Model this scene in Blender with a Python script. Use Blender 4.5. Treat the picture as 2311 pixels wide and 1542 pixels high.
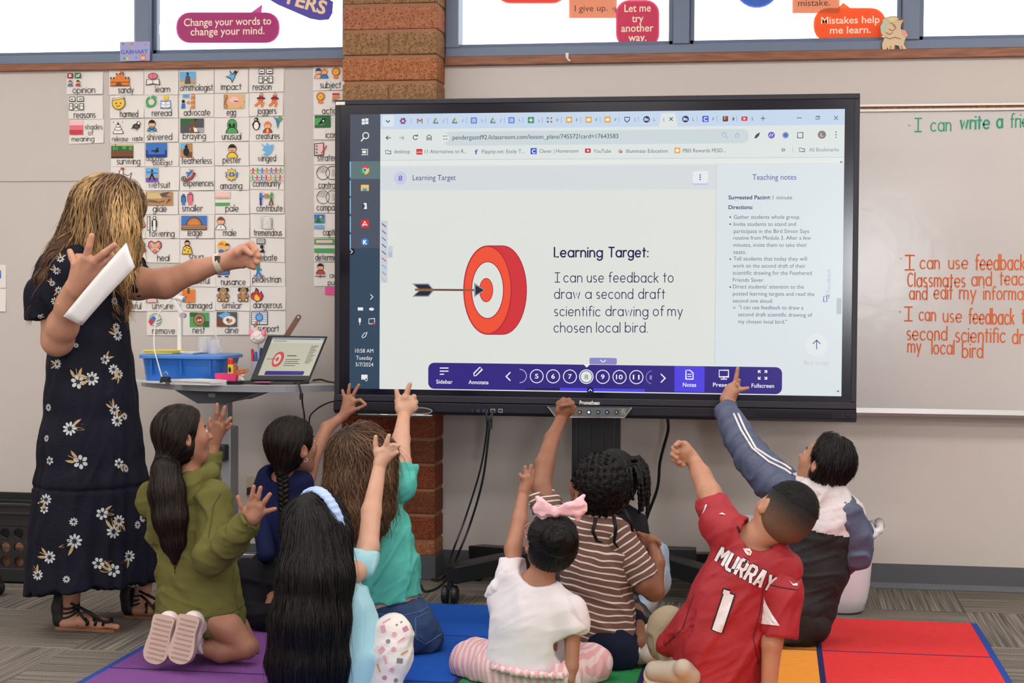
import bpy, bmesh, math, random
import numpy as np
from mathutils import Vector, Matrix
from mathutils.bvhtree import BVHTree
from mathutils.geometry import tessellate_polygon

for _o in list(bpy.data.objects):
    bpy.data.objects.remove(_o)
SC = bpy.context.scene
COL = SC.collection
R_ = random.Random(7)
NR = np.random.RandomState(5)

# ---------------------------------------------------------------- camera
F = 3700.0; PSI = math.atan(.16); TH = math.atan(115 / F); RO = .0060
D0 = 6.73; H0 = 1.19
CF = np.array([-math.sin(PSI) * math.cos(TH), math.cos(PSI) * math.cos(TH), -math.sin(TH)])
_r = np.array([math.cos(PSI), math.sin(PSI), 0.]); _u = np.cross(_r, CF)
CR = _r * math.cos(RO) + _u * math.sin(RO); CU = _u * math.cos(RO) - _r * math.sin(RO)
CAM = np.array([0, -D0, H0])

def ray(px, py): return CF * F + CR * (px - 1155.5) - CU * (py - 771)
def P(px, py, Y=0.):            # photo measurement -> point on the wall-parallel plane at depth Y
    d = ray(px, py); return CAM + d * ((Y - CAM[1]) / d[1])
def G(px, py, z=0.):            # photo measurement -> point on the horizontal plane z
    d = ray(px, py); return CAM + d * ((z - CAM[2]) / d[2])
def S(px, py, Y): return F / ((P(px, py, Y) - CAM) @ CF)   # pixels per metre there

cam = bpy.data.objects.new('camera', bpy.data.cameras.new('camera'))
COL.objects.link(cam)
cam.data.sensor_width = 36; cam.data.lens = F / 2311 * 36
cam.data.clip_start = .05; cam.data.clip_end = 200
_m = Matrix(((CR[0], CU[0], -CF[0], CAM[0]), (CR[1], CU[1], -CF[1], CAM[1]), (CR[2], CU[2], -CF[2], CAM[2]), (0, 0, 0, 1)))
cam.matrix_world = _m
SC.camera = cam

# ---------------------------------------------------------------- world and exposure
SC.view_settings.view_transform = 'Standard'; SC.view_settings.look = 'None'
SC.view_settings.gamma = 1.0; SC.view_settings.use_curve_mapping = False
SC.view_settings.exposure = 0.0
W = bpy.data.worlds.new('bright_overcast_sky'); SC.world = W; W.use_nodes = True
_bg = W.node_tree.nodes['Background']; _bg.inputs[0].default_value = (1.0, .985, .97, 1); _bg.inputs[1].default_value = 3.2
PANEL_STRENGTH = 13.0
SC.cycles.max_bounces = 6; SC.cycles.diffuse_bounces = 4; SC.cycles.transparent_max_bounces = 12
SC.cycles.caustics_reflective = False; SC.cycles.caustics_refractive = False
SC.cycles.sample_clamp_indirect = 6
try:
    SC.cycles.use_denoising = True
except Exception:
    pass
def area(name, loc, target, size, power, col=(1, 1, 1), sy=None):
    l = bpy.data.lights.new(name, 'AREA'); l.energy = power; l.color = col; l.size = size
    if sy: l.shape = 'RECTANGLE'; l.size_y = sy
    o = bpy.data.objects.new(name, l); COL.objects.link(o); o.location = loc
    o.rotation_euler = (Vector(target) - Vector(loc)).to_track_quat('-Z', 'Y').to_euler()
    return o
# the bounced camera flash/bright doorway behind the photographer whose reflection sits on the whiteboard edge
area('doorway_light', (.84, -8.9, 1.45), (.3, 0, 1.3), .42, 55, (.93, .96, 1.0), .7)
# added cool fill light by the left wall, where no window is built
area('side_fill_light', (-4.75, -4.6, 1.9), (-1, -1.6, .8), 2.2, 30, (.92, .96, 1.0), 1.2)
# ================================================================= tools
def lin(c):
    if isinstance(c, str):
        c = c.lstrip('#'); c = tuple(int(c[i:i + 2], 16) / 255 for i in (0, 2, 4))
    return tuple((x / 12.92 if x <= .04045 else ((x + .055) / 1.055) ** 2.4) for x in c[:3]) + (1.0,)
MATS = {}
def mat(name, col='#808080', rough=.6, metal=0., spec=.5, emit=None, es=1., noise=None, bump=None, alpha=None,
        sheen=0., coat=0., trans=0., sss=0.):
    """noise=(colour2, scale, amount[, (sx,sy,sz)]) mottles; bump=(scale,strength)"""
    if name in MATS: return MATS[name]
    m = bpy.data.materials.new(name); MATS[name] = m; m.use_nodes = True
    nt = m.node_tree; b = nt.nodes['Principled BSDF']
    b.inputs['Base Color'].default_value = lin(col); b.inputs['Roughness'].default_value = rough
    b.inputs['Metallic'].default_value = metal; b.inputs['Specular IOR Level'].default_value = spec
    if sheen: b.inputs['Sheen Weight'].default_value = sheen
    if coat: b.inputs['Coat Weight'].default_value = coat; b.inputs['Coat Roughness'].default_value = .12
    if trans: b.inputs['Transmission Weight'].default_value = trans
    if sss: b.inputs['Subsurface Weight'].default_value = sss; b.inputs['Subsurface Scale'].default_value = .02
    if emit:
        b.inputs['Emission Color'].default_value = lin(emit); b.inputs['Emission Strength'].default_value = es
    if alpha is not None: b.inputs['Alpha'].default_value = alpha
    m.diffuse_color = lin(col)
    if noise or bump:
        tc = nt.nodes.new('ShaderNodeTexCoord')
        def nz(scale, sc3=None, det=4):
            n = nt.nodes.new('ShaderNodeTexNoise'); n.inputs['Scale'].default_value = scale; n.inputs['Detail'].default_value = det
            if sc3:
                mp = nt.nodes.new('ShaderNodeMapping'); mp.inputs['Scale'].default_value = sc3
                nt.links.new(tc.outputs['Object'], mp.inputs[0]); nt.links.new(mp.outputs[0], n.inputs['Vector'])
            else: nt.links.new(tc.outputs['Object'], n.inputs['Vector'])
            return n
        if noise:
            n = nz(noise[1], noise[3] if len(noise) > 3 else None)
            rp = nt.nodes.new('ShaderNodeValToRGB'); rp.color_ramp.elements[0].position = .5 - .22; rp.color_ramp.elements[1].position = .5 + .22
            mx = nt.nodes.new('ShaderNodeMix'); mx.data_type = 'RGBA'
            mu = nt.nodes.new('ShaderNodeMath'); mu.operation = 'MULTIPLY'; mu.inputs[1].default_value = noise[2]
            nt.links.new(n.outputs['Fac'], rp.inputs[0]); nt.links.new(rp.outputs[0], mu.inputs[0]); nt.links.new(mu.outputs[0], mx.inputs['Factor'])
            mx.inputs['A'].default_value = lin(col); mx.inputs['B'].default_value = lin(noise[0])
            nt.links.new(mx.outputs['Result'], b.inputs['Base Color'])
        if bump:
            n2 = nz(bump[0], bump[2] if len(bump) > 2 else None, 3)
            bp = nt.nodes.new('ShaderNodeBump'); bp.inputs['Strength'].default_value = bump[1]; bp.inputs['Distance'].default_value = .01
            nt.links.new(n2.outputs['Fac'], bp.inputs['Height']); nt.links.new(bp.outputs[0], b.inputs['Normal'])
    return m

# ---- the object tree
LOC = {}
def tag(o, label=None, cat=None, group=None, kind=None):
    if label: o['label'] = label
    if cat: o['category'] = cat
    if group: o['group'] = group
    if kind: o['kind'] = kind
    return o
def thing(name, label, cat, loc=(0, 0, 0), group=None):
    o = bpy.data.objects.new(name, None); COL.objects.link(o); o.location = loc; o.empty_display_size = .05
    LOC[o.name] = np.array(loc, float); return tag(o, label, cat, group)
def link(name, me, mats, parent=None, loc=None):
    o = bpy.data.objects.new(name, me); COL.objects.link(o)
    for m in mats: me.materials.append(m)
    base = np.array(LOC[parent.name] if parent else (0, 0, 0), float)
    if loc is None: loc = base
    o.location = Vector(np.array(loc) - base)
    LOC[o.name] = np.array(loc, float)
    if parent: o.parent = parent
    return o
class MB:
    """mesh builder in world coordinates"""
    def __init__(s): s.v = []; s.f = []; s.m = []; s.cm = 0; s.att = None
    def mi(s, i): s.cm = i; return s
    def raw(s, vs, fs, m=None):
        k = len(s.v); s.v.extend([tuple(map(float, q)) for q in vs]); s.f.extend([tuple(i + k for i in f) for f in fs])
        s.m.extend([s.cm if m is None else m] * len(fs)); return s
    def box(s, c, d, R=None):
        c = np.array(c, float); h = np.array(d, float) / 2
        q = np.array([(x, y, z) for x in (-1, 1) for y in (-1, 1) for z in (-1, 1)]) * h
        if R is not None: q = q @ np.array(R).T
        return s.raw(q + c, [(0, 1, 3, 2), (4, 6, 7, 5), (0, 4, 5, 1), (2, 3, 7, 6), (0, 2, 6, 4), (1, 5, 7, 3)])
    def bar(s, x0, x1, y0, y1, z0, z1):
        return s.box(((x0 + x1) / 2, (y0 + y1) / 2, (z0 + z1) / 2), (abs(x1 - x0), abs(y1 - y0), abs(z1 - z0)))
    def prism(s, poly, o, u, v, n, t):
        """extrude polygon (2D list) in frame o,u,v along n by t"""
        o, u, v, n = [np.array(a, float) for a in (o, u, v, n)]
        a = [o + u * x + v * y for x, y in poly]; b = [p + n * t for p in a]; k = len(poly)
        tr = tessellate_polygon([[Vector((x, y, 0)) for x, y in poly]])
        fs = [tuple(t_) for t_ in tr] + [tuple(i + k for i in reversed(t_)) for t_ in tr]
        fs += [(i, (i + 1) % k, (i + 1) % k + k, i + k) for i in range(k)]
        return s.raw(a + b, fs)
    def flat(s, poly, o, u, v):
        o, u, v = [np.array(a, float) for a in (o, u, v)]
        tr = tessellate_polygon([[Vector((x, y, 0)) for x, y in poly]])
        return s.raw([o + u * x + v * y for x, y in poly], [tuple(t_) for t_ in tr])
    def tube(s, pts, r, seg=8, caps=True):
        pts = [np.array(p, float) for p in pts]; n = len(pts)
        rs = r if hasattr(r, '__len__') else [r] * n
        vs = []; ref = None
        for i in range(n):
            t = pts[min(i + 1, n - 1)] - pts[max(i - 1, 0)]; t /= np.linalg.norm(t) + 1e-9
            if ref is None: ref = np.cross(t, (0, 0, 1)); ref = np.cross(t, (1, 0, 0)) if np.linalg.norm(ref) < .1 else ref
            a = ref - t * (ref @ t); a /= np.linalg.norm(a) + 1e-9; ref = a; b = np.cross(t, a)
            vs += [pts[i] + rs[i] * (a * math.cos(j * 2 * math.pi / seg) + b * math.sin(j * 2 * math.pi / seg)) for j in range(seg)]
        fs = [(i * seg + j, i * seg + (j + 1) % seg, (i + 1) * seg + (j + 1) % seg, (i + 1) * seg + j) for i in range(n - 1) for j in range(seg)]
        if caps: fs += [tuple(range(seg - 1, -1, -1)), tuple((n - 1) * seg + j for j in range(seg))]
        return s.raw(vs, fs)
    def lathe(s, prof, c, seg=20, ax=None):
        """prof [(r,h)], around axis (default z) through c"""
        c = np.array(c, float); az = np.array(ax if ax is not None else (0, 0, 1.), float); az /= np.linalg.norm(az)
        u = np.cross(az, (0, 1, 0)); u = np.cross(az, (1, 0, 0)) if np.linalg.norm(u) < .1 else u; u /= np.linalg.norm(u); w = np.cross(az, u)
        vs = [c + az * h + r * (u * math.cos(j * 2 * math.pi / seg) + w * math.sin(j * 2 * math.pi / seg)) for r, h in prof for j in range(seg)]
        fs = [(i * seg + j, i * seg + (j + 1) % seg, (i + 1) * seg + (j + 1) % seg, (i + 1) * seg + j) for i in range(len(prof) - 1) for j in range(seg)]
        if prof[0][0] > 1e-4: fs.append(tuple(range(seg - 1, -1, -1)))
        if prof[-1][0] > 1e-4: fs.append(tuple((len(prof) - 1) * seg + j for j in range(seg)))
        return s.raw(vs, fs)
    def grid(s, fn, nu, nv):
        vs = [fn(i / nu, j / nv) for i in range(nu + 1) for j in range(nv + 1)]
        return s.raw(vs, [(i * (nv + 1) + j, (i + 1) * (nv + 1) + j, (i + 1) * (nv + 1) + j + 1, i * (nv + 1) + j + 1) for i in range(nu) for j in range(nv)])
    def build(s, name, mats, parent=None, loc=None, smooth=False, bevel=0, solid=0, sub=0, seg=2):
        if not isinstance(mats, (list, tuple)): mats = [mats]
        base = LOC[parent.name] if parent else None
        if loc is None:
            if base is not None: loc = base
            else:
                a = np.array(s.v); loc = ((a[:, 0].min() + a[:, 0].max()) / 2, (a[:, 1].min() + a[:, 1].max()) / 2, a[:, 2].min())
        loc = np.array(loc, float)
        me = bpy.data.meshes.new(name); me.from_pydata((np.array(s.v) - loc).tolist(), [], s.f)
        o = link(name, me, mats, parent, loc)
        if len(mats) > 1: me.polygons.foreach_set('material_index', s.m)
        if smooth: me.polygons.foreach_set('use_smooth', [True] * len(me.polygons))
        if solid:
            q = o.modifiers.new('s', 'SOLIDIFY'); q.thickness = solid; q.offset = 0
        if sub:
            q = o.modifiers.new('ss', 'SUBSURF'); q.levels = q.render_levels = sub
        if bevel:
            q = o.modifiers.new('b', 'BEVEL'); q.width = bevel; q.segments = seg; q.limit_method = 'ANGLE'; q.angle_limit = .6
        me.update(); return o
def struct(o): o['kind'] = 'structure'; return o
XU = np.array((1., 0, 0)); ZU = np.array((0, 0, 1.)); YU = np.array((0, 1., 0))
def circ(cx, cy, rx, ry=None, n=20, a0=0, a1=360):
    ry = rx if ry is None else ry
    full = abs(a1 - a0) >= 360
    return [(cx + rx * math.cos(math.radians(a0 + (a1 - a0) * i / (n if full else n - 1))), cy + ry * math.sin(math.radians(a0 + (a1 - a0) * i / (n if full else n - 1)))) for i in range(n)]
def rrect(x0, y0, x1, y1, r, n=6):
    out = []
    for cx, cy, a in ((x1 - r, y0 + r, -90), (x1 - r, y1 - r, 0), (x0 + r, y1 - r, 90), (x0 + r, y0 + r, 180)):
        out += circ(cx, cy, r, n=n, a0=a, a1=a + 90)
    return out

# ---- stroke lettering (single line letters)
def _A(cx, cy, rx, ry, a0, a1, n=None):
    n = n or max(4, int(abs(a1 - a0) / 20))
    return [(cx + rx * math.cos(math.radians(a0 + (a1 - a0) * i / n)), cy + ry * math.sin(math.radians(a0 + (a1 - a0) * i / n))) for i in range(n + 1)]
_c = _A(.25, .25, .25, .25, 0, 360)
_dot = lambda x, y: [(x, y - .012), (x, y + .012)]
GL = {
 'a': (.5, [_c, [(.5, .5), (.5, 0)]]), 'b': (.5, [[(0, .78), (0, 0)], _c]), 'c': (.44, [_A(.25, .25, .25, .25, 45, 315)]),
 'd': (.5, [_c, [(.5, .78), (.5, 0)]]), 'e': (.5, [[(0, .25), (.5, .25)] + _A(.25, .25, .25, .25, 0, 315)]),
 'f': (.27, [_A(.26, .62, .15, .16, 60, 180) + [(.11, 0)], [(0, .48), (.27, .48)]]),
 'g': (.5, [_c, [(.5, .5), (.5, -.05)] + _A(.26, -.04, .24, .2, 0, -150)]),
 'h': (.44, [[(0, .78), (0, 0)], _A(.22, .28, .22, .22, 180, 0) + [(.44, 0)]]),
 'i': (.0, [[(0, .5), (0, 0)], _dot(0, .7)]), 'j': (.1, [[(.1, .5), (.1, -.08)] + _A(-.03, -.08, .13, .14, 0, -120), _dot(.1, .7)]),
 'k': (.38, [[(0, .78), (0, 0)], [(.35, .48), (0, .2)], [(.12, .3), (.38, 0)]]), 'l': (0, [[(0, .78), (0, 0)]]),
 'm': (.66, [[(0, .5), (0, 0)], _A(.165, .33, .165, .17, 180, 0) + [(.33, 0)], _A(.495, .33, .165, .17, 180, 0) + [(.66, 0)]]),
 'n': (.42, [[(0, .5), (0, 0)], _A(.21, .29, .21, .21, 180, 0) + [(.42, 0)]]), 'o': (.5, [_c]),
 'p': (.5, [[(0, .5), (0, -.26)], _c]), 'q': (.5, [_c, [(.5, .5), (.5, -.26)]]),
 'r': (.26, [[(0, .5), (0, 0)], _A(.2, .28, .2, .22, 180, 60)]),
 's': (.34, [_A(.17, .37, .15, .13, 50, 270) + _A(.17, .12, .16, .12, 90, -130)]),
 't': (.28, [[(.13, .7), (.13, 0)], [(0, .5), (.28, .5)]]), 'u': (.42, [[(0, .5)] + _A(.21, .22, .21, .22, 180, 360) + [(.42, .5)], [(.42, .22), (.42, 0)]]),
 'v': (.4, [[(0, .5), (.2, 0), (.4, .5)]]), 'w': (.62, [[(0, .5), (.155, 0), (.31, .46), (.465, 0), (.62, .5)]]),
 'x': (.4, [[(0, .5), (.4, 0)], [(.4, .5), (0, 0)]]), 'y': (.4, [[(0, .5), (.2, .02)], [(.4, .5), (.1, -.26)]]),
 'z': (.38, [[(0, .5), (.38, .5), (0, 0), (.38, 0)]]),
 'I': (.26, [[(0, .74), (.26, .74)], [(.13, .74), (.13, 0)], [(0, 0), (.26, 0)]]), 'L': (.36, [[(0, .74), (0, 0), (.36, 0)]]),
 'T': (.5, [[(0, .74), (.5, .74)], [(.25, .74), (.25, 0)]]), 'C': (.5, [_A(.28, .37, .28, .37, 50, 310)]),
 'M': (.6, [[(0, 0), (0, .74), (.3, .25), (.6, .74), (.6, 0)]]), 'U': (.5, [[(0, .74), (0, .2)] + _A(.25, .2, .25, .2, 180, 360) + [(.5, .74)]]),
 'R': (.46, [[(0, 0), (0, .74), (.3, .74)] + _A(.3, .555, .17, .185, 90, -90) + [(0, .37)], [(.24, .37), (.48, 0)]]),
 'A': (.52, [[(0, 0), (.26, .74), (.52, 0)], [(.09, .24), (.43, .24)]]), 'Y': (.5, [[(0, .74), (.25, .34), (.5, .74)], [(.25, .34), (.25, 0)]]),
 '1': (.2, [[(0, .6), (.2, .74), (.2, 0)]]), 'W': (.7, [[(0, .74), (.17, 0), (.35, .6), (.53, 0), (.7, .74)]]), 'O': (.56, [_A(.28, .37, .28, .37, 0, 360)]),
 '.': (.02, [_dot(.01, .02)]), ':': (.02, [_dot(.01, .03), _dot(.01, .42)]), "'": (.02, [[(.01, .78), (.01, .66)]]), '-': (.3, [[(0, .26), (.3, .26)]]), ' ': (.2, []),
}
def strokes(text, gap=.17):
    x = 0; out = []
    for ch in text:
        w, st = GL.get(ch, GL[' '])
        for s_ in st: out.append([(x + a, b) for a, b in s_])
        x += w + gap
    return out, max(x - gap, .01)
def ribbon(mb, pts, w, o, u, v, dens=None, cap=True):
    """flat pen line in the frame o,u,v"""
    p = np.array(pts, float); o = np.array(o, float); u = np.array(u, float); v = np.array(v, float)
    keep = [0] + [i for i in range(1, len(p)) if np.linalg.norm(p[i] - p[i - 1]) > 1e-6]
    p = p[keep]
    if len(p) < 2: return
    if dens:
        q = [p[0]]
        for i in range(1, len(p)):
            n = max(1, int(np.linalg.norm(p[i] - p[i - 1]) / dens))
            q += [p[i - 1] + (p[i] - p[i - 1]) * k / n for k in range(1, n + 1)]
        p = np.array(q)
    closed = np.linalg.norm(p[0] - p[-1]) < 1e-5
    if cap and not closed:
        d0 = p[0] - p[1]; d1 = p[-1] - p[-2]
        p[0] = p[0] + d0 / np.linalg.norm(d0) * w * .35; p[-1] = p[-1] + d1 / np.linalg.norm(d1) * w * .35
    n = len(p); L = []
    for i in range(n):
        if closed: a = p[i - 1] if i > 0 else p[-2]; b = p[i + 1] if i < n - 1 else p[1]
        else: a = p[max(i - 1, 0)]; b = p[min(i + 1, n - 1)]
        t = b - a; t /= np.linalg.norm(t) + 1e-9; nn = np.array((-t[1], t[0]))
        if 0 < i < n - 1:
            t1 = p[i] - p[i - 1]; t1 /= np.linalg.norm(t1) + 1e-9
            k = 1 / max(.6, abs(t1 @ t))
        else: k = 1
        L += [p[i] + nn * w / 2 * k, p[i] - nn * w / 2 * k]
    mb.raw([o + u * x + v * y for x, y in L], [(2 * i, 2 * i + 1, 2 * i + 3, 2 * i + 2) for i in range(n - 1)])
def write(mb, text, o, u, v, hgt, width=None, pen=.09, jit=0., gap=.17, slant=0.):
    """hgt = size of one unit in metres; width fits the line horizontally"""
    st, w = strokes(text, gap); sx = hgt if width is None else width / w
    o = np.array(o, float); nn = np.cross(u, v)
    for i, s_ in enumerate(st):
        jx = R_.uniform(-jit, jit); jy = R_.uniform(-jit, jit)
        ribbon(mb, [((x + jx + slant * y) * sx, (y + jy) * hgt) for x, y in s_], pen * hgt, o + nn * (.00005 * (i % 6)), u, v)
    return w * sx
# ---- type set with Blender's own font
_fc = {}
def font(mb, text, o, u, v, size, width=None, bold=0., align='L', space=1.):
    key = (text, bold, space)
    if key not in _fc:
        c = bpy.data.curves.new('t', 'FONT'); c.body = text; c.size = 1; c.resolution_u = 3; c.offset = bold; c.space_character = space
        ob = bpy.data.objects.new('t', c); COL.objects.link(ob)
        me = bpy.data.meshes.new_from_object(ob.evaluated_get(bpy.context.evaluated_depsgraph_get()))
        a = np.array([q.co[:2] for q in me.vertices]); fs = [tuple(q.vertices) for q in me.polygons]
        bpy.data.objects.remove(ob); bpy.data.curves.remove(c); bpy.data.meshes.remove(me)
        _fc[key] = (a, fs)
    a, fs = _fc[key]
    if not len(a): return
    x0 = a[:, 0].min(); w = a[:, 0].max() - x0
    sx = size if width is None else width / w
    off = {'L': 0, 'C': -w / 2, 'R': -w}[align]
    o = np.array(o, float)
    mb.raw([o + u * ((x - x0 + off) * sx) + v * (y * size) for x, y in a], fs)

# ================================================================= solids: smooth unions on a grid, skinned by surface nets
def nrm(v): v = np.array(v, float); return v / (np.linalg.norm(v) + 1e-12)
class Solid:
    def __init__(s, h=.004): s.ops = []; s.h = h; s.lo = np.full(3, 1e9); s.hi = np.full(3, -1e9)
    def _g(s, lo, hi): s.lo = np.minimum(s.lo, lo); s.hi = np.maximum(s.hi, hi)
    def cone(s, a, b, ra, rb, k=.01, fl=1., fd=None, sub=False):
        a = np.array(a, float); b = np.array(b, float); r = max(ra, rb) / min(fl, 1.)
        lo = np.minimum(a, b) - r; hi = np.maximum(a, b) + r
        if not sub: s._g(lo, hi)
        s.ops.append(('cone', a, b, ra, rb, k, fl, nrm(fd) if fd is not None else YU, sub, lo - k - 3 * s.h, hi + k + 3 * s.h))
        return s
    def path(s, pts, k=.01, fl=1., fd=None, sub=False):
        """pts [(x,y,z,r)]"""
        if len(pts) == 1: pts = pts * 2
        for p, q in zip(pts[:-1], pts[1:]): s.cone(p[:3], q[:3], p[3], q[3], k, fl, fd, sub)
        return s
    def ell(s, c, r, R=None, k=.01, sub=False):
        c = np.array(c, float); r = np.array(r, float); R = np.eye(3) if R is None else np.array(R, float)
        e = np.sqrt(((R * r) ** 2).sum(1)); lo = c - e; hi = c + e
        if not sub: s._g(lo, hi)
        s.ops.append(('ell', c, r, R, k, sub, lo - k - 3 * s.h, hi + k + 3 * s.h)); return s
    def clip(s, p, n, c=None, rad=None, k=.0):
        """cut away the side n of the plane, optionally only within rad of c"""
        s.ops.append(('clip', np.array(p, float), nrm(n), None if c is None else np.array(c, float), rad, k)); return s
    def disp(s, fn): s.ops.append(('disp', fn)); return s
    def grid(s):
        m = 3 * s.h; s.o = s.lo - m; n = np.ceil((s.hi + m - s.o) / s.h).astype(int) + 1
        s.n = n; D = np.full(n, .05, np.float32)
        ax = [(s.o[i] + np.arange(n[i]) * s.h).astype(np.float32) for i in range(3)]
        for op in s.ops:
            if op[0] in ('cone', 'ell'):
                lo, hi = op[-2], op[-1]
                i0 = np.clip(((lo - s.o) / s.h).astype(int), 0, n); i1 = np.clip(((hi - s.o) / s.h).astype(int) + 2, 0, n)
                if (i1 <= i0).any(): continue
                sl = tuple(slice(i0[j], i1[j]) for j in range(3))
                X, Y, Z = ax[0][sl[0]][:, None, None], ax[1][sl[1]][None, :, None], ax[2][sl[2]][None, None, :]
                if op[0] == 'cone':
                    _, a, b, ra, rb, k, fl, fd, sub = op[:9]
                    x, y, z = X - a[0], Y - a[1], Z - a[2]; d = b - a
                    dd = max(d @ d, 1e-9); t = np.clip((x * d[0] + y * d[1] + z * d[2]) / dd, 0, 1)
                    x = x - t * d[0]; y = y - t * d[1]; z = z - t * d[2]
                    q = x * x + y * y + z * z
                    if fl != 1.:
                        w = x * fd[0] + y * fd[1] + z * fd[2]; q = q + (fl * fl - 1) * w * w
                        rr = ra + (rb - ra) * t; qq = np.sqrt(q); 
                        g = np.sqrt(q + (fl ** 2 - 1) * fl * fl * w * w + 1e-12)   # gradient correction
                        v = (qq - rr) * (qq / g)
                    else:
                        v = np.sqrt(q) - (ra + (rb - ra) * t)
                else:
                    _, c, r, R, k, sub = op[:6]
                    x, y, z = X - c[0], Y - c[1], Z - c[2]
                    q0 = 0; q1 = 0
                    for j in range(3):
                        w = (x * R[0, j] + y * R[1, j] + z * R[2, j]) / r[j]; w2 = w * w; q0 = q0 + w2; q1 = q1 + w2 / r[j] ** 2
                    q0 = np.sqrt(q0); v = q0 * (q0 - 1) / (np.sqrt(q1) + 1e-9)
                C = D[sl]
                if sub:
                    hh = np.clip(.5 - .5 * (C + v) / max(k, 1e-5), 0, 1); D[sl] = C + (-v - C) * hh + k * hh * (1 - hh)
                else:
                    hh = np.clip(.5 + .5 * (v - C) / max(k, 1e-5), 0, 1); D[sl] = v + (C - v) * hh - k * hh * (1 - hh)
            elif op[0] == 'clip':
                _, p, nn, c, rad, k = op
                X, Y, Z = ax[0][:, None, None], ax[1][None, :, None], ax[2][None, None, :]
                v = (X - p[0]) * nn[0] + (Y - p[1]) * nn[1] + (Z - p[2]) * nn[2]
                N = np.maximum(D, v)
                if c is not None:
                    mm = ((X - c[0]) ** 2 + (Y - c[1]) ** 2 + (Z - c[2]) ** 2) < rad * rad; N = np.where(mm, N, D)
                D = N.astype(np.float32)
            else:
                idx = np.argwhere(np.abs(D) < .03)
                if len(idx):
                    pts = s.o + idx * s.h; D[tuple(idx.T)] += op[1](pts).astype(np.float32)
        return D
    def mesh(s):
        D = s.grid(); I = D < 0
        A = I[:-1, :-1, :-1]; al = A.copy(); an = A.copy()
        for dx in (0, 1):
            for dy in (0, 1):
                for dz in (0, 1):
                    q = I[dx:I.shape[0] - 1 + dx, dy:I.shape[1] - 1 + dy, dz:I.shape[2] - 1 + dz]; al &= q; an |= q
        act = an & ~al; cells = np.argwhere(act)
        vid = np.full(act.shape, -1, np.int32); vid[act] = np.arange(len(cells))
        acc = np.zeros((len(cells), 3)); cnt = np.zeros(len(cells))
        cs = [(0, 0, 0), (1, 0, 0), (0, 1, 0), (1, 1, 0), (0, 0, 1), (1, 0, 1), (0, 1, 1), (1, 1, 1)]
        val = [D[cells[:, 0] + a, cells[:, 1] + b, cells[:, 2] + c] for a, b, c in cs]
        for i in range(8):
            for j in range(i + 1, 8):
                if sum(abs(cs[i][k] - cs[j][k]) for k in range(3)) != 1: continue
                m = (val[i] < 0) != (val[j] < 0); t = np.where(m, val[i] / (val[i] - val[j] + 1e-12), 0)
                p = np.array(cs[i]) + t[:, None] * (np.array(cs[j]) - np.array(cs[i]))
                acc[m] += p[m]; cnt[m] += 1
        V = s.o + (cells + acc / np.maximum(cnt, 1)[:, None]) * s.h
        Q = []
        for axx in range(3):
            a1, a2 = (axx + 1) % 3, (axx + 2) % 3
            sl0 = [slice(None)] * 3; sl1 = [slice(None)] * 3; sl0[axx] = slice(0, -1); sl1[axx] = slice(1, None)
            I0 = I[tuple(sl0)]; I1 = I[tuple(sl1)]; e = np.argwhere(I0 != I1)
            e = e[(e[:, a1] > 0) & (e[:, a2] > 0) & (e[:, a1] < I.shape[a1] - 1) & (e[:, a2] < I.shape[a2] - 1)]
            if not len(e): continue
            def at(d1, d2):
                q = e.copy(); q[:, a1] += d1; q[:, a2] += d2; return vid[q[:, 0], q[:, 1], q[:, 2]]
            quad = np.stack([at(-1, -1), at(0, -1), at(0, 0), at(-1, 0)], 1)
            ins = I0[e[:, 0], e[:, 1], e[:, 2]]
            quad[~ins] = quad[~ins][:, ::-1]; Q.append(quad)
        Q = np.concatenate(Q); Q = Q[(Q >= 0).all(1)]
        return V, Q
    def build(s, name, mats, parent=None, loc=None, fm=None, label=None, keep=None):
        if not isinstance(mats, (list, tuple)): mats = [mats]
        V, Q = s.mesh()
        if keep is not None:
            Q = Q[keep(V[Q].mean(1))]
        if loc is None: loc = LOC[parent.name] if parent else ((V[:, 0].min() + V[:, 0].max()) / 2, (V[:, 1].min() + V[:, 1].max()) / 2, V[:, 2].min())
        loc = np.array(loc, float)
        me = bpy.data.meshes.new(name); me.vertices.add(len(V)); me.vertices.foreach_set('co', (V - loc).astype(np.float32).ravel())
        me.loops.add(len(Q) * 4); me.loops.foreach_set('vertex_index', Q.astype(np.int32).ravel())
        me.polygons.add(len(Q)); me.polygons.foreach_set('loop_start', np.arange(0, len(Q) * 4, 4, dtype=np.int32))
        me.polygons.foreach_set('loop_total', np.full(len(Q), 4, np.int32)); me.polygons.foreach_set('use_smooth', np.ones(len(Q), bool))
        o = link(name, me, mats, parent, loc)
        if fm is not None: me.polygons.foreach_set('material_index', fm(V[Q].mean(1)).astype(np.int32))
        me.update(calc_edges=True)
        o_ = o; GEO[o_.name] = (V, Q)
        if label: o['label'] = label
        return o
GEO = {}
_bv = {}
def bvh(o):
    if o.name not in _bv:
        V, Q = GEO[o.name]; _bv[o.name] = BVHTree.FromPolygons(V.tolist(), Q.tolist())
    return _bv[o.name]
_ph = NR.uniform(0, 6.28, (64,))
def wob(p, f, seed=0):
    """cheap smooth noise in -1..1"""
    a = np.sin(p[:, 0] * f * 1.0 + _ph[seed] + 1.7 * np.sin(p[:, 2] * f * .73 + _ph[seed + 1]))
    b = np.sin(p[:, 1] * f * 1.13 + _ph[seed + 2] + 1.9 * np.sin(p[:, 0] * f * .61 + _ph[seed + 3]))
    c = np.sin(p[:, 2] * f * .91 + _ph[seed + 4] + 1.5 * np.sin(p[:, 1] * f * .83 + _ph[seed + 5]))
    return (a * b + b * c + c * a) / 2
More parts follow.
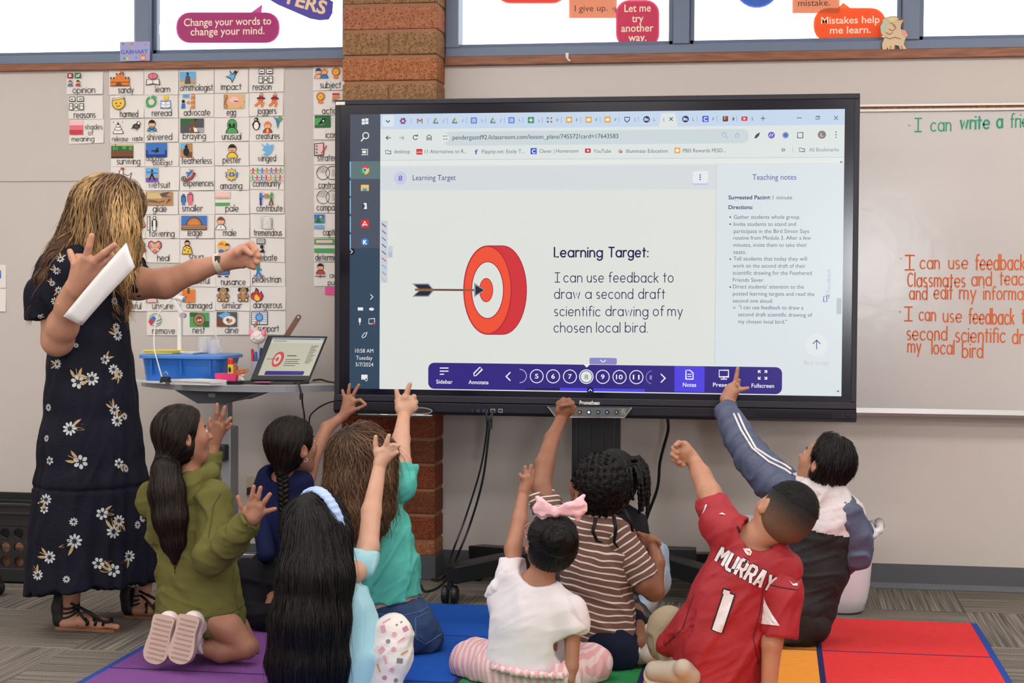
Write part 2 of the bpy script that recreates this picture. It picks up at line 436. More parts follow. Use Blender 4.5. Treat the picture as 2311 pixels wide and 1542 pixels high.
def folds(amp, f, d=(0, 0, 1), seed=0, st=.35, base=0.):
    """ridges running along d: compress coordinates along d"""
    d = nrm(d)
    def fn(p):
        q = p - (p @ d)[:, None] * d * (1 - st * .55)
        w = wob(q, f * .9, seed) + .18 * wob(q, f * 1.9, seed + 7)
        return -amp * 1.15 * np.exp(-(w / .34) ** 2) + amp * .3 + base
    return fn
def locks(amp, f, d=(0, 0, 1), seed=0, st=.35):
    d = nrm(d)
    def fn(p):
        q = p - (p @ d)[:, None] * d * (1 - st); w = wob(q, f, seed) + .5 * wob(q, f * 2.1, seed + 7)
        return amp * (1 - 2 * np.sqrt(np.abs(w) + .02)) * .6
    return fn
def decal(mb, polys, target, anchor, n, up, off=.0012, sc=1.):
    """wrap flat print (list of (mat index, polygon)) on a solid"""
    n = nrm(n); up = np.array(up, float); v = nrm(up - n * (up @ n)); u = np.cross(v, n); T = bvh(target); a = np.array(anchor, float)
    for mi, (pts, fs) in polys:
        vs = []
        for x, y in pts:
            p = a + u * x * sc + v * y * sc
            h = T.ray_cast(Vector(p + n * .12), Vector(-n), .24)
            if h[0] is None: h = T.find_nearest(Vector(p))
            vs.append(np.array(h[0]) + np.array(h[1]) * (off + mi * .0004))
        mb.raw(vs, fs, mi)
def fan(poly): return poly, [tuple(t) for t in tessellate_polygon([[Vector((x, y, 0)) for x, y in poly]])]
# ================================================================= the room
M_wall = mat('wall_paint', '#cbc3be', .42, spec=.35, noise=('#c1b9b3', 1.3, .5), bump=(160, .03))
M_wall2 = mat('wall_paint_plain', '#cbc2b8', .7)
M_ceil = mat('ceiling_tile', '#dddad4', .9, bump=(60, .3))
M_base = mat('rubber_cove_base', '#54565c', .45, spec=.4)
M_oak = mat('oak_trim', '#9c6242', .45, noise=('#6b3a22', 9, .9, (1, 1, 14)), bump=(40, .1, (.4, 1, 10)))
M_alu = mat('painted_window_frame', '#68768e', .45, metal=.1)
M_mortar = mat('mortar', '#a5765a', .95, bump=(300, .5))
def brick_mat(name, c1, c2):
    m = mat(name, c1, .92, spec=.25, noise=(c2, 48, 1.), bump=(110, 1.))
    nt = m.node_tree; b = nt.nodes['Principled BSDF']
    src = b.inputs['Base Color'].links[0].from_socket
    n = nt.nodes.new('ShaderNodeTexVoronoi'); n.inputs['Scale'].default_value = 110
    tc = nt.nodes.new('ShaderNodeTexCoord'); nt.links.new(tc.outputs['Object'], n.inputs['Vector'])
    r = nt.nodes.new('ShaderNodeValToRGB'); r.color_ramp.elements[0].position = .2; r.color_ramp.elements[0].color = (.75, .75, .75, 1)
    r.color_ramp.elements[1].position = .36; r.color_ramp.elements[1].color = (0, 0, 0, 1)
    x = nt.nodes.new('ShaderNodeMix'); x.data_type = 'RGBA'; x.inputs['B'].default_value = lin('#3a2018')
    nt.links.new(n.outputs['Distance'], r.inputs[0]); nt.links.new(r.outputs[0], x.inputs['Factor'])
    nt.links.new(src, x.inputs['A']); nt.links.new(x.outputs['Result'], b.inputs['Base Color']); return m
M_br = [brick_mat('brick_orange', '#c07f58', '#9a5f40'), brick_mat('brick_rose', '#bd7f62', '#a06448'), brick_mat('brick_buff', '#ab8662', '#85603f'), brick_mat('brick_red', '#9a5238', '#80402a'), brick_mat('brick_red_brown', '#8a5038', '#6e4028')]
def carpet_mat(name, along):
    m = mat(name, '#827b72', .96, spec=.15, bump=(240, .8))
    nt = m.node_tree; b = nt.nodes['Principled BSDF']
    tc = nt.nodes.new('ShaderNodeTexCoord')
    def ns(sc, k):
        mp = nt.nodes.new('ShaderNodeMapping'); mp.inputs['Scale'].default_value = sc; n = nt.nodes.new('ShaderNodeTexNoise')
        n.inputs['Scale'].default_value = 1; n.inputs['Detail'].default_value = k
        nt.links.new(tc.outputs['Object'], mp.inputs[0]); nt.links.new(mp.outputs[0], n.inputs['Vector']); return n
    fine, long_ = ((2, 260, 1), (1.2, 110, 1)) if along == 'x' else ((260, 2, 1), (110, 1.2, 1))
    a = ns(fine, 2); c = ns(long_, 3); g = ns((320, 320, 1), 2)
    s1 = nt.nodes.new('ShaderNodeMath'); s1.operation = 'ADD'; s2 = nt.nodes.new('ShaderNodeMath'); s2.operation = 'ADD'
    nt.links.new(a.outputs['Fac'], s1.inputs[0]); nt.links.new(c.outputs['Fac'], s1.inputs[1])
    nt.links.new(s1.outputs[0], s2.inputs[0]); nt.links.new(g.outputs['Fac'], s2.inputs[1])
    r = nt.nodes.new('ShaderNodeValToRGB'); e = r.color_ramp.elements
    e[0].position = .40; e[0].color = lin('#44403c'); e[1].position = .62; e[1].color = lin('#a89f94')
    q = e.new(.5); q.color = lin('#7a736b')
    dv = nt.nodes.new('ShaderNodeMath'); dv.operation = 'DIVIDE'; dv.inputs[1].default_value = 3
    nt.links.new(s2.outputs[0], dv.inputs[0]); nt.links.new(dv.outputs[0], r.inputs[0]); nt.links.new(r.outputs[0], b.inputs['Base Color'])
    return m
M_cx = carpet_mat('carpet_tile_stripes_across', 'x'); M_cy = carpet_mat('carpet_tile_stripes_along', 'y')
RX0, RX1, RY1, RZ = -5., 4., -9.6, 3.02

fl = struct(MB().bar(RX0, RX1, RY1, 0, -.12, -.006).build('floor', mat('screed', '#55504a', .9), loc=(0, 0, 0)))
fl['label'] = 'grey brown striped carpet tile floor'
LOC[fl.name] = np.array((0, 0, 0.))
tm = []
for k, mm in enumerate((M_cx, M_cy)):
    o = MB().box((0, 0, -.0035), (.5985, .5985, .007)).build('carpet_tile', mm, fl, loc=(0, 0, 0), bevel=.0015, seg=1)
    tm.append(o)
xi = [.715 + .6 * i for i in range(-9, 5)]; yi = [-.45 - .6 * j for j in range(-1, 12)]
first = [True, True]
for i, x in enumerate(xi):
    for j, y in enumerate(yi):
        k = (i + j) % 2
        if first[k]: o = tm[k]; first[k] = False
        else: o = tm[k].copy(); COL.objects.link(o); o.parent = fl
        y0 = min(y, 0.0); cy = y - .3
        if cy > -.1: o.scale = (1, .75, 1); cy = -.225
        o.location = (x - .3, cy, 0)

back = MB().bar(RX0, RX1, 0, .2, -.12, 2.128).bar(RX0, RX1, 0, .2, 2.93, RZ).build('wall_back', M_wall, loc=(0, 0, 0)); struct(back)
LOC[back.name] = np.zeros(3)
MB().bar(RX0, -2.98, -.004, 0, 1.652, 1.655).build('panel_seam', mat('seam', '#b5aa9f', .7), back)
struct(MB().bar(RX0 - .12, RX0, RY1, 0, 0, RZ).build('wall_left', M_wall2))
struct(MB().bar(RX1, RX1 + .12, RY1, 0, 0, RZ).build('wall_right', M_wall2))
struct(MB().bar(RX0, RX1, RY1 - .12, RY1, 0, RZ).build('wall_rear', M_wall2))
ce = struct(MB().bar(RX0, RX1, RY1, .2, RZ, RZ + .1).build('ceiling', M_ceil, loc=(0, 0, RZ)))
M_panel = mat('light_panel', '#ffffff', .5, emit='#fffaf4', es=PANEL_STRENGTH); M_trof = mat('troffer', '#e6e6e6', .5)
lamp0 = None
for x in (-3.7, -1.3, 1.2, 3.2):
    for y in (-1.9, -4.2, -6.5, -8.6):
        if lamp0 is None:
            lamp0 = thing('ceiling_light', 'white ceiling panel light, first row from the window wall, first column from the left', 'light', (x, y, RZ), 'ceiling panel lights')
            MB().bar(x - .63, x + .63, y - .33, y + .33, RZ - .03, RZ).build('frame', M_trof, lamp0, bevel=.004)
            MB().bar(x - .6, x + .6, y - .3, y + .3, RZ - .036, RZ - .031).build('diffuser', M_panel, lamp0)
        else:
            c = lamp0.copy(); COL.objects.link(c); c.location = (x, y, RZ); c['label'] = 'white ceiling panel light, %s row from the window wall, %s column from the left' % ({-1.9: 'first', -4.2: 'second', -6.5: 'third', -8.6: 'fourth'}[y], {-3.7: 'first', -1.3: 'second', 1.2: 'third', 3.2: 'fourth'}[x])
            for ch in lamp0.children:
                d = ch.copy(); COL.objects.link(d); d.parent = c

# windows above the wall
M_glass = bpy.data.materials.new('window_glass'); M_glass.use_nodes = True
_nt = M_glass.node_tree; _nt.nodes.clear()
_o = _nt.nodes.new('ShaderNodeOutputMaterial'); _t = _nt.nodes.new('ShaderNodeBsdfTransparent'); _g = _nt.nodes.new('ShaderNodeBsdfGlossy')
_t.inputs[0].default_value = (.93, .95, .96, 1); _g.inputs['Roughness'].default_value = .03; _x = _nt.nodes.new('ShaderNodeMixShader'); _x.inputs[0].default_value = .05
_nt.links.new(_t.outputs[0], _x.inputs[1]); _nt.links.new(_g.outputs[0], _x.inputs[2]); _nt.links.new(_x.outputs[0], _o.inputs[0])
ZB, ZT = 2.163, 2.93
PXL = P(773, 130, -.168)[0]; PXR = -1.365
def window(n, x0, x1, mull):
    w = thing('window_%d' % n, None, None, ((x0 + x1) / 2, .05, ZB)); w['kind'] = 'structure'
    fr = MB()
    fr.bar(x0, x1, -.005, .1, ZB - .004, ZB + .034).bar(x0, x1, .0, .1, ZT - .05, ZT)
    fr.bar(x0, x0 + .055, -.005, .1, ZB + .034, ZT).bar(x1 - .055, x1, -.005, .1, ZB + .034, ZT)
    fr.build('window_frame', M_alu, w, bevel=.003, seg=1)
    xs = [x0 + .055] + list(mull) + [x1 - .055]
    for m in mull: MB().bar(m - .033, m + .033, -.008, .1, ZB + .034, ZT).bar(m - .052, m - .033, .03, .07, ZB + .034, ZT).bar(m + .033, m + .052, .03, .07, ZB + .034, ZT).build('mullion', M_alu, w, bevel=.003, seg=1)
    for a, b in zip(xs[:-1], xs[1:]):
        MB().bar(a, b, .045, .051, ZB + .03, ZT - .05).build('pane', M_glass, w)
        MB().bar(a, b, .03, .065, ZB + .034, ZB + .052).build('glazing_bead', mat('bead', '#5b6b88', .5), w)
mx = P(322, 60, 0)[0]; m1 = P(1537, 60, 0)[0]; m2 = P(2056, 60, 0)[0]
window(1, RX0, PXL + .01, [mx - 1.3, mx]); window(2, PXR, RX1, [m1, m2, m2 + (m2 - m1), m2 + 2 * (m2 - m1), ])
struct(MB().bar(RX0, PXL + .01, -.022, .02, 2.128, ZB - .004).build('trim_1', M_oak, bevel=.003)); struct(MB().bar(PXR, RX1, -.022, .02, 2.122, ZB - .004).build('trim_2', M_oak, bevel=.003))
# rubber cove base
def cove(name, x0, x1, y=0., parent=None):
    m = MB(); prof = [(0, 0), (-.016, 0), (-.016, .004), (-.008, .014), (-.005, .024), (-.005, .1), (0, .1)]
    m.prism([(a, b) for a, b in prof], (x0, y, 0), YU, ZU, XU, x1 - x0); o = m.build(name, M_base, parent); return o
struct(cove('baseboard_left', RX0, PXL)); struct(cove('baseboard_right', PXR, RX1))

# brick pillar
pw = PXR - PXL; PD = -.168
pil = MB().bar(PXL + .006, PXR - .006, PD + .008, 0.1, .1, RZ).build('brick_pillar', M_mortar, loc=((PXL + PXR) / 2, PD / 2, 0)); struct(pil)
pil['label'] = 'rough orange brick pillar behind the screen'
MB().bar(PXL - .004, PXR + .004, PD - .008, 0, 0, .1).build('cove_base', M_base, pil, bevel=.003)
zt = [P(880, y, PD)[2] for y in (72, 130)]; ch = zt[0] - zt[1]
z = zt[1] - 30 * ch
while z < .1: z += ch
k = 0
ztop = z; n0 = round((zt[1] - z) / ch)
for c in range(40):
    zz = z + c * ch
    if zz + ch > RZ: break
    par = (c - n0) % 2   # course whose lower joint is at y=130 is a full brick for par==0 (y 72-130: two halves)
    spans = [(PXL, (PXL + PXR) / 2 - .005), ((PXL + PXR) / 2 + .005, PXR)] if par == 0 else [(PXL, PXR)]
    for a, b in spans:
        m = MB(); jx = R_.uniform(-.003, .003)
        m.bar(a + jx * .3, b + jx * .3, PD + jx, -.002, zz + .012, zz + ch - .002)
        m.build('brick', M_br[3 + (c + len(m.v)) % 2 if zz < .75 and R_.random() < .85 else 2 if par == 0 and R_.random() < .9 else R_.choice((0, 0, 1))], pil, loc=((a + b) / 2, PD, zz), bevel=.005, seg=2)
if z - .1 > .02: MB().bar(PXL, PXR, PD, -.002, .1, z + .002).build('brick', M_br[0], pil, loc=(PXL, PD, .1), bevel=.005)

# whiteboard with cork rail and tray
M_wb = mat('whiteboard_enamel', '#c9c5c4', .2, spec=.5, bump=(22, .05))
WX0, WX1 = -.35, 2.45
wb = thing('whiteboard', 'white enamel whiteboard with orange and green handwriting right of the screen', 'whiteboard', ((WX0 + WX1) / 2, 0, .708))
MB().bar(WX0, WX1, -.016, -.001, .725, 1.925).build('writing_surface', M_wb, wb)
M_al2 = mat('satin_aluminium', '#b9b6b6', .35, metal=.7)
zc = [P(2100, y, -.02)[2] for y in (236, 240, 246, 250)]
MB().bar(WX0, WX1, -.028, -.001, zc[1], zc[0] + .004).bar(WX0, WX1, -.024, -.001, zc[3] - .002, zc[2] + .002).build('rail', M_al2, wb, bevel=.001, seg=1)
MB().bar(WX0, WX1, -.021, -.001, zc[2] + .002, zc[1]).build('cork_strip', mat('cork', '#b5793f', .9, noise=('#7c4a22', 90, .9), bump=(200, .5)), wb)
MB().prism([(0, .728), (0, .706), (-.016, .700), (-.075, .700), (-.08, .712), (-.075, .712), (-.07, .706), (-.02, .708), (-.018, .728)], (WX0, 0, 0), YU, ZU, XU, WX1 - WX0).build('tray', M_al2, wb)
M_green = mat('green_marker', '#1f9c7c', .6); M_orange = mat('orange_marker', '#d9642a', .6)
def wbline(mb, text, x, y, x1, unit_px, pen=.075):
    o = P(x, y, -.0172); e = P(x1, y, -.0172); sx = (e - o)[0]
    write(mb, text, o, XU, ZU, unit_px / S(x, y, 0), sx, pen=pen, jit=.012, gap=.2)
m = MB(); st = S(2060, 300, 0)
wbline(m, 'I', 2064, 297, 2079, 40); wbline(m, 'can', 2101, 296, 2146, 38); wbline(m, 'write', 2168, 291, 2233, 38, .11); wbline(m, 'a', 2250, 288, 2262, 38, .12); wbline(m, 'friendly', 2281, 288, 2370, 40)
m.tube([P(2052, 282, -.0175), P(2052, 284, -.0175)], .0025); m.build('green_writing', M_green, wb)['kind'] = 'stuff'
m = MB()
for t, x, y, x1, u in (('I', 2043, 609, 2063, 44), ('can', 2077, 607, 2120, 38), ('use', 2141, 607, 2184, 38), ('feedback', 2202, 609, 2312, 44), ('from', 2330, 609, 2380, 44),
                       ('Classmates', 2049, 647, 2178, 40), ('and', 2193, 645, 2237, 40), ('teacher', 2257, 643, 2350, 40),
                       ('and', 2053, 676, 2092, 38), ('edit', 2108, 675, 2149, 40), ('my', 2166, 675, 2202, 40), ('information', 2220, 676, 2355, 38),
                       ('I', 2042, 724, 2059, 42), ('can', 2075, 724, 2111, 38), ('use', 2129, 727, 2170, 38), ('feedback', 2187, 731, 2288, 44), ('to', 2306, 730, 2330, 44),
                       ('second', 2047, 767, 2137, 40), ('scientific', 2157, 772, 2268, 42), ('drawing', 2285, 776, 2380, 42),
                       ('my', 2049, 795, 2078, 38), ('local', 2103, 799, 2153, 40), ('bird', 2172, 807, 2218, 42)):
    wbline(m, t, x, y, x1, u)
for x, y in ((2033, 583), (2032, 703)): m.tube([P(x, y, -.0175), P(x, y + 2, -.0175)], .0025)
m.build('orange_writing', M_orange, wb)['kind'] = 'stuff'
# ================================================================= word cards, stickers, sill things
PAL = dict(k='#1d1d22', w='#f4f1ee', r='#cf3b3f', o='#e8843c', y='#f2c94a', g='#4fa860', b='#3f78c8', s='#f0b48c', n='#7c4b30', p='#e8788c', v='#7a58b0', t='#2f8f8a',
           c='#6db6e6', e='#a9a9ab', d='#55555a', f='#2d6b3c', l='#f4c9c9', q='#d6c08c', u='#1e3c8c', m='#b98a60')
PM = {k: mat('ink_' + k, v, .75) for k, v in PAL.items()}; PK = list(PAL)
M_card = mat('card_stock', '#e9e4e0', .75); M_inkb = mat('felt_pen_black', '#222226', .8)
def icon(mb, spec, o, w, h):
    """spec 'shape:colour numbers;...' drawn in the unit box at o (width w, height h)"""
    z = 0
    for it in spec.split(';'):
        it = it.strip()
        if not it: continue
        a = it.split(); s, c = a[0][0], a[0][1]; v = [float(t) for t in a[1:]]; mb.cm = PK.index(c); z += 1
        oo = o - YU * (.0002 * z); u = XU * w; vv = ZU * h
        asp = h / w
        if s == 'r': mb.flat([(v[0], v[1]), (v[2], v[1]), (v[2], v[3]), (v[0], v[3])], oo, u, vv)
        elif s == 'c': mb.flat(circ(v[0], v[1], v[2] * asp, v[2], 14), oo, u, vv)
        elif s == 'e': mb.flat(circ(v[0], v[1], v[2], v[3], 16), oo, u, vv)
        elif s == 'h': mb.flat(circ(v[0], v[1], v[2] * asp, v[2], 16, 0, 180), oo, u, vv)
        elif s == 'p': mb.flat(list(zip(v[::2], v[1::2])), oo, u, vv)
        elif s == 'l': ribbon(mb, [(x * w, y * h) for x, y in zip(v[1::2], v[2::2])], v[0] * h, oo, XU, ZU)
        elif s == 'O': ribbon(mb, [(x * w, y * h) for x, y in circ(v[0], v[1], v[2] * asp, v[2], 18) + [(v[0] + v[2] * asp, v[1])]], v[3] * h, oo, XU, ZU)
def guy(x, y, s, hair='n', shirt='b', out='k'):
    """head and shoulders"""
    return ('c%s %.3f %.3f %.3f;' % (out, x, y + .62 * s, .30 * s) + 'c%s %.3f %.3f %.3f;' % ('s', x, y + .58 * s, .26 * s) + 'h%s %.3f %.3f %.3f;' % (hair, x, y + .66 * s, .27 * s) +
            'h%s %.3f %.3f %.3f;' % (out, x, y, .40 * s) + 'h%s %.3f %.3f %.3f;' % (shirt, x, y, .35 * s))
def stick(x, y, s, c):
    return 'c%s %.3f %.3f %.3f;l%s %.3f %.3f %.3f %.3f %.3f;l%s %.3f %.3f %.3f %.3f %.3f %.3f %.3f;' % (c, x, y + .85 * s, .13 * s, c, .16 * s, x, y + .7 * s, x, y + .3 * s, c, .1 * s, x - .12 * s, y, x, y + .35 * s, x + .12 * s, y) + \
        'l%s %.3f %.3f %.3f %.3f %.3f;' % (c, .09 * s, x - .17 * s, y + .62 * s, x + .17 * s, y + .62 * s)
bear = 'ck .22 .82 .14;ck .78 .82 .14;ek .5 .7 .3 .27;em .5 .7 .27 .24;ek .5 .3 .3 .3;em .5 .3 .27 .27;ek .16 .4 .13 .14;ek .84 .4 .13 .14;em .16 .4 .1 .11;em .84 .4 .1 .11;ek .24 .12 .17 .13;ek .76 .12 .17 .13;eq .24 .12 .12 .09;eq .76 .12 .12 .09;eq .5 .62 .12 .1;ck .5 .65 .04;ck .4 .77 .03;ck .6 .77 .03;'
chat = 'rk 0 .62 .42 1;rw .04 .68 .38 .95;rk .54 .62 1 1;rw .58 .68 .96 .95;lk .06 .12 .8 .28 .8;lk .06 .7 .8 .9 .8;rk 0 0 .28 .5;rw .04 .05 .24 .45;rk .72 0 1 .5;rw .76 .05 .96 .45;lk .03 .06 .3 .22 .3;lk .03 .78 .3 .94 .3;ck .5 .36 .14;cw .5 .36 .1;hk .5 .0 .2;hw .5 .0 .15;'
venn = 'Ok .33 .5 .46 .035;Ok .67 .5 .46 .035;' + ''.join('lk .02 %.2f %.2f %.2f %.2f;' % (.06 + i * .055, .62 - i * .03 if i < 5 else .5, .16 + i * .055, .86 if i < 6 else .7) for i in range(1, 7)) + ''.join('lk .02 %.2f %.2f %.2f %.2f;' % (.62 + i * .05, .2 + i * .03, .52 + i * .05 + .12, .8 - i * .02) for i in range(1, 7))
IC = {
 'opinion': 'rk 0 .62 .38 1;rr .04 .66 .34 .96;lw .06 .12 .72 .26 .9;lw .06 .26 .72 .12 .9;rk .52 .62 .92 1;rg .56 .66 .88 .96;lw .06 .62 .8 .7 .72 .84 .9;' + guy(.2, 0, .5, 'n', 'b') + guy(.74, 0, .5, 'k', 'r'),
 'reasons': chat, 'shades': 'rl 0 .66 1 1;rp 0 .33 1 .66;rr 0 0 1 .33;',
 'sandy': 'lk .04 .55 .8 .55 1;pr .55 1 .75 .94 .55 .88;ro 0 0 1 .5;lk .04 0 0 1 0 1 .5;ro .3 .4 .72 .82;rn .3 .78 .38 .9;rn .47 .78 .55 .9;rn .64 .78 .72 .9;rn 0 .48 .08 .62;rn .16 .48 .24 .62;rn .78 .48 .86 .62;rn .92 .48 1 .62;hn .45 .0 .24;lk .025 0 .25 1 .25;',
 'harmed': 'ck .5 .5 .5;cy .5 .5 .46;pw .1 .7 .9 .85 .88 1 .3 1;lk .03 .08 .66 .92 .8;lk .03 .1 .8 .9 .93;ck .35 .45 .05;ck .65 .45 .05;lk .04 .38 .24 .62 .28;',
 'release': 'hk .5 .0 .42;hw .5 .03 .37;ek .5 .36 .3 .14;ew .5 .37 .25 .11;ek .5 .58 .2 .12;ew .5 .59 .16 .09;pk .4 .66 .62 .66 .5 .9;lk .03 .1 .8 .12 .95;lk .03 .9 .8 .88 .95;',
 'bird': 'ek .5 .45 .34 .25;ed .45 .42 .26 .18;ck .7 .72 .2;cw .72 .74 .12;po .88 .78 1 .7 .86 .68;pk .0 .2 .3 .5 .36 .3;ln .04 .5 .2 .5 .02;ln .04 .6 .2 .6 .02;',
 'surviving': 'rq 0 0 1 1;rf .0 .5 1 .85;rg .08 .58 .3 .8;rg .5 .62 .68 .86;rg .8 .56 .95 .8;rn 0 0 1 .52;rk 0 0 1 .1;ld .05 .2 .5 .2 1;ln .06 .6 .3 .9 .4;',
 'hen': 'pk .0 .8 .3 1 .36 .62 .7 .5 1 .72 .84 .2 .5 .0 .2 .1 .1 .4;pw .05 .78 .28 .94 .32 .58 .7 .44 .92 .62 .8 .24 .5 .06 .24 .14 .15 .42;cr .24 .98 .09;cr .35 .96 .09;pr 0 .76 .1 .84 .1 .7;',
 'learn': 'pk 0 .0 .5 .1 1 0 .94 .5 .5 .4 .06 .5;pw .06 .06 .48 .16 .48 .38 .1 .46;pw .94 .06 .52 .16 .52 .38 .9 .46;ek .5 .72 .34 .26;ep .5 .72 .3 .22;lk .02 .5 .5 .5 .94;',
 'reread1': 'Og .5 .5 .36 .16;pg .62 1 1 .86 .68 .62;pg .38 0 .02 .16 .34 .38;rw .4 .78 .5 .95;', 'reread2': 'pb 0 .0 1 .0 .96 .6 .5 .52 .04 .6;pw .06 .1 .48 .04 .48 .46 .1 .52;pw .94 .1 .52 .04 .52 .46 .9 .52;lk .02 .16 .3 .42 .26;lk .02 .58 .26 .84 .3;cy .5 .8 .2;re .42 .5 .58 .64;',
 'shivered': guy(.5, .15, .9, 'k', 'c') + 'lk .06 .2 .2 .75 .4;lk .06 .8 .2 .25 .4;',
 'aquatic': 'ru 0 0 1 1;rb 0 .5 1 1;rb .1 .2 .9 .7;pk .4 .3 .62 .36 .58 .72 .5 .6;ek .35 .45 .1 .05;',
 'wetsuit': 're 0 0 1 1;rv .0 .0 1 .3;rc 0 .5 1 1;pk .45 .9 .58 .88 .6 .5 .8 .12 .7 .1 .5 .4 .3 .1 .22 .14 .42 .55;lb .09 .1 .7 .9 .62;',
 'glide': 'rm 0 0 1 1;rq .05 .5 .6 .95;pd .5 .85 .9 1 .75 .7 .98 .6 .6 .62;ld .07 .08 .3 .5 .22 .68 .34;ld .05 .1 .4 .4 .3;pn .75 .1 .95 .4 .85 .5;',
 'towering': 'rk 0 0 .3 1;rw .05 .04 .25 .96;' + ''.join('lk .03 .13 %.2f .25 %.2f;' % (y, y) for y in (.15, .3, .45, .6, .75, .9)) + 'ck .7 .88 .13;cw .7 .88 .08;lk .28 .7 .66 .7 .05;lw .2 .7 .64 .7 .06;lk .1 .52 .66 .52 .3;lk .1 .88 .66 .88 .3;',
 'heal': 'pk .5 0 .0 .55 .04 .88 .25 1 .5 .84 .75 1 .96 .88 1 .55;pp .5 .05 .05 .56 .09 .85 .26 .94 .5 .78 .74 .94 .91 .85 .95 .56;lq .18 .25 .75 .75 .3;lq .18 .25 .3 .75 .75;ln .02 .4 .5 .6 .55;',
 'unsure': 'ck .5 .66 .33;cv .5 .66 .3;rv .2 .2 .8 .6;cs .5 .62 .2;hk .5 0 .5;hl .5 .02 .44;', 'remove': 'Oe .5 .5 .46 .03;Og .5 .5 .44 .03;pb .15 .6 .4 .8 .6 .55 .35 .35;pr .02 .38 .2 .6 .38 .34 .2 .1;lk .04 .6 .4 .9 .55;lk .04 .6 .2 .85 .3;',
 'orni': 're 0 0 1 1;rc 0 .5 1 1;rq 0 .0 1 .25;pd .3 .1 .7 .1 .66 .6 .55 .78 .4 .7;ck .5 .85 .09;ln .05 .6 .2 1 .16;',
 'advocate': 'ck .2 .5 .12;pb .05 .0 .35 0 .32 .36 .1 .36;po .4 .4 .62 .56 .62 .26;rc .16 .74 .6 1;lk .03 .22 .87 .54 .87;' + guy(.86, .68, .4, 'o', 'o') + guy(.86, .34, .4, 'o', 'o') + guy(.86, 0, .4, 'o', 'o'),
 'braying': 'rd 0 0 1 1;rf 0 .6 .6 1;re .4 .0 1 .35;pn .4 .85 .62 .7 .6 .4 .85 .0 .4 .0 .45 .5;pw .55 .4 .7 .3 .75 .05 .6 .05;pk .6 .95 .75 1 .62 .8;',
 'featherless': 'rm 0 0 1 1;rc 0 .6 .4 1;rn .5 .0 1 .4;ek .5 .4 .25 .3;ck .5 .76 .12;pk .5 .9 .6 .98 .55 .75;',
 'exper': 'ck .2 .22 .2;ce .2 .22 .15;ck .2 .22 .07;lk .2 .4 .1 .75 .25 .95 .6;lr .13 .4 .1 .75 .25 .92 .56;lb .16 .5 .4 .62 .62 .8 .82;lb .12 .4 .66 .62 .62;cs .64 .9 .09;py .85 1 .92 .86 .78 .86;',
 'smaller': 'ck .2 .74 .13;cb .2 .74 .1;lk .38 .2 .56 .2 .36;lb .3 .2 .54 .2 .36;lb .11 .14 .38 .14 .02;lb .11 .27 .38 .27 .02;ck .72 .88 .14;cp .72 .88 .11;lk .46 .72 .68 .72 .42;lp .38 .72 .66 .72 .4;lp .14 .63 .4 .63 .04;lp .14 .8 .4 .8 .04;',
 'ledge': 'rb 0 0 1 1;hn .5 .32 .62;hm .5 .32 .5;ho .5 .32 .32;rn 0 .0 1 .34;rm 0 .2 1 .3;rq .04 .1 .96 .14;', 'snug': 'ck .5 .8 .2;cs .5 .78 .15;hk .5 .84 .17;pk .0 .0 1 .0 .86 .5 .6 .66 .4 .66 .14 .5;py .06 .04 .94 .04 .8 .48 .5 .6 .2 .48;ck .3 .3 .05;ck .6 .2 .05;ck .7 .4 .05;ck .45 .45 .04;',
 'damaged': 'ro 0 0 1 .86;pq .0 .86 .15 1 .85 1 1 .86;rn .4 .6 .6 1;lr .05 .1 .3 .3 .4 .4 .3;', 'nest': 'rg 0 0 1 1;rf .0 .7 .4 1;rf .7 .0 1 .4;cn .5 .5 .44;cm .5 .5 .36;cd .5 .5 .24;cs .45 .45 .09;cs .58 .48 .09;',
 'impact': 'pk .0 .5 .4 .62 .3 1 .56 .7 .7 .95 1 .9 .76 .6 .7 .4 .5 .0 .4 .3;pc .06 .52 .44 .6 .38 .88 .56 .62 .74 .8 .68 .42 .5 .12 .44 .36;pp .8 .86 1 1 .98 .84;', 'egg': 'rq 0 0 1 1;rm 0 .0 .2 1;ln .05 0 .3 .2 .8;ln .04 .8 .1 1 .5;es .56 .5 .42 .46;el .5 .62 .22 .2;ld .07 .5 .52 .68 .5;',
 'unusual': 'ek .5 .6 .48 .42;eg .5 .6 .44 .38;pk .5 .0 .2 .5 .8 .5;hk .5 .0 .46;hg .5 .0 .4;ek .3 .58 .12 .13;ek .7 .58 .12 .13;', 'pester': guy(.5, 0, 1., 'k', 'y') + 'lk .03 .36 .5 .62 .5;',
 'amazing': 'pk ' + ' '.join('%.2f %.2f' % (.5 + (.52 if i % 2 else .36) * math.cos(i * math.pi / 10), .5 + (.52 if i % 2 else .36) * math.sin(i * math.pi / 10)) for i in range(20)) + ';py ' + ' '.join('%.2f %.2f' % (.5 + (.47 if i % 2 else .33) * math.cos(i * math.pi / 10), .5 + (.47 if i % 2 else .33) * math.sin(i * math.pi / 10)) for i in range(20)) + ';lb .09 .06 .66 .16 .36 .25 .58 .34 .36 .4 .66;Ob .52 .5 .12 .09;lb .09 .64 .66 .7 .36 .8 .58 .88 .36 .96 .66;',
 'pale': 'rl 0 .75 1 1;rq 0 .5 1 .75;rg 0 .0 1 .2;rl 0 .62 1 .8;', 'male': guy(.5, 0, 1., 'n', 'w') + 'pb .45 .3 .55 .3 .5 .0;', 'faces': 'cy .4 .55 .45;cs .3 .6 .22;ho .3 .64 .22;cs .72 .55 .2;hn .72 .6 .2;hb .3 .1 .24;hb .7 .08 .22;',
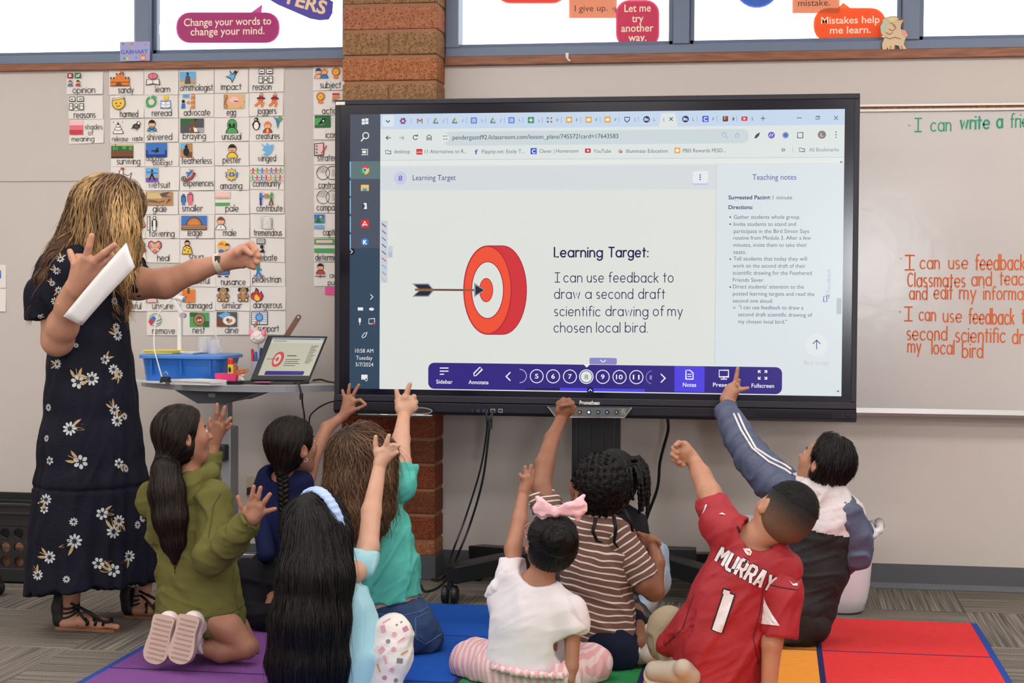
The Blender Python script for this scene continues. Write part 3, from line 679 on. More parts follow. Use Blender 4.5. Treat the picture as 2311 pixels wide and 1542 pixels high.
 'nuisance': 'rk 0 .3 .9 1;rb .05 .35 .85 .95;rd .1 .7 .8 .9;lk .12 .1 .1 .3 .1;lk .12 .6 .1 .8 .1;', 'similar': bear, 'dine': 'rd 0 0 1 1;rn 0 .0 .5 .5;pc .05 .75 .45 1 .7 .85 .3 .55;ee .62 .42 .34 .34;ew .62 .42 .3 .3;cn .55 .45 .12;co .7 .4 .12;cm .6 .3 .1;',
 'jog': 'ck .55 .88 .12;cs .55 .87 .1;lr .3 .52 .72 .46 .45;lk .1 .6 .66 .85 .6;lk .1 .46 .66 .2 .62;lo .16 .46 .42 .7 .3 .6 .06;lo .16 .46 .42 .25 .25 .02 .12;',
 'penguin': 'ek .5 .4 .34 .4;ew .5 .36 .22 .3;ck .5 .84 .18;cw .44 .84 .06;po .5 .84 .66 .8 .5 .78;pk .1 .5 .3 .6 .2 .3;pk .9 .5 .7 .6 .8 .3;', 'boy': guy(.5, 0, 1., 'o', 'r') + 'ry .4 .0 .6 .35;', 'hum': 'pb .1 .1 .4 .3 .3 .7 .0 1 .6 .8 .75 .6;cg .72 .8 .2;lr .06 .8 .8 1 .82;pg .4 .3 .7 .5 .5 .0;',
 'winged': 'pc .0 .95 .4 .7 .5 1 .66 .75 1 .85 .92 .4 .7 .1 .4 .0 .2 .1 .44 .3 .1 .45 .3 .6;', 'comm': ''.join(stick(.08 + .14 * i, .52, .46, 'rgbobrg'[i]) for i in range(7)) + ''.join(stick(.08 + .14 * i, .0, .46, 'grbrogr'[i]) for i in range(7)),
 'contribute': 'cs .13 .9 .08;lb .2 .13 .78 .13 .45;lu .14 .13 .45 .13 .02;lb .08 .13 .65 .4 .62;rm .36 .5 .66 .8;cs .84 .9 .08;lg .2 .86 .78 .84 .45;ln .1 .84 .45 .95 .02;ln .1 .84 .45 .7 .02;lg .08 .86 .7 .6 .6;',
 'tremendous': ''.join('pk 0 %.2f .6 %.2f 1 %.2f .4 %.2f;pw .04 %.2f .6 %.2f .95 %.2f .42 %.2f;' % (y + .12, y, y + .1, y + .22, y + .12, y + .02, y + .1, y + .2) for y in (0, .1, .2, .3, .4, .5, .6, .74)),
 'debate': 'rk .3 .62 .95 1;rw .35 .68 .9 .95;lk .04 .4 .86 .86 .86;lk .04 .4 .77 .86 .77;ck .7 .42 .14;pk .5 .0 .95 .0 .8 .3;lk .07 .0 .5 .3 .1 .9 .05;', 'pedestrian': 'ee .5 .1 .5 .1;cn .45 .9 .1;lt .24 .45 .75 .45 .5;lt .08 .45 .7 .75 .5;lb .12 .45 .45 .25 .05;lb .12 .45 .45 .72 .08;',
 'fire': 'pk .5 0 .05 .2 .0 .5 .2 .7 .25 .55 .4 1 .62 .8 .6 .55 .75 .66 .8 .8 1 .4 .85 .1;pr .5 .04 .1 .22 .06 .48 .2 .62 .28 .48 .42 .88 .55 .76 .55 .5 .75 .58 .82 .66 .94 .4 .8 .12;py .5 .04 .28 .16 .3 .4 .45 .55 .55 .4 .7 .3 .68 .1;', 'support': 'pk 0 .1 1 .1 1 1 0 1;pw .04 .14 .48 .14 .48 .95 .04 .95;pw .52 .14 .96 .14 .96 .95 .52 .95;' + ''.join('lb .03 .08 %.2f .44 %.2f;lb .03 .56 %.2f .92 %.2f;' % (y, y, y, y) for y in (.3, .45, .6, .75, .88)) + 'cb .5 .6 .28;cc .5 .6 .2;lk .14 .36 .3 .22 .0;lo .1 .36 .3 .22 .0;',
 'kids': guy(.3, 0, 1, 'u', 's') + guy(.72, 0, .95, 'o', 'b'), 'lion': 'cn .5 .62 .38;co .5 .62 .34;cy .5 .6 .22;ck .42 .64 .03;ck .58 .64 .03;ck .5 .54 .04;eo .5 .14 .24 .14;', 'magnet': 'lr .2 .2 .8 .8 .8;lo .2 .2 .5 .8 .5;lr .2 .2 .2 .6 .2;cc .2 .1 .12;', 'magpie': 'rf 0 0 1 1;rg 0 .2 .6 .8;pk .3 .4 .5 .8 .72 .7 .6 .4 .2 .2;cw .55 .55 .08;rd .5 .0 .56 .4;',
 'strategy': 'pk 0 0 .78 .06 .78 1 0 .94;pl .06 .06 .72 .11 .72 .94 .06 .88;rt .14 .66 .28 .8;rt .14 .42 .28 .56;rt .14 .18 .28 .32;lr .08 .6 .2 1 .75;', 'venn': venn, 'caption': 'rb 0 .4 1 1;rg .05 .45 .95 .7;pf .1 .45 .4 .8 .7 .45;cy .65 .82 .08;rc 0 .0 1 .25;', 'determine': 'rg 0 .6 1 1;rg 0 .0 1 .3;rl .1 .7 .9 .9;', 'author': guy(.5, .25, .8, 'k', 'r') + 'lk .05 .1 .1 .9 .1;lk .05 .5 .0 .5 .2;', 'family': guy(.28, .1, .9, 'n', 'b') + guy(.74, .1, .86, 'o', 'r') + guy(.5, 0, .6, 'n', 'o'), 'mess': 'rb .0 .2 1 .8;rc .1 .3 .5 .7;rk .5 .3 .56 .7;',
}
# (name on card, rect x0 y0 x1 y1, [(word, x0, x1, baseline y)], [(icon, x0 y0 x1 y1)], pen unit px)
CARDS = [
 ('opinion', (151, 163, 233, 213), [('opinion', 164, 214, 210)], [('opinion', 152, 165, 185, 195)]),
 ('reasons', (155, 216, 233, 269), [('reasons', 167, 215, 266)], [('reasons', 156, 218, 189, 249)]),
 ('shades of meaning', (157, 270, 235, 324), [('shades', 192, 231, 292), ('of', 199, 210, 305), ('meaning', 162, 212, 319)], [('shades', 157, 272, 187, 304)]),
 ('sandy', (247, 159, 325, 214), [('sandy', 267, 301, 210)], [('sandy', 249, 162, 292, 194)]),
 ('harmed', (249, 215, 326, 267), [('harmed', 271, 311, 264)], [('harmed', 251, 216, 284, 248)]),
 ('release waste', (250, 269, 326, 322), [('release', 253, 289, 319), ('waste', 298, 322, 318)], [('release', 253, 272, 280, 302), ('bird', 295, 272, 320, 296)]),
 ('surviving', (251, 323, 327, 376), [('surviving', 264, 316, 371)], [('surviving', 251, 325, 301, 357)]),
 ('flutter', (251, 377, 328, 430), [('flutter', 262, 302, 424)], [('hen', 268, 380, 298, 412)]),
 ('blank', (252, 431, 329, 484), [], []),
 ('flying', (252, 486, 329, 538), [('flying', 262, 311, 534)], []),
 ('parent', (253, 540, 330, 593), [('parent', 272, 316, 588)], [('family', 300, 542, 328, 571)]),
 ('harmful', (255, 648, 331, 702), [('harmful', 272, 318, 697)], [('mess', 270, 669, 288, 682)]),
 ('learn', (326, 157, 403, 214), [('learn', 351, 383, 208)], [('learn', 329, 164, 361, 193)]),
 ('reread', (326, 213, 402, 266), [('reread', 343, 387, 262)], [('reread1', 328, 215, 354, 244), ('reread2', 362, 214, 386, 245)]),
 ('shivered', (327, 268, 403, 321), [('shivered', 332, 388, 316)], [('shivered', 330, 270, 356, 302)]),
 ('aquatic biologist', (328, 323, 404, 376), [('aquatic', 330, 372, 363), ('biologist', 346, 389, 373)], [('aquatic', 329, 323, 377, 355)]),
 ('wetsuit', (328, 377, 405, 430), [('wetsuit', 336, 384, 424)], [('wetsuit', 329, 379, 357, 411)]),
 ('glide', (329, 432, 402, 484), [('glide', 345, 376, 478)], [('glide', 329, 433, 390, 464)]),
 ('towering', (329, 486, 405, 538), [('towering', 337, 393, 534)], [('towering', 332, 488, 356, 520)]),
 ('heal', (329, 540, 406, 593), [('heal', 355, 382, 589)], [('heal', 334, 543, 365, 574)]),
 ('unsure', (331, 648, 408, 702), [('unsure', 344, 391, 697)], [('unsure', 333, 655, 353, 683)]),
 ('remove', (332, 703, 412, 757), [('remove', 344, 395, 753)], [('remove', 334, 706, 367, 738)]),
 ('ornithologist', (405, 157, 483, 212), [('ornithologist', 407, 480, 205)], [('orni', 406, 162, 441, 193)]),
 ('advocate', (405, 213, 483, 265), [('advocate', 415, 474, 261)], [('advocate', 407, 213, 440, 245)]),
 ('braying', (405, 267, 484, 321), [('braying', 413, 464, 314)], [('braying', 407, 268, 460, 300)]),
 ('featherless', (406, 323, 484, 376), [('featherless', 410, 478, 370)], [('featherless', 407, 324, 434, 356)]),
 ('experiences', (407, 377, 484, 430), [('experiences', 414, 481, 420)], [('exper', 408, 380, 440, 410)]),
 ('smaller', (405, 432, 485, 484), [('smaller', 411, 457, 477)], [('smaller', 408, 434, 438, 463)]),
 ('ledge', (406, 485, 484, 538), [('ledge', 424, 456, 532)], [('ledge', 409, 487, 467, 519)]),
 ('snug', (407, 541, 485, 593), [('snug', 427, 458, 586)], [('snug', 410, 542, 435, 574)]),
 ('peaceful', (408, 595, 487, 647), [('peaceful', 416, 472, 640)], []),
 ('damaged', (409, 648, 487, 702), [('damaged', 421, 478, 696)], [('damaged', 411, 650, 440, 682)]),
 ('nest', (413, 703, 488, 757), [('nest', 435, 462, 752)], [('nest', 428, 705, 472, 738)]),
 ('impact', (485, 156, 560, 210), [('impact', 499, 544, 203)], [('impact', 509, 158, 538, 188)]),
 ('egg', (484, 212, 562, 265), [('egg', 512, 532, 260)], [('egg', 505, 213, 552, 246)]),
 ('unusual', (485, 266, 563, 319), [('unusual', 501, 544, 315)], [('unusual', 512, 269, 535, 301)]),
 ('pester', (485, 321, 562, 374), [('pester', 503, 543, 368)], [('pester', 512, 323, 536, 356)]),
 ('amazing', (486, 376, 563, 429), [('amazing', 497, 546, 426)], [('amazing', 508, 379, 537, 410)]),
 ('pale', (486, 430, 563, 483), [('pale', 509, 538, 477)], [('pale', 486, 432, 519, 464)]),
 ('male', (487, 485, 563, 538), [('male', 504, 533, 532)], [('male', 488, 487, 509, 518)]),
 ('three faces picture', (487, 540, 564, 593), [], [('faces', 490, 543, 522, 573)]),
 ('nuisance', (487, 594, 565, 647), [('nuisance', 499, 554, 643)], [('nuisance', 489, 606, 521, 626)]),
 ('similar', (487, 648, 565, 701), [('similar', 501, 545, 696)], [('similar', 488, 648, 519, 681), ('similar', 535, 648, 563, 681)]),
 ('dine', (488, 703, 563, 756), [('dine', 508, 538, 752)], [('dine', 489, 704, 535, 737)]),
 ('reason', (563, 153, 641, 208), [('reason', 571, 612, 203)], [('reasons', 584, 155, 616, 188)]),
 ('joggers', (563, 210, 639, 262), [('joggers', 581, 623, 257)], [('jog', 576, 210, 601, 242), ('jog', 608, 210, 631, 242)]),
 ('creatures', (564, 265, 640, 318), [('creatures', 578, 631, 314)], [('penguin', 566, 266, 591, 294), ('boy', 593, 272, 615, 300), ('hum', 616, 263, 638, 292)]),
 ('winged', (564, 320, 641, 373), [('winged', 583, 622, 364)], [('winged', 588, 321, 617, 352)]),
 ('community', (565, 375, 641, 428), [('community', 571, 632, 421)], [('comm', 565, 378, 640, 410)]),
 ('contribute', (565, 429, 641, 482), [('contribute', 579, 637, 477)], [('contribute', 584, 431, 618, 463)]),
 ('tremendous', (566, 484, 644, 536), [('tremendous', 573, 636, 532)], [('tremendous', 588, 487, 617, 518)]),
 ('debate', (566, 538, 643, 591), [('debate', 580, 625, 588)], [('debate', 570, 539, 600, 570)]),
 ('pedestrian', (566, 592, 644, 646), [('pedestrian', 570, 634, 637)], [('pedestrian', 571, 593, 597, 626)]),
 ('dangerous', (566, 647, 645, 700), [('dangerous', 572, 636, 695)], [('fire', 566, 649, 595, 681)]),
 ('support', (566, 702, 645, 755), [('support', 582, 629, 748)], [('support', 567, 703, 604, 736)]),
 ('subject', (707, 150, 785, 204), [('subject', 723, 769, 199)], [('kids', 709, 152, 741, 177), ('lion', 746, 152, 770, 178)]),
 ('action', (708, 206, 785, 259), [('action', 727, 768, 257)], [('lion', 711, 208, 736, 234), ('magnet', 747, 208, 769, 231)]),
 ('icon', (708, 261, 786, 315), [('icon', 735, 760, 311)], [('magpie', 710, 261, 746, 288)]),
 ('strategy', (709, 319, 786, 371), [('strategy', 717, 768, 363)], [('strategy', 709, 322, 737, 352)]),
 ('contrast', (709, 373, 786, 426), [('contrast', 719, 767, 425)], [('venn', 709, 374, 770, 407)]),
 ('compare', (709, 428, 786, 481), [('compare', 715, 768, 475)], [('venn', 709, 429, 770, 461)]),
 ('caption', (709, 483, 786, 536), [('caption', 729, 768, 531)], [('caption', 709, 484, 732, 516)]),
 ('determine', (709, 538, 786, 591), [('determine', 712, 768, 588)], [('determine', 709, 539, 755, 570)]),
 ("author's purpose", (709, 593, 786, 646), [('author', 744, 790, 627), ('purpose', 740, 790, 643)], [('author', 709, 594, 737, 627)]),
]
card_mats = [PM[k] for k in PK]
def card(cname, rc, words, icons, tw=None, lab=None):
    x0, y0, x1, y1 = rc; xm, ym = (x0 + x1) / 2, (y0 + y1) / 2
    a, b = P(x0, ym)[0], P(x1, ym)[0]; zt, zb = P(xm, y0)[2], P(xm, y1)[2]
    t = thing('word_card', lab or 'white word card reading "%s" taped to the wall' % cname, 'card', ((a + b) / 2, -.003, zb), 'handwritten word cards on the wall')
    tilt = R_.uniform(-.004, .004); lift = R_.uniform(.001, .006)
    m = MB(); v = []
    # slightly curled sheet: lower edge lifts from the wall
    nx, nz = 4, 4
    def fn(i, j): return (a + (b - a) * i + tilt * (j - .5) * .5, -.0018 - lift * (1 - j) ** 2 * (.4 + .6 * i), zb + (zt - zb) * j + tilt * (i - .5))
    m.grid(fn, nx, nz); m.build('sheet', M_card, t, solid=.0008)
    yy = -.0038 - lift
    if words:
        m = MB()
        for w, wx0, wx1, yb in words:
            u = 19 if len(words) == 1 else 15
            o = P(wx0, yb, yy); e = P(wx1, yb, yy)
            write(m, w, o, XU, ZU, u / 530, (e - o)[0], pen=.07, jit=.015, gap=.16)
        m.build('lettering', M_inkb, t)
    for ic, ix0, iy0, ix1, iy1 in [(q[0],) + tuple(q[1:]) for q in icons]:
        m = MB(); o = P(ix0, (iy0 + iy1) / 2, yy); w = (P(ix1, (iy0 + iy1) / 2, yy) - o)[0]; zb_, zt_ = P(ix0, iy1, yy)[2], P(ix0, iy0, yy)[2]
        icon(m, IC[ic], np.array((o[0], yy, zb_)), w, zt_ - zb_); used = sorted(set(m.m)); m.m = [used.index(q) for q in m.m]
        m.build('picture', [card_mats[q] for q in used], t)
for c in CARDS: card(*c)
card('far left', (-62, 598, 14, 650), [], [('mess', -30, 604, 2, 634)], lab='white word card cut by the left edge of the photo, upper of two')
card('far left', (-62, 652, 14, 703), [], [], lab='blank part of a white word card at the left edge, lower of two')
# pink sticky note under the last card
tag(MB().bar(P(734, 650)[0], P(762, 650)[0], -.004, -.002, P(745, 665)[2], P(745, 648)[2]).build('sticky_note', mat('pink_note', '#ea5a9c', .7)), 'bright pink sticky note on the wall left of the screen', 'note')

# ---- stickers on the window glass
def stick_mat(name, c):
    m = mat(name, c, .35); nt = m.node_tree; b = nt.nodes['Principled BSDF']; out = [n for n in nt.nodes if n.type == 'OUTPUT_MATERIAL'][0]
    tr = nt.nodes.new('ShaderNodeBsdfTranslucent'); tr.inputs[0].default_value = lin(c); mx = nt.nodes.new('ShaderNodeMixShader'); mx.inputs[0].default_value = .62
    nt.links.new(b.outputs[0], mx.inputs[1]); nt.links.new(tr.outputs[0], mx.inputs[2]); nt.links.new(mx.outputs[0], out.inputs[0]); return m
def w2(px, py, Y=.043): p = P(px, py, Y); return np.array((p[0], p[2]))
def sticker(name, label, cat, poly, col, lines, txtcol='#ffeed6', rim='#e2a0c8', Y=.043, rot=0, bold=.011, tail=None):
    """poly in photo px"""
    q = [w2(*p, Y=Y) for p in poly]; c = np.mean(q, 0); t = thing(name, label, cat, (c[0], Y, min(a[1] for a in q)))
    m = MB(); m.prism([tuple(a) for a in q][::-1], (0, Y, 0), XU, ZU, -YU, .001)
    if tail: m.prism([tuple(w2(*p, Y=Y)) for p in tail][::-1], (0, Y - .0002, 0), XU, ZU, -YU, .0006)
    m.build('border', stick_mat(name + rim, rim), t)
    inner = [c + (a - c) * (1 - .007 / max(.02, np.linalg.norm(a - c)) ) for a in q]
    m = MB(); m.flat([tuple(a) for a in inner], (0, Y - .0014, 0), XU, ZU); m.build('face', stick_mat(name + col, col), t)
    if lines:
        m = MB()
        for s_, x0, yb, x1, size in lines:
            o = P(x0, yb, Y - .002); e = P(x1, yb, Y - .002); u, v = XU, ZU
            if rot: cr, sr = math.cos(rot), math.sin(rot); u = np.array((cr, 0, sr)); v = np.array((-sr, 0, cr))
            font(m, s_, o, u, v, size / 540, (e - o)[0], bold=bold)
        m.build('lettering', mat('letters' + txtcol, txtcol, .5), t)
sticker('window_sticker', 'pink speech bubble sticker reading "Change your words to change your mind."', 'sticker',
        rrect(398, 28, 631, 97, 30)[::1] and [(x, y) for x, y in rrect(398, 28, 631, 97, 30)][:13] + [(x, y) for x, y in rrect(398, 28, 631, 97, 30)][13:], '#cc5c9c',
        [('Change your words to', 415, 59, 612, 25), ('change your mind.', 430, 80, 597, 25)], rim='#d070b4', tail=[(566, 29), (592, 10), (590, 29)])
sticker('window_sticker', 'rounded pink sticker reading "Let me try another way."', 'sticker', rrect(1390, 0, 1488, 107, 30), '#e05c8a',
        [('Let me', 1409, 27, 1469, 24), ('try', 1426, 50, 1452, 24), ('another', 1402, 72, 1475, 24), ('way.', 1418, 93, 1459, 24)], rim='#e07c98', tail=[(1391, 30), (1378, 18), (1391, 16)])
sticker('window_sticker', 'orange rounded sticker reading "Mistakes help me learn."', 'sticker',
        rrect(1836, 18, 2000, 95, 34), '#f68c44', [('Mistakes help', 1853, 54, 1985, 22), ('me learn.', 1873, 76, 1965, 22)], rim='#f4905c', tail=[(1890, 19), (1903, 6), (1920, 19)])
sticker('window_sticker', 'peach rectangular sticker reading "I give up."', 'sticker', [(1284, -30), (1394, -30), (1391, 41), (1284, 41)], '#f4c8a0', [('I give up.', 1297, 26, 1371, 20)], '#4a3038', '#e8b4a8', Y=.0435, bold=0)
sticker('window_sticker', 'peach rectangular sticker with the word "mistake."', 'sticker', [(1788, -40), (1895, -40), (1895, 30), (1788, 30)], '#f6caa4', [('mistake.', 1801, 14, 1873, 20)], '#3c3030', '#e8b4a8', Y=.0438, bold=0)
sticker('window_sticker', 'coral sticker whose lower edge hangs into the top of the window', 'sticker', rrect(1120, -60, 1278, 8, 30), '#f0685c', [], rim='#f09a90')
sticker('window_sticker', 'round blue sticker cut by the top of the photo', 'sticker', [(x, y) for x, y in circ(1708, -34, 52, n=26)], '#6c9cd0', [], rim='#7c9ce0')
# letters TERS on a purple outline, tilted
t = thing('window_sticker', 'tilted purple lettering sticker ending in "TERS"', 'sticker', (P(690, 20)[0], .043, P(690, 46)[2]))
m = MB(); q = [w2(*p) for p in ((560, -30), (626, 10), (700, 42), (722, 46), (742, 44), (750, 30), (752, 4), (730, -8), (690, -24), (640, -60), (570, -90))]
m.prism([tuple(a) for a in q], (0, .043, 0), XU, ZU, -YU, .001); m.build('border', stick_mat('purple_edge', '#7a70b4'), t)
m = MB(); o = P(636, 4, .041); a = math.radians(-17); u = np.array((math.cos(a), 0, math.sin(a))); v = np.array((-math.sin(a), 0, math.cos(a)))
font(m, 'TERS', o, u, v, 42 / 540, 104 / 530, bold=.03); m.build('lettering', mat('cream_letters', '#ffe0b0', .5), t)

# name card and cut-out pony on the ledge, little hook
t = thing('name_card', 'pale blue decorated card reading "GABHART" in the window corner', 'card', (P(305, 138, -.02)[0], -.018, 2.163))
a, b = P(271, 118, -.02), P(338, 118, -.02)
MB().bar(a[0], b[0], -.021, -.018, 2.163, P(300, 94, -.02)[2]).build('sheet', mat('blue_card', '#9fb0dc', .7, noise=('#b0a4d4', 30, .9)), t)
m = MB(); o = P(273, 122, -.0215); font(m, 'GABHART', o, XU, ZU, 13 / 530, 64 / 530, bold=.01); m.build('lettering', mat('purple_letters', '#5a54b0', .6), t)
m = MB(); icon(m, 'ct .1 .9 .05;cp .85 .85 .04;cy .25 .1 .08;cg .15 .12 .06;cv .55 .15 .04;ro .7 .0 .86 .3;rl .72 .05 .84 .2;co .4 .88 .06', np.array((a[0], -.0215, 2.165)), (b - a)[0], .08)
used = sorted(set(m.m)); m.m = [used.index(q_) for q_ in m.m]; m.build('decoration', [card_mats[q_] for q_ in used], t)
t = thing('pony_cutout', 'cut-out card pony with curly mane standing on the wooden ledge', 'decoration', (P(2018, 118, -.015)[0], -.015, 2.163))
def pp(L): return [(P(x, y, -.016)[0], P(x, y, -.016)[2]) for x, y in L]
out = [(1992, 118), (1990, 100), (1996, 84), (1988, 76), (1986, 60), (1992, 50), (1990, 44), (2000, 40), (2012, 37), (2024, 38), (2032, 46), (2040, 44), (2034, 56), (2033, 66), (2044, 68), (2050, 80), (2044, 86), (2040, 100), (2048, 112), (2046, 119), (2034, 119), (2028, 104), (2020, 102), (2018, 119), (2006, 119), (2002, 106), (2000, 118)]
MB().prism(pp(out), (0, -.0155, 0), XU, ZU, -YU, .002).build('body', mat('pony_cream', '#dcc4a0', .7), t)
m = MB()
for j, L in enumerate(([(1988, 74), (1987, 58), (1993, 48), (2002, 44), (2006, 52), (1999, 60), (1998, 72)], [(2004, 42), (2014, 38), (2026, 42), (2018, 48), (2008, 48)], [(2034, 68), (2044, 70), (2048, 80), (2042, 84), (2036, 78)])):
    MB().prism(pp(L), (0, -.0178, 0), XU, ZU, -YU, .0006).build(('mane', 'mane', 'tail')[j], mat('mane%d' % j, ('#bcd0b4', '#e8d49c', '#e0a49c')[j], .7), t)
m = MB(); dk = [[(2026, 46), (2040, 40)], [(2010, 52), (2018, 56), (2022, 64), (2014, 70), (2006, 66)], [(1998, 84), (2008, 88), (2020, 84), (2032, 88)], [(2016, 58), (2018, 60)], [(2010, 104), (2010, 118)], [(2034, 104), (2040, 118)], [(2000, 74), (2008, 78), (2014, 74)]]
for L in dk: ribbon(m, pp(L), .003, (0, -.0186, 0), XU, ZU)
ribbon(m, pp(out + [out[0]]), .002, (0, -.0186, 0), XU, ZU)
m.build('outline', mat('pony_line', '#8a6a54', .7), t)
hk = MB().tube([P(1279, 122, -.03), P(1280, 130, -.034), P(1283, 136, -.038), P(1287, 137, -.035)], .004).box(P(1280, 125, -.026), (.012, .006, .02))
tag(hk.build('hook', mat('white_plastic', '#e4e2e0', .4)), 'small white plastic hook on the wooden window ledge', 'hook')
# ================================================================= interactive screen on its mobile stand
YS = -.62                          # front plane of the panel
M_bez = mat('bezel_charcoal', '#25252e', .42, spec=.35); M_bez2 = mat('glass_border', '#090b1e', .16, spec=.45)
M_blk = mat('black_plastic', '#17181c', .45); M_chr = mat('chrome_trim', '#d8d8da', .15, metal=.9); M_stl = mat('black_steel', '#1b1c20', .4, metal=.3)
TV = thing('interactive_display', 'large black framed interactive screen on a mobile stand showing a learning target slide', 'screen', (P(1345, 940, YS)[0], YS + .05, 0))
X0 = P(755, 560, YS)[0]; X1 = P(1937, 560, YS)[0]
Z1 = P(1345, 218, YS)[2]; Z0 = P(1345, 943, YS)[2]
zb2 = P(1345, 890, YS)[2]        # bottom of glass border
SX0, SX1 = P(789, 560, YS)[0], P(1903, 560, YS)[0]; SZ1, SZ0 = P(1345, 252, YS)[2], P(1345, 886, YS)[2]
bz = .020
m = MB()
m.bar(X0, X1, YS, YS + .085, Z1 - bz, Z1).bar(X0, X0 + bz, YS, YS + .085, SZ0 - .022, Z1 - bz).bar(X1 - bz, X1, YS, YS + .085, SZ0 - .022, Z1 - bz)
m.build('bezel', M_bez, TV, bevel=.003)
m = MB(); gx0, gx1, gz0, gz1 = X0 + bz, X1 - bz, SZ0 - .022, Z1 - bz
m.bar(gx0, SX0, YS + .004, YS + .03, gz0, gz1).bar(SX1, gx1, YS + .004, YS + .03, gz0, gz1).bar(SX0, SX1, YS + .004, YS + .03, SZ1, gz1).bar(SX0, SX1, YS + .004, YS + .03, gz0, SZ0)
m.build('glass_border', M_bez2, TV)
MB().bar(X0 + .01, X1 - .01, YS + .05, YS + .10, Z0 + .02, Z1 - .01).build('rear_housing', M_blk, TV, bevel=.006)
zc1 = SZ0 - .022; zc2 = P(1345, 917, YS)[2]
MB().bar(X0, X1, YS - .004, YS + .08, zc2 + .004, zc1).build('lower_bezel', M_bez, TV, bevel=.003)
# slanted speaker bar
MB().prism([(-.006, zc2 + .002), (.085, zc2 + .002), (.085, Z0 + .004), (.022, Z0 - .002), (-.002, Z0 + .012)], (X0, YS, 0), YU, ZU, XU, X1 - X0).build('speaker_bar', M_bez, TV, bevel=.002)
# perforated grilles
M_hole = mat('grille_holes', '#08080a', .8)
for (px0, px1, py0, py1) in ((790, 985, 917, 934), (1706, 1880, 930, 943)):
    a = P(px0, (py0 + py1) / 2, YS); b = P(px1, (py0 + py1) / 2, YS); zt, zb = P((px0 + px1) / 2, py0, YS)[2], P((px0 + px1) / 2, py1, YS)[2]
    m = MB(); nx = int((b[0] - a[0]) / .0058); nz = 5
    for i in range(nx):
        for j in range(nz):
            x = a[0] + (i + .5 * (j % 2)) * .0058; zz = zb + (zt - zb) * (j + .5) / nz
            m.flat(circ(x, zz, .0019, n=6), (0, YS - .0063 + .003 * 0, 0), XU, ZU)
    o = m.build('grille', M_hole, TV); o['kind'] = 'stuff'
# pen tray with two pens
for px0, px1, yy_ in ((812, 978, 936),):
    a, b = P(px0, yy_, YS), P(px1, yy_, YS)
    MB().bar(a[0], b[0], YS - .03, YS - .004, a[2] - .004, a[2]).build('pen_tray', M_blk, TV, bevel=.001)
    MB().tube([(a[0], YS - .022, a[2] + .003), (b[0], YS - .022, a[2] + .003)], .003).build('tray_trim', M_chr, TV, smooth=True)
    c = P(950, 928, YS)
    MB().prism(circ(0, 0, .045, .011, 24), (c[0], YS - .006, c[2] + .002), XU, ZU, -YU, .012).build('pen_holder', M_bez, TV, bevel=.002)
    m = MB(); ribbon(m, circ(0, 0, .047, .012, 24) + [(.047, 0)], .0035, (c[0], YS - .019, c[2] + .002), XU, ZU); m.build('holder_trim', M_chr, TV)
# ports
m = MB(); wh = MB()
for px, w in ((1067, .004), (1080, .012), (1093, .012), (1113, .016), (1130, .015)):
    c = P(px, 927, YS); m.bar(c[0] - w / 2, c[0] + w / 2, YS - .0072, YS - .004, c[2] - .006, c[2] + .006)
    if w > .013: ribbon(wh, [(c[0] - w / 2, c[2] - .006), (c[0] + w / 2, c[2] - .006), (c[0] + w / 2, c[2] + .006), (c[0] - w / 2, c[2] + .006), (c[0] - w / 2, c[2] - .006)], .0014, (0, YS - .0076, 0), XU, ZU)
m.build('ports', mat('port_blue', '#20264a', .5), TV)['kind'] = 'stuff'; wh.build('port_outline', mat('label_white', '#c8c8cc', .6), TV)['kind'] = 'stuff'
# control panel
pc = [P(x, y, YS) for x, y in ((1238, 916), (1426, 919), (1408, 941), (1256, 941))]
def prj(L, Y): return [(P(x, y, YS)[0], P(x, y, YS)[2]) for x, y in L]
cp = MB().prism(prj([(1238, 918), (1425, 920), (1409, 941), (1257, 941)], YS)[::-1], (0, YS - .003, 0), XU, ZU, -YU, .008).build('control_panel', mat('panel_grey', '#55565a', .4), TV, bevel=.001)
m = MB(); ribbon(m, prj([(1237, 917), (1255, 941), (1410, 942), (1426, 920)], YS), .0035, (0, YS - .0118, 0), XU, ZU); m.build('panel_trim', M_chr, TV)
for px, c in ((1309, '#e08030'), (1330, '#e4e4ff'), (1351, '#3ab0a0'), (1371, '#4aa0c8'), (1392, '#8a8a90')):
    q = P(px, 930, YS)
    MB().lathe([(.0075, 0), (.007, .003)], (q[0], YS - .011, q[2]), 14, (0, -1, 0)).build('button', M_blk, TV, label=None) if False else MB().lathe([(.0078, 0), (.007, .003)], (q[0], YS - .011, q[2]), 14, (0, -1, 0)).build('button', M_blk, TV)
    MB().flat(circ(q[0], q[2], .0035 if c != '#e4e4ff' else .0055, n=8 if c != '#e4e4ff' else 4), (0, YS - .0145, 0), XU, ZU).build('button_icon', mat('led' + c, c, .5, emit=c, es=.5), TV)
q = P(1407, 929, YS); MB().bar(q[0] - .009, q[0] + .009, YS - .0115, YS - .0105, q[2] - .012, q[2] + .012).build('rating_label', mat('label_grey', '#9a9a90', .6, noise=('#303030', 300, .9)), TV)
m = MB(); o = P(1308, 913, YS - .005); font(m, 'Promethean', o, XU, ZU, 12.5 / 606, 46 / 606, bold=.03); m.build('maker_lettering', mat('logo_white', '#dcdce0', .5), TV)
q = P(1913, 938, YS); MB().lathe([(.005, 0), (.005, .004), (.003, .006)], (q[0], YS - .005, q[2]), 12, (0, -1, 0)).build('knob', M_blk, TV)
a = P(758, 233, YS); MB().bar(a[0], a[0] + .036, YS - .0015, YS, a[2] - .007, a[2] + .005).build('asset_sticker', mat('sticker_cream', '#d8d4c4', .6), TV)

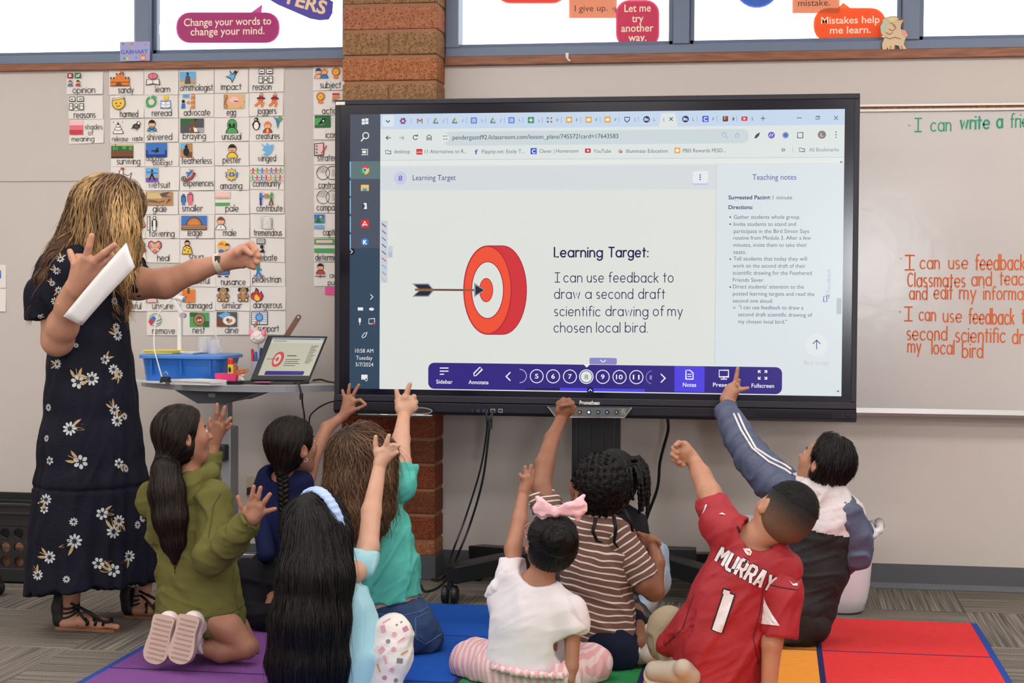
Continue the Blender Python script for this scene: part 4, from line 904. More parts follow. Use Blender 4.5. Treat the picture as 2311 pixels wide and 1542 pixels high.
# ---- the picture on the screen: flat light-giving layers
def scr(name, c, es=1.): return mat('screen_' + name, '#000000', .25, spec=.25, emit=c, es=es)
def wrt(px, py, n=1): q = P(px, py, YS); return q[0], q[2]
screen = thing('s', None, None) if False else None
LAY = {}
def L_(c):
    if c not in LAY: LAY[c] = MB()
    return LAY[c]
_z = [0]
def yz(z): return YS + .0038 - .00022 * z
def rect(x0, y0, x1, y1, c, z=1, r=0):
    a = wrt(x0, (y0 + y1) / 2); b = wrt(x1, (y0 + y1) / 2); t = wrt((x0 + x1) / 2, y0); u = wrt((x0 + x1) / 2, y1)
    L_(c).flat(rrect(a[0], u[1], b[0], t[1], r / 606) if r else [(a[0], u[1]), (b[0], u[1]), (b[0], t[1]), (a[0], t[1])], (0, yz(z), 0), XU, ZU)
def poly(L, c, z=2): L_(c).flat([wrt(*p) for p in L], (0, yz(z), 0), XU, ZU)
def disc(x, y, rx, ry, c, z=2, n=28): q = wrt(x, y); L_(c).flat(circ(q[0], q[1], rx / 606, ry / 606, n), (0, yz(z), 0), XU, ZU)
def ring(x, y, rx, ry, w, c, z=2, n=28): q = wrt(x, y); p = circ(q[0], q[1], rx / 606, ry / 606, n); ribbon(L_(c), p + [p[0]], w / 606, (0, yz(z), 0), XU, ZU)
def line(L, w, c, z=2): ribbon(L_(c), [wrt(*p) for p in L], w / 606, (0, yz(z), 0), XU, ZU)
def text(s_, x0, yb, x1, size, c, z=3, bold=0.): o = P(x0, yb, YS); o[1] = yz(z); font(L_(c), s_, o, XU, ZU, size / 606, wrt(x1, yb)[0] - o[0], bold=bold)
def thin(s_, x0, yb, x1, unit, c, z=3, pen=.07): o = P(x0, yb, YS); o[1] = yz(z); write(L_(c), s_, o, XU, ZU, unit / 606, wrt(x1, yb)[0] - o[0], pen=pen, gap=.2)
PG = '#dde0da'; TX = '#5a6474'; NV = '#17175a'; BAR = '#32267e'
L_(PG).flat([(SX0, SZ0), (SX1, SZ0), (SX1, SZ1), (SX0, SZ1)], (0, YS + .0042, 0), XU, ZU)
xa = wrt(857, 560)[0]
L_('#33475c').flat([(SX0, SZ0), (xa, SZ0), (xa, wrt(820, 560)[1]), (SX0, wrt(820, 560)[1])], (0, yz(1), 0), XU, ZU)
L_('#4a5160').flat([(SX0, wrt(820, 560)[1]), (xa, wrt(820, 560)[1]), (xa, SZ1), (SX0, SZ1)], (0, yz(1), 0), XU, ZU)
rect(789, 364, 857, 404, '#5d7478', 2)
def strip(y0, y1, c, z, xr=SX1, xl=None):
    L_(c).flat([(xl or xa, wrt(1345, y1)[1]), (xr, wrt(1345, y1)[1]), (xr, wrt(1345, y0)[1]), (xl or xa, wrt(1345, y0)[1])], (0, yz(z), 0), XU, ZU)
strip(252, 287, '#c3d5ea', 1); strip(287, 358, '#dbe2e0', 1); strip(358, 374, '#e2e6e2', 1); strip(358, 359, '#b8c0cc', 2); strip(372, 373, '#c8cede', 2)
strip(374, 428, '#d3d9dc', 1, xr=wrt(1615, 560)[0]); strip(374, 886, '#d8e0e4', 2, xl=wrt(1618, 560)[0]); line([(1617, 372), (1613, 822)], 1.5, '#c2ccdc', 3)
rect(1000, 294, 1690, 326, '#cad5da', 2, 15)
rect(862, 260, 889, 286, '#d8e2ec', 2, 6); line([(871, 272), (875, 276), (879, 272)], 2, '#202838', 3)
poly([(1486, 288), (1492, 256), (1523, 254), (1530, 287)], '#dbe2e0', 2)
# tabs
tabs = [(909, 'wheel'), (947, 'm'), (983, 'tri'), (1026, 'tri'), (1069, 'doc'), (1112, 'tri'), (1154, 'doc'), (1198, 'plus'), (1240, 'dots'), (1284, 'slide'), (1328, 'slide'), (1371, 'slide'), (1415, 'shield'), (1459, 'ilc'), (1547, 'ilc'), (1592, 'C'), (1637, 'book'), (1680, 'tube')]
for x, k in tabs:
    y = 273 - (x - 900) * .0068; g = 7
    if k == 'wheel':
        for j, c in enumerate(('#d04848', '#4068c8', '#b03868', '#3a6ab0', '#d04848', '#2a50a0')): disc(x + 5 * math.cos(j * 1.05), y + 5 * math.sin(j * 1.05), 2.8, 2.8, c, 2 + j % 2)
    elif k == 'm':
        line([(x - 5, y + 5), (x - 5, y - 4)], 2.4, '#4a78d8', 3); line([(x - 5, y - 4), (x, y + 1), (x + 5, y - 4)], 2.6, '#d84038', 4); line([(x + 5, y - 4), (x + 5, y + 5)], 2.4, '#3a9a58', 3)
    elif k == 'tri':
        line([(x - 5, y + 5), (x, y - 5)], 3, '#3a9a58', 3); line([(x, y - 5), (x + 5, y + 4)], 3, '#e8b83a', 3); line([(x - 4, y + 5), (x + 5, y + 5)], 3, '#4a78d8', 4)
    elif k == 'doc': rect(x - g, y - g, x + g, y + g, '#5a80d8', 2, 1.5); [line([(x - 4, y - 3 + 3 * j), (x + 4, y - 3 + 3 * j)], 1.3, '#f0f4ff', 3) for j in range(3)]
    elif k == 'plus': rect(x - g, y - g, x + g, y + g, '#3a8a58', 2, 1.5); line([(x - 4, y), (x + 4, y)], 2, '#f0f4ff', 3); line([(x, y - 4), (x, y + 4)], 2, '#f0f4ff', 3)
    elif k == 'dots': [disc(x + a, y + b, 2.4, 2.4, c, 3) for a, b, c in ((-4, -4, '#6a9a5a'), (4, -4, '#d07048'), (-4, 4, '#a04858'), (4, 4, '#8a7a6a'))]
    elif k == 'slide': rect(x - g, y - g, x + g, y + g, '#e2a448', 2, 1.5); rect(x - 4, y - 3, x + 4, y + 3, '#f4ece0', 3)
    elif k == 'shield': line([(x - 6, y - 5), (x + 6, y - 5), (x + 5, y + 2), (x, y + 6), (x - 5, y + 2), (x - 6, y - 5)], 2, '#2a3a6a', 3)
    elif k == 'ilc': disc(x, y, 7.5, 7.5, '#202a66', 2); text('ilc', x - 5, y + 3, x + 5, 9, '#eef0f6', 3, .03)
    elif k == 'C': rect(x - g, y - g, x + g, y + g, '#4456d8', 2, 1); text('C', x - 4, y + 5, x + 4, 13, '#eef0f6', 3, .03)
    elif k == 'book': rect(x - 6, y - 6, x + 6, y + 6, '#5a3a2a', 2, 1); rect(x - 3, y - 5, x, y + 2, '#e2a448', 3); rect(x + 1, y - 5, x + 4, y + 2, '#a83a3a', 3)
    elif k == 'tube': rect(x - g, y - 5, x + g, y + 5, '#dc3a40', 2, 2); poly([(x - 2, y - 3), (x + 3, y), (x - 2, y + 3)], '#ffffff', 3)
    if x not in (909, 947): text({'slide': 'F', 'ilc': 'L', 'tri': '/', 'doc': '\\', 'C': 'F', 'tube': 'S', 'book': 'I', 'plus': ':', 'dots': 'F', 'shield': 'C'}[k], x + 16, y + 4, x + 20, 10, TX, 3)
    if x not in (1459, 1680): line([(x + 19 if x < 950 else x + 26, y - 6), (x + 19 if x < 950 else x + 26, y + 6)], 1, '#8a9cc0', 2)
line([(1511, 265), (1518, 272)], 1.6, '#202838', 3); line([(1518, 265), (1511, 272)], 1.6, '#202838', 3); text('(', 1497, 273, 1500, 11, TX, 3)
line([(1717, 267), (1727, 267)], 1.4, '#303a50'); line([(1722, 262), (1722, 272)], 1.4, '#303a50'); line([(1799, 266), (1809, 266)], 1.4, '#303a50')
rect(1841, 263, 1848, 270, '#303a50', 3); rect(1842, 264, 1847, 269, '#c3d5ea', 4); line([(1843, 262), (1850, 262), (1850, 268)], 1.2, '#303a50', 3)
line([(1883, 262), (1891, 270)], 1.3, '#303a50'); line([(1891, 262), (1883, 270)], 1.3, '#303a50')
# address row
DK = '#323a4c'
line([(871, 311), (881, 311)], 1.8, DK); line([(875, 307), (871, 311), (875, 315)], 1.8, DK)
line([(901, 311), (911, 311)], 1.8, '#9aa0a8'); line([(907, 307), (911, 311), (907, 315)], 1.8, '#9aa0a8')
q = [(937 + 5 * math.cos(a), 310 + 5 * math.sin(a)) for a in np.linspace(.5, 5.5, 14)]; line(q, 1.7, DK); line([(942, 303), (942, 307), (938, 307)], 1.5, DK)
line([(963, 316), (963, 308), (968, 304), (973, 308), (973, 316), (970, 316), (970, 311), (966, 311), (966, 316), (963, 316)], 1.5, DK)
disc(1004, 311, 10, 10, '#dde4e2', 3); line([(1000, 307), (1003, 307)], 1.5, DK, 4); line([(1005, 307), (1009, 307)], 1.3, DK, 4); line([(1000, 314), (1004, 314)], 1.3, DK, 4); line([(1006, 314), (1009, 314)], 1.5, DK, 4)
text('pendergastd92.ilclassroom.com/lesson_plans/745572?card=17643583', 1021, 315, 1395, 14.5, '#2e3442', 3)
ring(1634, 304, 4.5, 4.5, 1.6, DK); line([(1637, 307), (1642, 312)], 1.8, DK)
st = []
for j in range(11): a = -math.pi / 2 + j * math.pi / 5; r = 7 if j % 2 == 0 else 3; st.append((1664 + r * math.cos(a), 306 + r * math.sin(a)))
line(st, 1.5, DK)
poly([(1702, 312), (1706, 304), (1715, 298), (1713, 306), (1707, 312)], '#3a4254', 3); disc(1741, 305, 7.5, 7.5, '#6e5ac0', 3); line([(1736, 308), (1740, 302), (1741, 308), (1745, 302)], 1.5, '#e8e4f8', 4)
disc(1773, 305, 7, 7, '#8494b4', 3); disc(1773, 305, 4, 4, '#3c6cc8', 4); line([(1800, 299), (1812, 299), (1812, 311), (1800, 311), (1800, 299)], 1.6, DK, 3)
disc(1855, 304, 9, 9, '#8a7878', 3); text('L', 1852, 308, 1858, 11, '#f0eeee', 4); [disc(1887, 298 + 6 * j, 1.4, 1.4, DK, 3, 8) for j in range(3)]
# bookmarks
def folder(x, y): line([(x - 6, y + 4), (x - 6, y - 4), (x - 1, y - 4), (x + 1, y - 2), (x + 6, y - 2), (x + 6, y + 4), (x - 6, y + 4)], 1.4, '#4a5464', 3)
folder(876, 343); text('desktop', 889, 346, 925, 12, TX); rect(939, 336, 953, 349, '#cc3a3c', 2, 1.5); text('edu', 940, 345, 952, 6, '#f0e0e0', 3); text('11 Alternatives to R...', 958, 346, 1053, 12, TX)
text('f', 1071, 348, 1078, 15, '#3c58b0', 3, .02); text('Flippity.net: Easily T...', 1087, 346, 1183, 12, TX); rect(1197, 334, 1211, 348, '#3c50d0', 2, 1); text('C', 1200, 346, 1208, 13, '#f0f0ff', 3, .03)
text('Clever | Homeroom', 1217, 345, 1305, 12, TX); rect(1320, 335, 1333, 345, '#cc2e34', 2, 2); poly([(1325, 337), (1330, 340), (1325, 343)], '#ffffff', 3); text('YouTube', 1339, 345, 1379, 12, TX)
poly([(1395, 341), (1399, 335), (1402, 342), (1398, 347)], '#e09a58', 3); poly([(1399, 345), (1404, 338), (1404, 345)], '#3a70c0', 4); text('Illuminate Education', 1413, 345, 1507, 12, TX)
rect(1522, 333, 1535, 346, '#e2a448', 2, 1.5); rect(1525, 336, 1532, 343, '#f4ece0', 3); text('PBIS Rewards PESD...', 1541, 344, 1638, 12, TX)
text('»', 1763, 342, 1772, 16, DK); line([(1789, 331), (1789, 344)], 1, '#a8b4c4'); folder(1810, 338); text('All Bookmarks', 1826, 342, 1893, 12, '#7c8690'); poly([(1895, 367), (1902, 367), (1898.5, 363)], '#505868', 3)
# slide
disc(903, 402, 15, 15, '#c3c9e6', 2); text('8', 899, 408, 907, 17, '#3a3a8a', 3); text('Learning Target', 931, 407, 1028, 18, '#3c3a80', 3)
rect(1563, 387, 1598, 417, '#b4bcec', 2, 4); rect(1563, 386, 1598, 414, '#e4e8ea', 3, 4); [disc(1580, 395 + 5 * j, 1.6, 1.6, NV, 4, 8) for j in range(3)]
text('Teaching notes', 1698, 406, 1797, 18, '#4c4a98', 4)
nt_ = [('Suggested Pacing:', 1644, 450, 1739, .02, '#2a3258'), ('1 minute', 1744, 450, 1788, 0, TX), ('Directions:', 1644, 472, 1699, .02, '#2a3258'), ('Gather students whole group.', 1656, 494, 1806, 0, TX),
 ('Invite students to stand and', 1656, 510, 1796, 0, TX), ('participate in the Bird Simon Says', 1656, 526, 1826, 0, TX), ('routine from Module 3. After a few', 1655, 541, 1830, 0, TX), ('minutes, invite them to take their', 1655, 557, 1821, 0, TX), ('seats.', 1655, 573, 1684, 0, TX),
 ('Tell students that today they will', 1655, 588, 1821, 0, TX), ('work on the second draft of their', 1654, 604, 1818, 0, TX), ('scientific drawing for the Feathered', 1654, 620, 1832, 0, TX), ('Friends Saver.', 1654, 636, 1725, 0, TX),
 ("Direct students' attention to the", 1654, 651, 1814, 0, TX), ('posted learning targets and read the', 1654, 667, 1838, 0, TX), ('second one aloud:', 1654, 683, 1744, 0, TX), ('"I can use feedback to draw a', 1667, 698, 1813, 0, TX), ('second draft scientific drawing of', 1666, 714, 1833, 0, TX), ('my chosen local bird."', 1666, 730, 1776, 0, TX)]
for s_, a, y, b, bo, c in nt_: text(s_, a, y, b, 12.5, c, 4, bo)
for y in (490, 506, 585, 648): disc(1648, y, 1.8, 1.8, '#2a3258', 4, 8)
ring(1657, 695, 2, 2, 1, TX, 4, 10)
# target drawing
OR, OD, OL = '#ee5236', '#cf333a', '#a8203c'
def ell(cx, cy, rx, ry, n=40): return [(cx + rx * math.cos(2 * math.pi * i / n), cy + ry * math.sin(2 * math.pi * i / n)) for i in range(n)]
sil = [(1100 + 54 * math.cos(a), 655 + 100 * math.sin(a)) for a in np.linspace(math.pi / 2, 1.5 * math.pi, 22)] + [(1134 + 54 * math.cos(a), 655 + 100 * math.sin(a)) for a in np.linspace(-math.pi / 2, math.pi / 2, 22)]
poly(sil, OD, 2); line(sil + [sil[0]], 2, OL, 3); disc(1100, 655, 53.5, 99, OR, 4, 48); line(ell(1100, 655, 53.5, 99)[-10:] + ell(1100, 655, 53.5, 99)[:10], 2, OL, 5)
disc(1100, 655, 37, 65, PG, 6, 40); ring(1100, 655, 37, 65, 2, OL, 7, 40); disc(1097, 655, 15.5, 27, OR, 8); ring(1097, 655, 15.5, 27, 1.6, OL, 9)
line([(940, 654), (1072, 655)], 4.5, '#6a4a42', 10); line([(938, 654), (975, 654)], 5, '#8a6038', 12); line([(1047, 655), (1072, 655)], 5, '#8a6038', 12)
for sg in (-1, 1):
    poly([(930, 655 + 15 * sg), (967, 655 + 15 * sg), (979, 655 + 1 * sg), (944, 655 + 1 * sg)], '#8a93a4', 10); poly([(935, 655 + 12.5 * sg), (966, 655 + 12.5 * sg), (975, 655 + 2 * sg), (947, 655 + 2 * sg)], '#222634', 11)
poly([(1070, 638), (1094, 655), (1070, 671)], '#8a93a4', 13); poly([(1073, 644), (1092, 655), (1073, 666)], '#222634', 14)
thin('Learning', 1251, 580, 1359, 29, '#14124c', 3, .115); thin('Target:', 1374, 580, 1462, 29, '#14124c', 3, .115)
for words, y in (((('I', 1252, 1263), ('can', 1272, 1313), ('use', 1325, 1362), ('feedback', 1374, 1485), ('to', 1497, 1519)), 637), ((('draw', 1251, 1308), ('a', 1321, 1334), ('second', 1346, 1428), ('draft', 1441, 1500)), 674),
                 ((('scientific', 1251, 1354), ('drawing', 1367, 1462), ('of', 1474, 1497), ('my', 1507, 1540)), 713), ((('chosen', 1250, 1334), ('local', 1346, 1399), ('bird.', 1411, 1461)), 750)):
    for s_, a, b in words: thin(s_, a, y, b, 29, '#1c1a52', 3, .068)
# floating tool strip
rect(859, 498, 874, 638, '#c6ccd2', 2, 2); [line([(862, 505 + 15.5 * j), (870, 512 + 15.5 * j)], 2, c, 4) for j, c in enumerate(('#3a3a50', '#4a5aa0', '#5a6ab0', '#2838a8', '#505050', '#c04040', '#58a8e0', '#8898a0', '#b0b8c0'))]
rect(875, 555, 886, 582, '#c6ccd2', 2, 3); [line([(877, 570 + 3 * j), (884, 570 + 3 * j)], 1, '#8a929c', 3) for j in range(4)]
disc(793, 568, 8, 8, '#141c28', 3); line([(791, 564), (795, 568), (791, 572)], 1.5, '#f0f0f0', 4)
# taskbar
wt = '#e6e8e6'
for a, b in ((816, 268), (824, 267)):
    for c in (0, 7): rect(a, b + c, a + 7, b + c + 6, wt, 3)
ring(825, 306, 7, 7, 2.4, wt, 3); line([(820, 312), (815, 318)], 3, wt, 3)
for y in (337, 349): line([(816, y), (826, y)], 2, wt, 3)
rect(817, 340, 826, 346, wt, 3); line([(829, 336), (829, 350)], 1.6, wt, 3)
for a0, c in ((-30, '#e8c23a'), (90, '#3a9a58'), (210, '#d84038')):
    q = wrt(823, 384); L_(c).flat([(q[0], q[1])] + circ(q[0], q[1], 10.5 / 606, n=8, a0=-a0 - 120, a1=-a0), (0, yz(3), 0), XU, ZU)
disc(823, 384, 5.4, 5.4, wt, 4); disc(823, 384, 4, 4, '#3f74d8', 5)
rect(814, 417, 832, 431, '#e8c45a', 3, 1); rect(818, 425, 828, 431, '#4a90d0', 4); rect(817, 456, 829, 474, '#403848', 3); poly([(819, 458), (827, 458), (820, 472), (828, 472)], '#d8e8f0', 4)
rect(814, 496, 832, 514, '#d42c30', 3, 3); line([(818, 510), (823, 500), (823, 505), (828, 508)], 1.8, '#fff', 4) if False else line([(818, 510), (823, 500), (828, 508), (818, 507)], 1.8, '#ffffff', 4)
disc(823, 546, 9, 9, '#3a78c8', 3); text('K', 819, 551, 828, 13, '#ffffff', 4, .04)
for y0 in (365, 408, 448, 489, 530): line([(790, y0), (790, y0 + 34)], 2.4, '#86c4e8', 3)
line([(836, 665), (841, 670), (836, 676)], 1.8, wt, 3); rect(807, 694, 819, 701, wt, 3); disc(838, 698, 6, 3.5, wt, 3); rect(809, 718, 814, 728, wt, 3, 2); line([(811.5, 728), (811.5, 733)], 1.6, wt, 3); line([(832, 720), (845, 719), (845, 731), (832, 731), (832, 720)], 1.6, wt, 3); disc(843, 730, 3, 3, '#e03038', 4)
line([(816, 760), (822, 752), (828, 750), (824, 760), (818, 763), (816, 760)], 1.6, wt, 3)
text('10:58 AM', 801, 796, 842, 13, wt, 3); text('Tuesday', 803, 812, 840, 13, wt, 3); text('5/7/2024', 802, 827, 842, 13, wt, 3); rect(815, 846, 829, 857, wt, 3); disc(826, 857, 4, 4, '#33475c', 4); ring(826, 857, 3, 3, 1.3, wt, 5)
# bottom navigation bar
def bx(x, y): return y + (x - 1345) * .0125
rect(966, 824, 1765, 884, BAR, 3, 14); rect(1522, 827, 1590, 885, '#4f43dd', 4); rect(1263, 877, 1455, 884, '#4a44e4', 4); rect(1187, 876, 1263, 880, '#241a58', 4)
rect(1330, 808, 1392, 823, '#8a86c4', 3, 4); line([(1355, 813), (1361, 818), (1367, 813)], 1.8, '#f0f0ff', 4); poly([(1317, 823), (1331, 823), (1324, 830)], '#eeeef8', 5)
disc(1332, 882, 8, 8, '#1a1648', 5); line([(1328, 883), (1332, 879), (1336, 883)], 1.3, '#ffffff', 6)
W_ = '#f2f2fa'
for j in range(3): line([(993, 831 + 7 * j), (1011 if j < 2 else 1001, 831 + 7 * j)], 2.4, W_, 4)
text('Sidebar', 984, 866, 1021, 13, W_, 4, .01); line([(1070, 849), (1069, 843), (1083, 829), (1088, 834), (1074, 848), (1070, 849)], 2.2, W_, 4); text('Annotate', 1057, 867, 1102, 13, W_, 4, .01)
line([(1151, 841), (1142, 850), (1151, 859)], 2.6, W_, 4); line([(1492, 845), (1501, 854), (1492, 863)], 2.6, W_, 4)
for x, s_, in ((1211, '5'), (1248, '6'), (1286, '7'), (1360, '9'), (1398, '10'), (1436, '11')):
    y = 849.5 + (x - 1211) * .009; ring(x, y, 15, 15, 1.8, W_, 4, 30); text(s_, x - (4 if len(s_) == 1 else 8), y + 5, x + (4 if len(s_) == 1 else 7), 15, W_, 4, .015)
ring(1323, 850.5, 15.5, 15.5, 2, W_, 4, 30); disc(1323, 850.5, 12.8, 12.8, '#dfe6dc', 5); text('8', 1319, 856, 1327, 15, '#6c7488', 6)
q = [(1173 + 15 * math.cos(a), 849 + 15 * math.sin(a)) for a in np.linspace(-1.57, 1.57, 12)]; line(q, 1.8, '#b8b4dc', 4); q = [(1473 + 15 * math.cos(a), 852 + 15 * math.sin(a)) for a in np.linspace(1.8, 4.5, 12)]; line(q, 1.6, '#8a84c4', 4); text('1', 1466, 857, 1471, 14, '#8a84c4', 4)
line([(1548, 836), (1557, 836), (1564, 842), (1564, 856), (1548, 856), (1548, 836)], 2.2, W_, 5); line([(1552, 845), (1560, 845)], 1.8, W_, 5); line([(1552, 850), (1560, 850)], 1.8, W_, 5); text('Notes', 1541, 873, 1571, 13, W_, 5, .01)
line([(1623, 836), (1644, 836), (1644, 851), (1623, 851), (1623, 836)], 2.4, W_, 4); line([(1627, 856), (1640, 856)], 2.2, W_, 4); line([(1633, 851), (1633, 856)], 2.2, W_, 4); text('Present', 1609, 873, 1653, 13, W_, 4, .01)
for sx, sy in ((-1, -1), (1, -1), (-1, 1), (1, 1)):
    cx_, cy_ = 1721 + 5 * sx, 846.5 + 5 * sy; line([(cx_, cy_), (cx_ + 4.5 * sx, cy_ + 4.5 * sy)], 2, W_, 4); line([(cx_ + 4.5 * sx, cy_), (cx_ + 4.5 * sx, cy_ + 4.5 * sy), (cx_, cy_ + 4.5 * sy)], 2, W_, 4)
text('Fullscreen', 1696, 875, 1747, 13, W_, 4, .01)
line([(862, 880), (1345, 884), (1880, 892)], 2, '#f2f2ff', 3) if False else None
disc(1843, 779, 25, 25, '#dfe5e6', 3); line([(1843, 768), (1843, 788)], 1.8, '#35357c', 4); line([(1835, 776), (1843, 768), (1851, 776)], 1.8, '#35357c', 4); text('Back to top', 1815, 823, 1870, 13, '#c0c8cc', 4)
o = P(1874, 660, YS); o[1] = yz(4); font(L_('#b4bcd4'), 'Feedback', o, ZU, -XU, 12.5 / 606, 53 / 606); line([(1859, 669), (1866, 669), (1866, 681), (1859, 681), (1859, 669)], 1.6, '#6a6ab4', 4); line([(1864, 666), (1871, 666), (1870, 674)], 1.4, '#6a6ab4', 4)
rect(1888, 673, 1899, 709, '#b8c0c8', 3); poly([(1888, 882), (1895, 882), (1891, 886)], '#4a4a9a', 3)
screen_root = LAY.pop(PG).build('screen', scr(PG, PG), TV)
nm = {BAR: 'navigation_bar', '#c3d5ea': 'tab_strip', '#33475c': 'taskbar', OR: 'target_drawing', '#dbe2e0': 'toolbar'}
LOC[screen_root.name] = LOC[TV.name]
for c, mb_ in LAY.items():
    o = mb_.build(nm.get(c, 'screen_graphics'), scr(c, c), screen_root); 
    if c not in nm: o['kind'] = 'stuff'

# ---- mobile stand
ST = TV
cA, cB = P(1292, 960, -.45)[0], P(1400, 960, -.45)[0]
m = MB(); m.bar(cA, cB, -.47, -.42, .12, 1.5); m.build('column', M_stl, ST, bevel=.004)
m = MB(); cx_ = (cA + cB) / 2
for x in (cA + .02, cx_ - .025, cx_ + .025, cB - .02): m.bar(x - .003, x + .003, -.476, -.468, .12, 1.49)
m.build('column_ribs', M_blk, ST)
m = MB()
for s_, x in ((-1, cx_ - .22), (1, cx_ + .22)): m.bar(x - .03, x + .03, YS + .1, -.47, .8, 1.6)
m.bar(cx_ - .32, cx_ + .32, -.50, -.46, 1.05, 1.13).build('mount_bracket', M_stl, ST, bevel=.003)
fx = P(1016, 1340, -.66)[0]
for s_ in (-1, 1):
    x = cx_ + s_ * (cx_ - fx)
    # splayed leg: from column foot forward to the caster
    m = MB(); a = np.array((cx_ + s_ * .22, -.42, .155)); b = np.array((x, -.67, .115)); d = nrm(b - a); sd = nrm(np.cross(d, (0, 0, 1)))
    up = np.cross(sd, d)
    R = np.stack([d, sd, up], 1); m.box((a + b) / 2, (np.linalg.norm(b - a), .085, .066), R)
    m.build('leg', M_stl, ST, bevel=.004)
    m = MB(); a2 = np.array((cx_ + s_ * .22, -.42, .155)); b2 = np.array((x, -.12, .115)); d = nrm(b2 - a2); sd = nrm(np.cross(d, (0, 0, 1))); R = np.stack([d, sd, np.cross(sd, d)], 1)
    m.box((a2 + b2) / 2, (np.linalg.norm(b2 - a2), .075, .055), R); m.build('leg', M_stl, ST, bevel=.004)
    for yy in (-.655, -.14):
        cc = MB().lathe([(.012, .09), (.012, .07), (.03, .066), (.03, .058)], (x, yy, 0), 14).build('caster', M_blk, ST, smooth=False)
        LOC[cc.name] = LOC[ST.name]
        for q in (-1, 1): MB().lathe([(.0, -.012), (.030, -.012), (.036, -.006), (.036, .006), (.030, .012), (.0, .012)], (x + q * .018, yy - .008, .036), 22, (1, 0, 0)).build('wheel', M_blk, cc, smooth=False, bevel=.002)
MB().bar(cx_ - .25, cx_ + .25, -.47, -.39, .125, .185).build('foot_crossbar', M_stl, ST, bevel=.004)
# dark panel of the stand's base box by the right leg
MB().bar(P(1502, 1280, -.4)[0], P(1570, 1280, -.4)[0], -.42, -.36, .10, .2).build('base_box', M_blk, ST, bevel=.004)
# cables
M_cab = mat('black_cable', '#101113', .4)
def cable(label, pts, r=.0038, name='cable', col=None, n=8):
    p = [np.array(q, float) for q in pts]; out = []
    for i in range(len(p) - 1):
        a, b, c, d = p[max(i - 1, 0)], p[i], p[i + 1], p[min(i + 2, len(p) - 1)]
        for t in np.linspace(0, 1, n, endpoint=False):
            out.append(.5 * ((2 * b) + (-a + c) * t + (2 * a - 5 * b + 4 * c - d) * t * t + (-a + 3 * b - 3 * c + d) * t ** 3))
    out.append(p[-1]); return tag(MB().tube(out, r, 7).build(name, col or M_cab, smooth=True), label, 'cable')
cable('black cable hanging from the front ports of the screen, left of two', [P(1100, 925, -.632), P(1098, 940, -.645), P(1098, 975, -.64), P(1084, 1060, -.62), P(1050, 1170, -.6), P(1020, 1250, -.6), G(1006, 1298, .02), G(985, 1310, .008), G(965, 1300, .006)])
cable('black cable hanging from the front ports of the screen, right of two', [P(1114, 927, -.632), P(1108, 942, -.65), P(1104, 970, -.645), P(1090, 1080, -.62), P(1062, 1180, -.59), P(1030, 1260, -.58), G(1012, 1300, .02), G(990, 1325, .006), G(960, 1335, .006), G(948, 1318, .006)], .0045)
tag(MB().lathe([(.008, 0), (.009, .03), (.006, .05)], P(1106, 968, -.645), 12).build('cable_adapter', M_blk), 'small black adapter block on the cable under the screen', 'adapter')
cable('thick black power cable curving down behind the screen to the right', [P(1507, 948, -.35), P(1507, 975, -.3), P(1490, 1040, -.25), P(1484, 1100, -.22), P(1463, 1160, -.2), P(1452, 1200, -.2), P(1450, 1275, -.2)], .0062)
# ================================================================= rug, desk and the things around
def fab(name, c, c2, b=(260, .5), rough=.95): return mat(name, c, rough, spec=.15, noise=(c2, 40, .5), bump=b)
QX0, QX1, QY0, QY1 = -2.03, .705, -.705, -3.3
cw = (QX1 - QX0) / 5
rug = thing('classroom_rug', 'large rug with purple, blue, green, orange and red columns of squares under the children', 'rug', ((QX0 + QX1) / 2, QY0, 0))
rc = [('#7c4c8e', '#704482'), ('#1f56b4', '#1a4ca2'), ('#2f8a50', '#287a46'), ('#ea9a3e', '#dd8c34'), ('#da3a3c', '#cc3034')]
m = MB()
rows = [QY0, -1.262, -1.922, -2.58, QY1]
for i in range(5):
    m.mi(i).bar(QX0 + cw * i, QX0 + cw * (i + 1), QY1, QY0, .0005, .009)
m.build('pile', [fab('rug_%d' % i, a, b) for i, (a, b) in enumerate(rc)], rug)
m = MB()
for i in range(1, 5): m.bar(QX0 + cw * i - .009, QX0 + cw * i + .009, QY1, QY0, .009, .0098)
for y in rows[1:-1]: m.bar(QX0, QX1, y - .004, y + .004, .009, .0097)
m.build('grid_lines', fab('rug_line', '#2c2a5c', '#26244e'), rug)['kind'] = 'stuff'
for a_ in (QX1, QX0 - .022): MB().bar(a_, a_ + .022, QY1, QY0, .0005, .0092).build('edge_binding', fab('rug_edge', '#2a4a9a', '#24418a'), rug, bevel=.002)

# ---- adjustable desk
YD = -.55; ZD = P(530, 871, YD)[2]
dx0, dx1 = P(258, 866, YD)[0], P(800, 866, YD)[0]
desk = thing('standing_desk', 'grey height adjustable desk holding the laptop and blue bin', 'desk', (P(505, 1000, -.3)[0], -.3, 0))
top = [(dx0, -.185)]
n = 24
for i in range(n + 1):
    t = i / n; x = dx0 + (dx1 - dx0) * t; top.append((x, YD + .20 * abs((x - P(530, 871, YD)[0]) / .43) ** 2.3))
top = [q_ for q_ in top if q_[1] <= -.184] + [(dx1 - .02, -.185)]
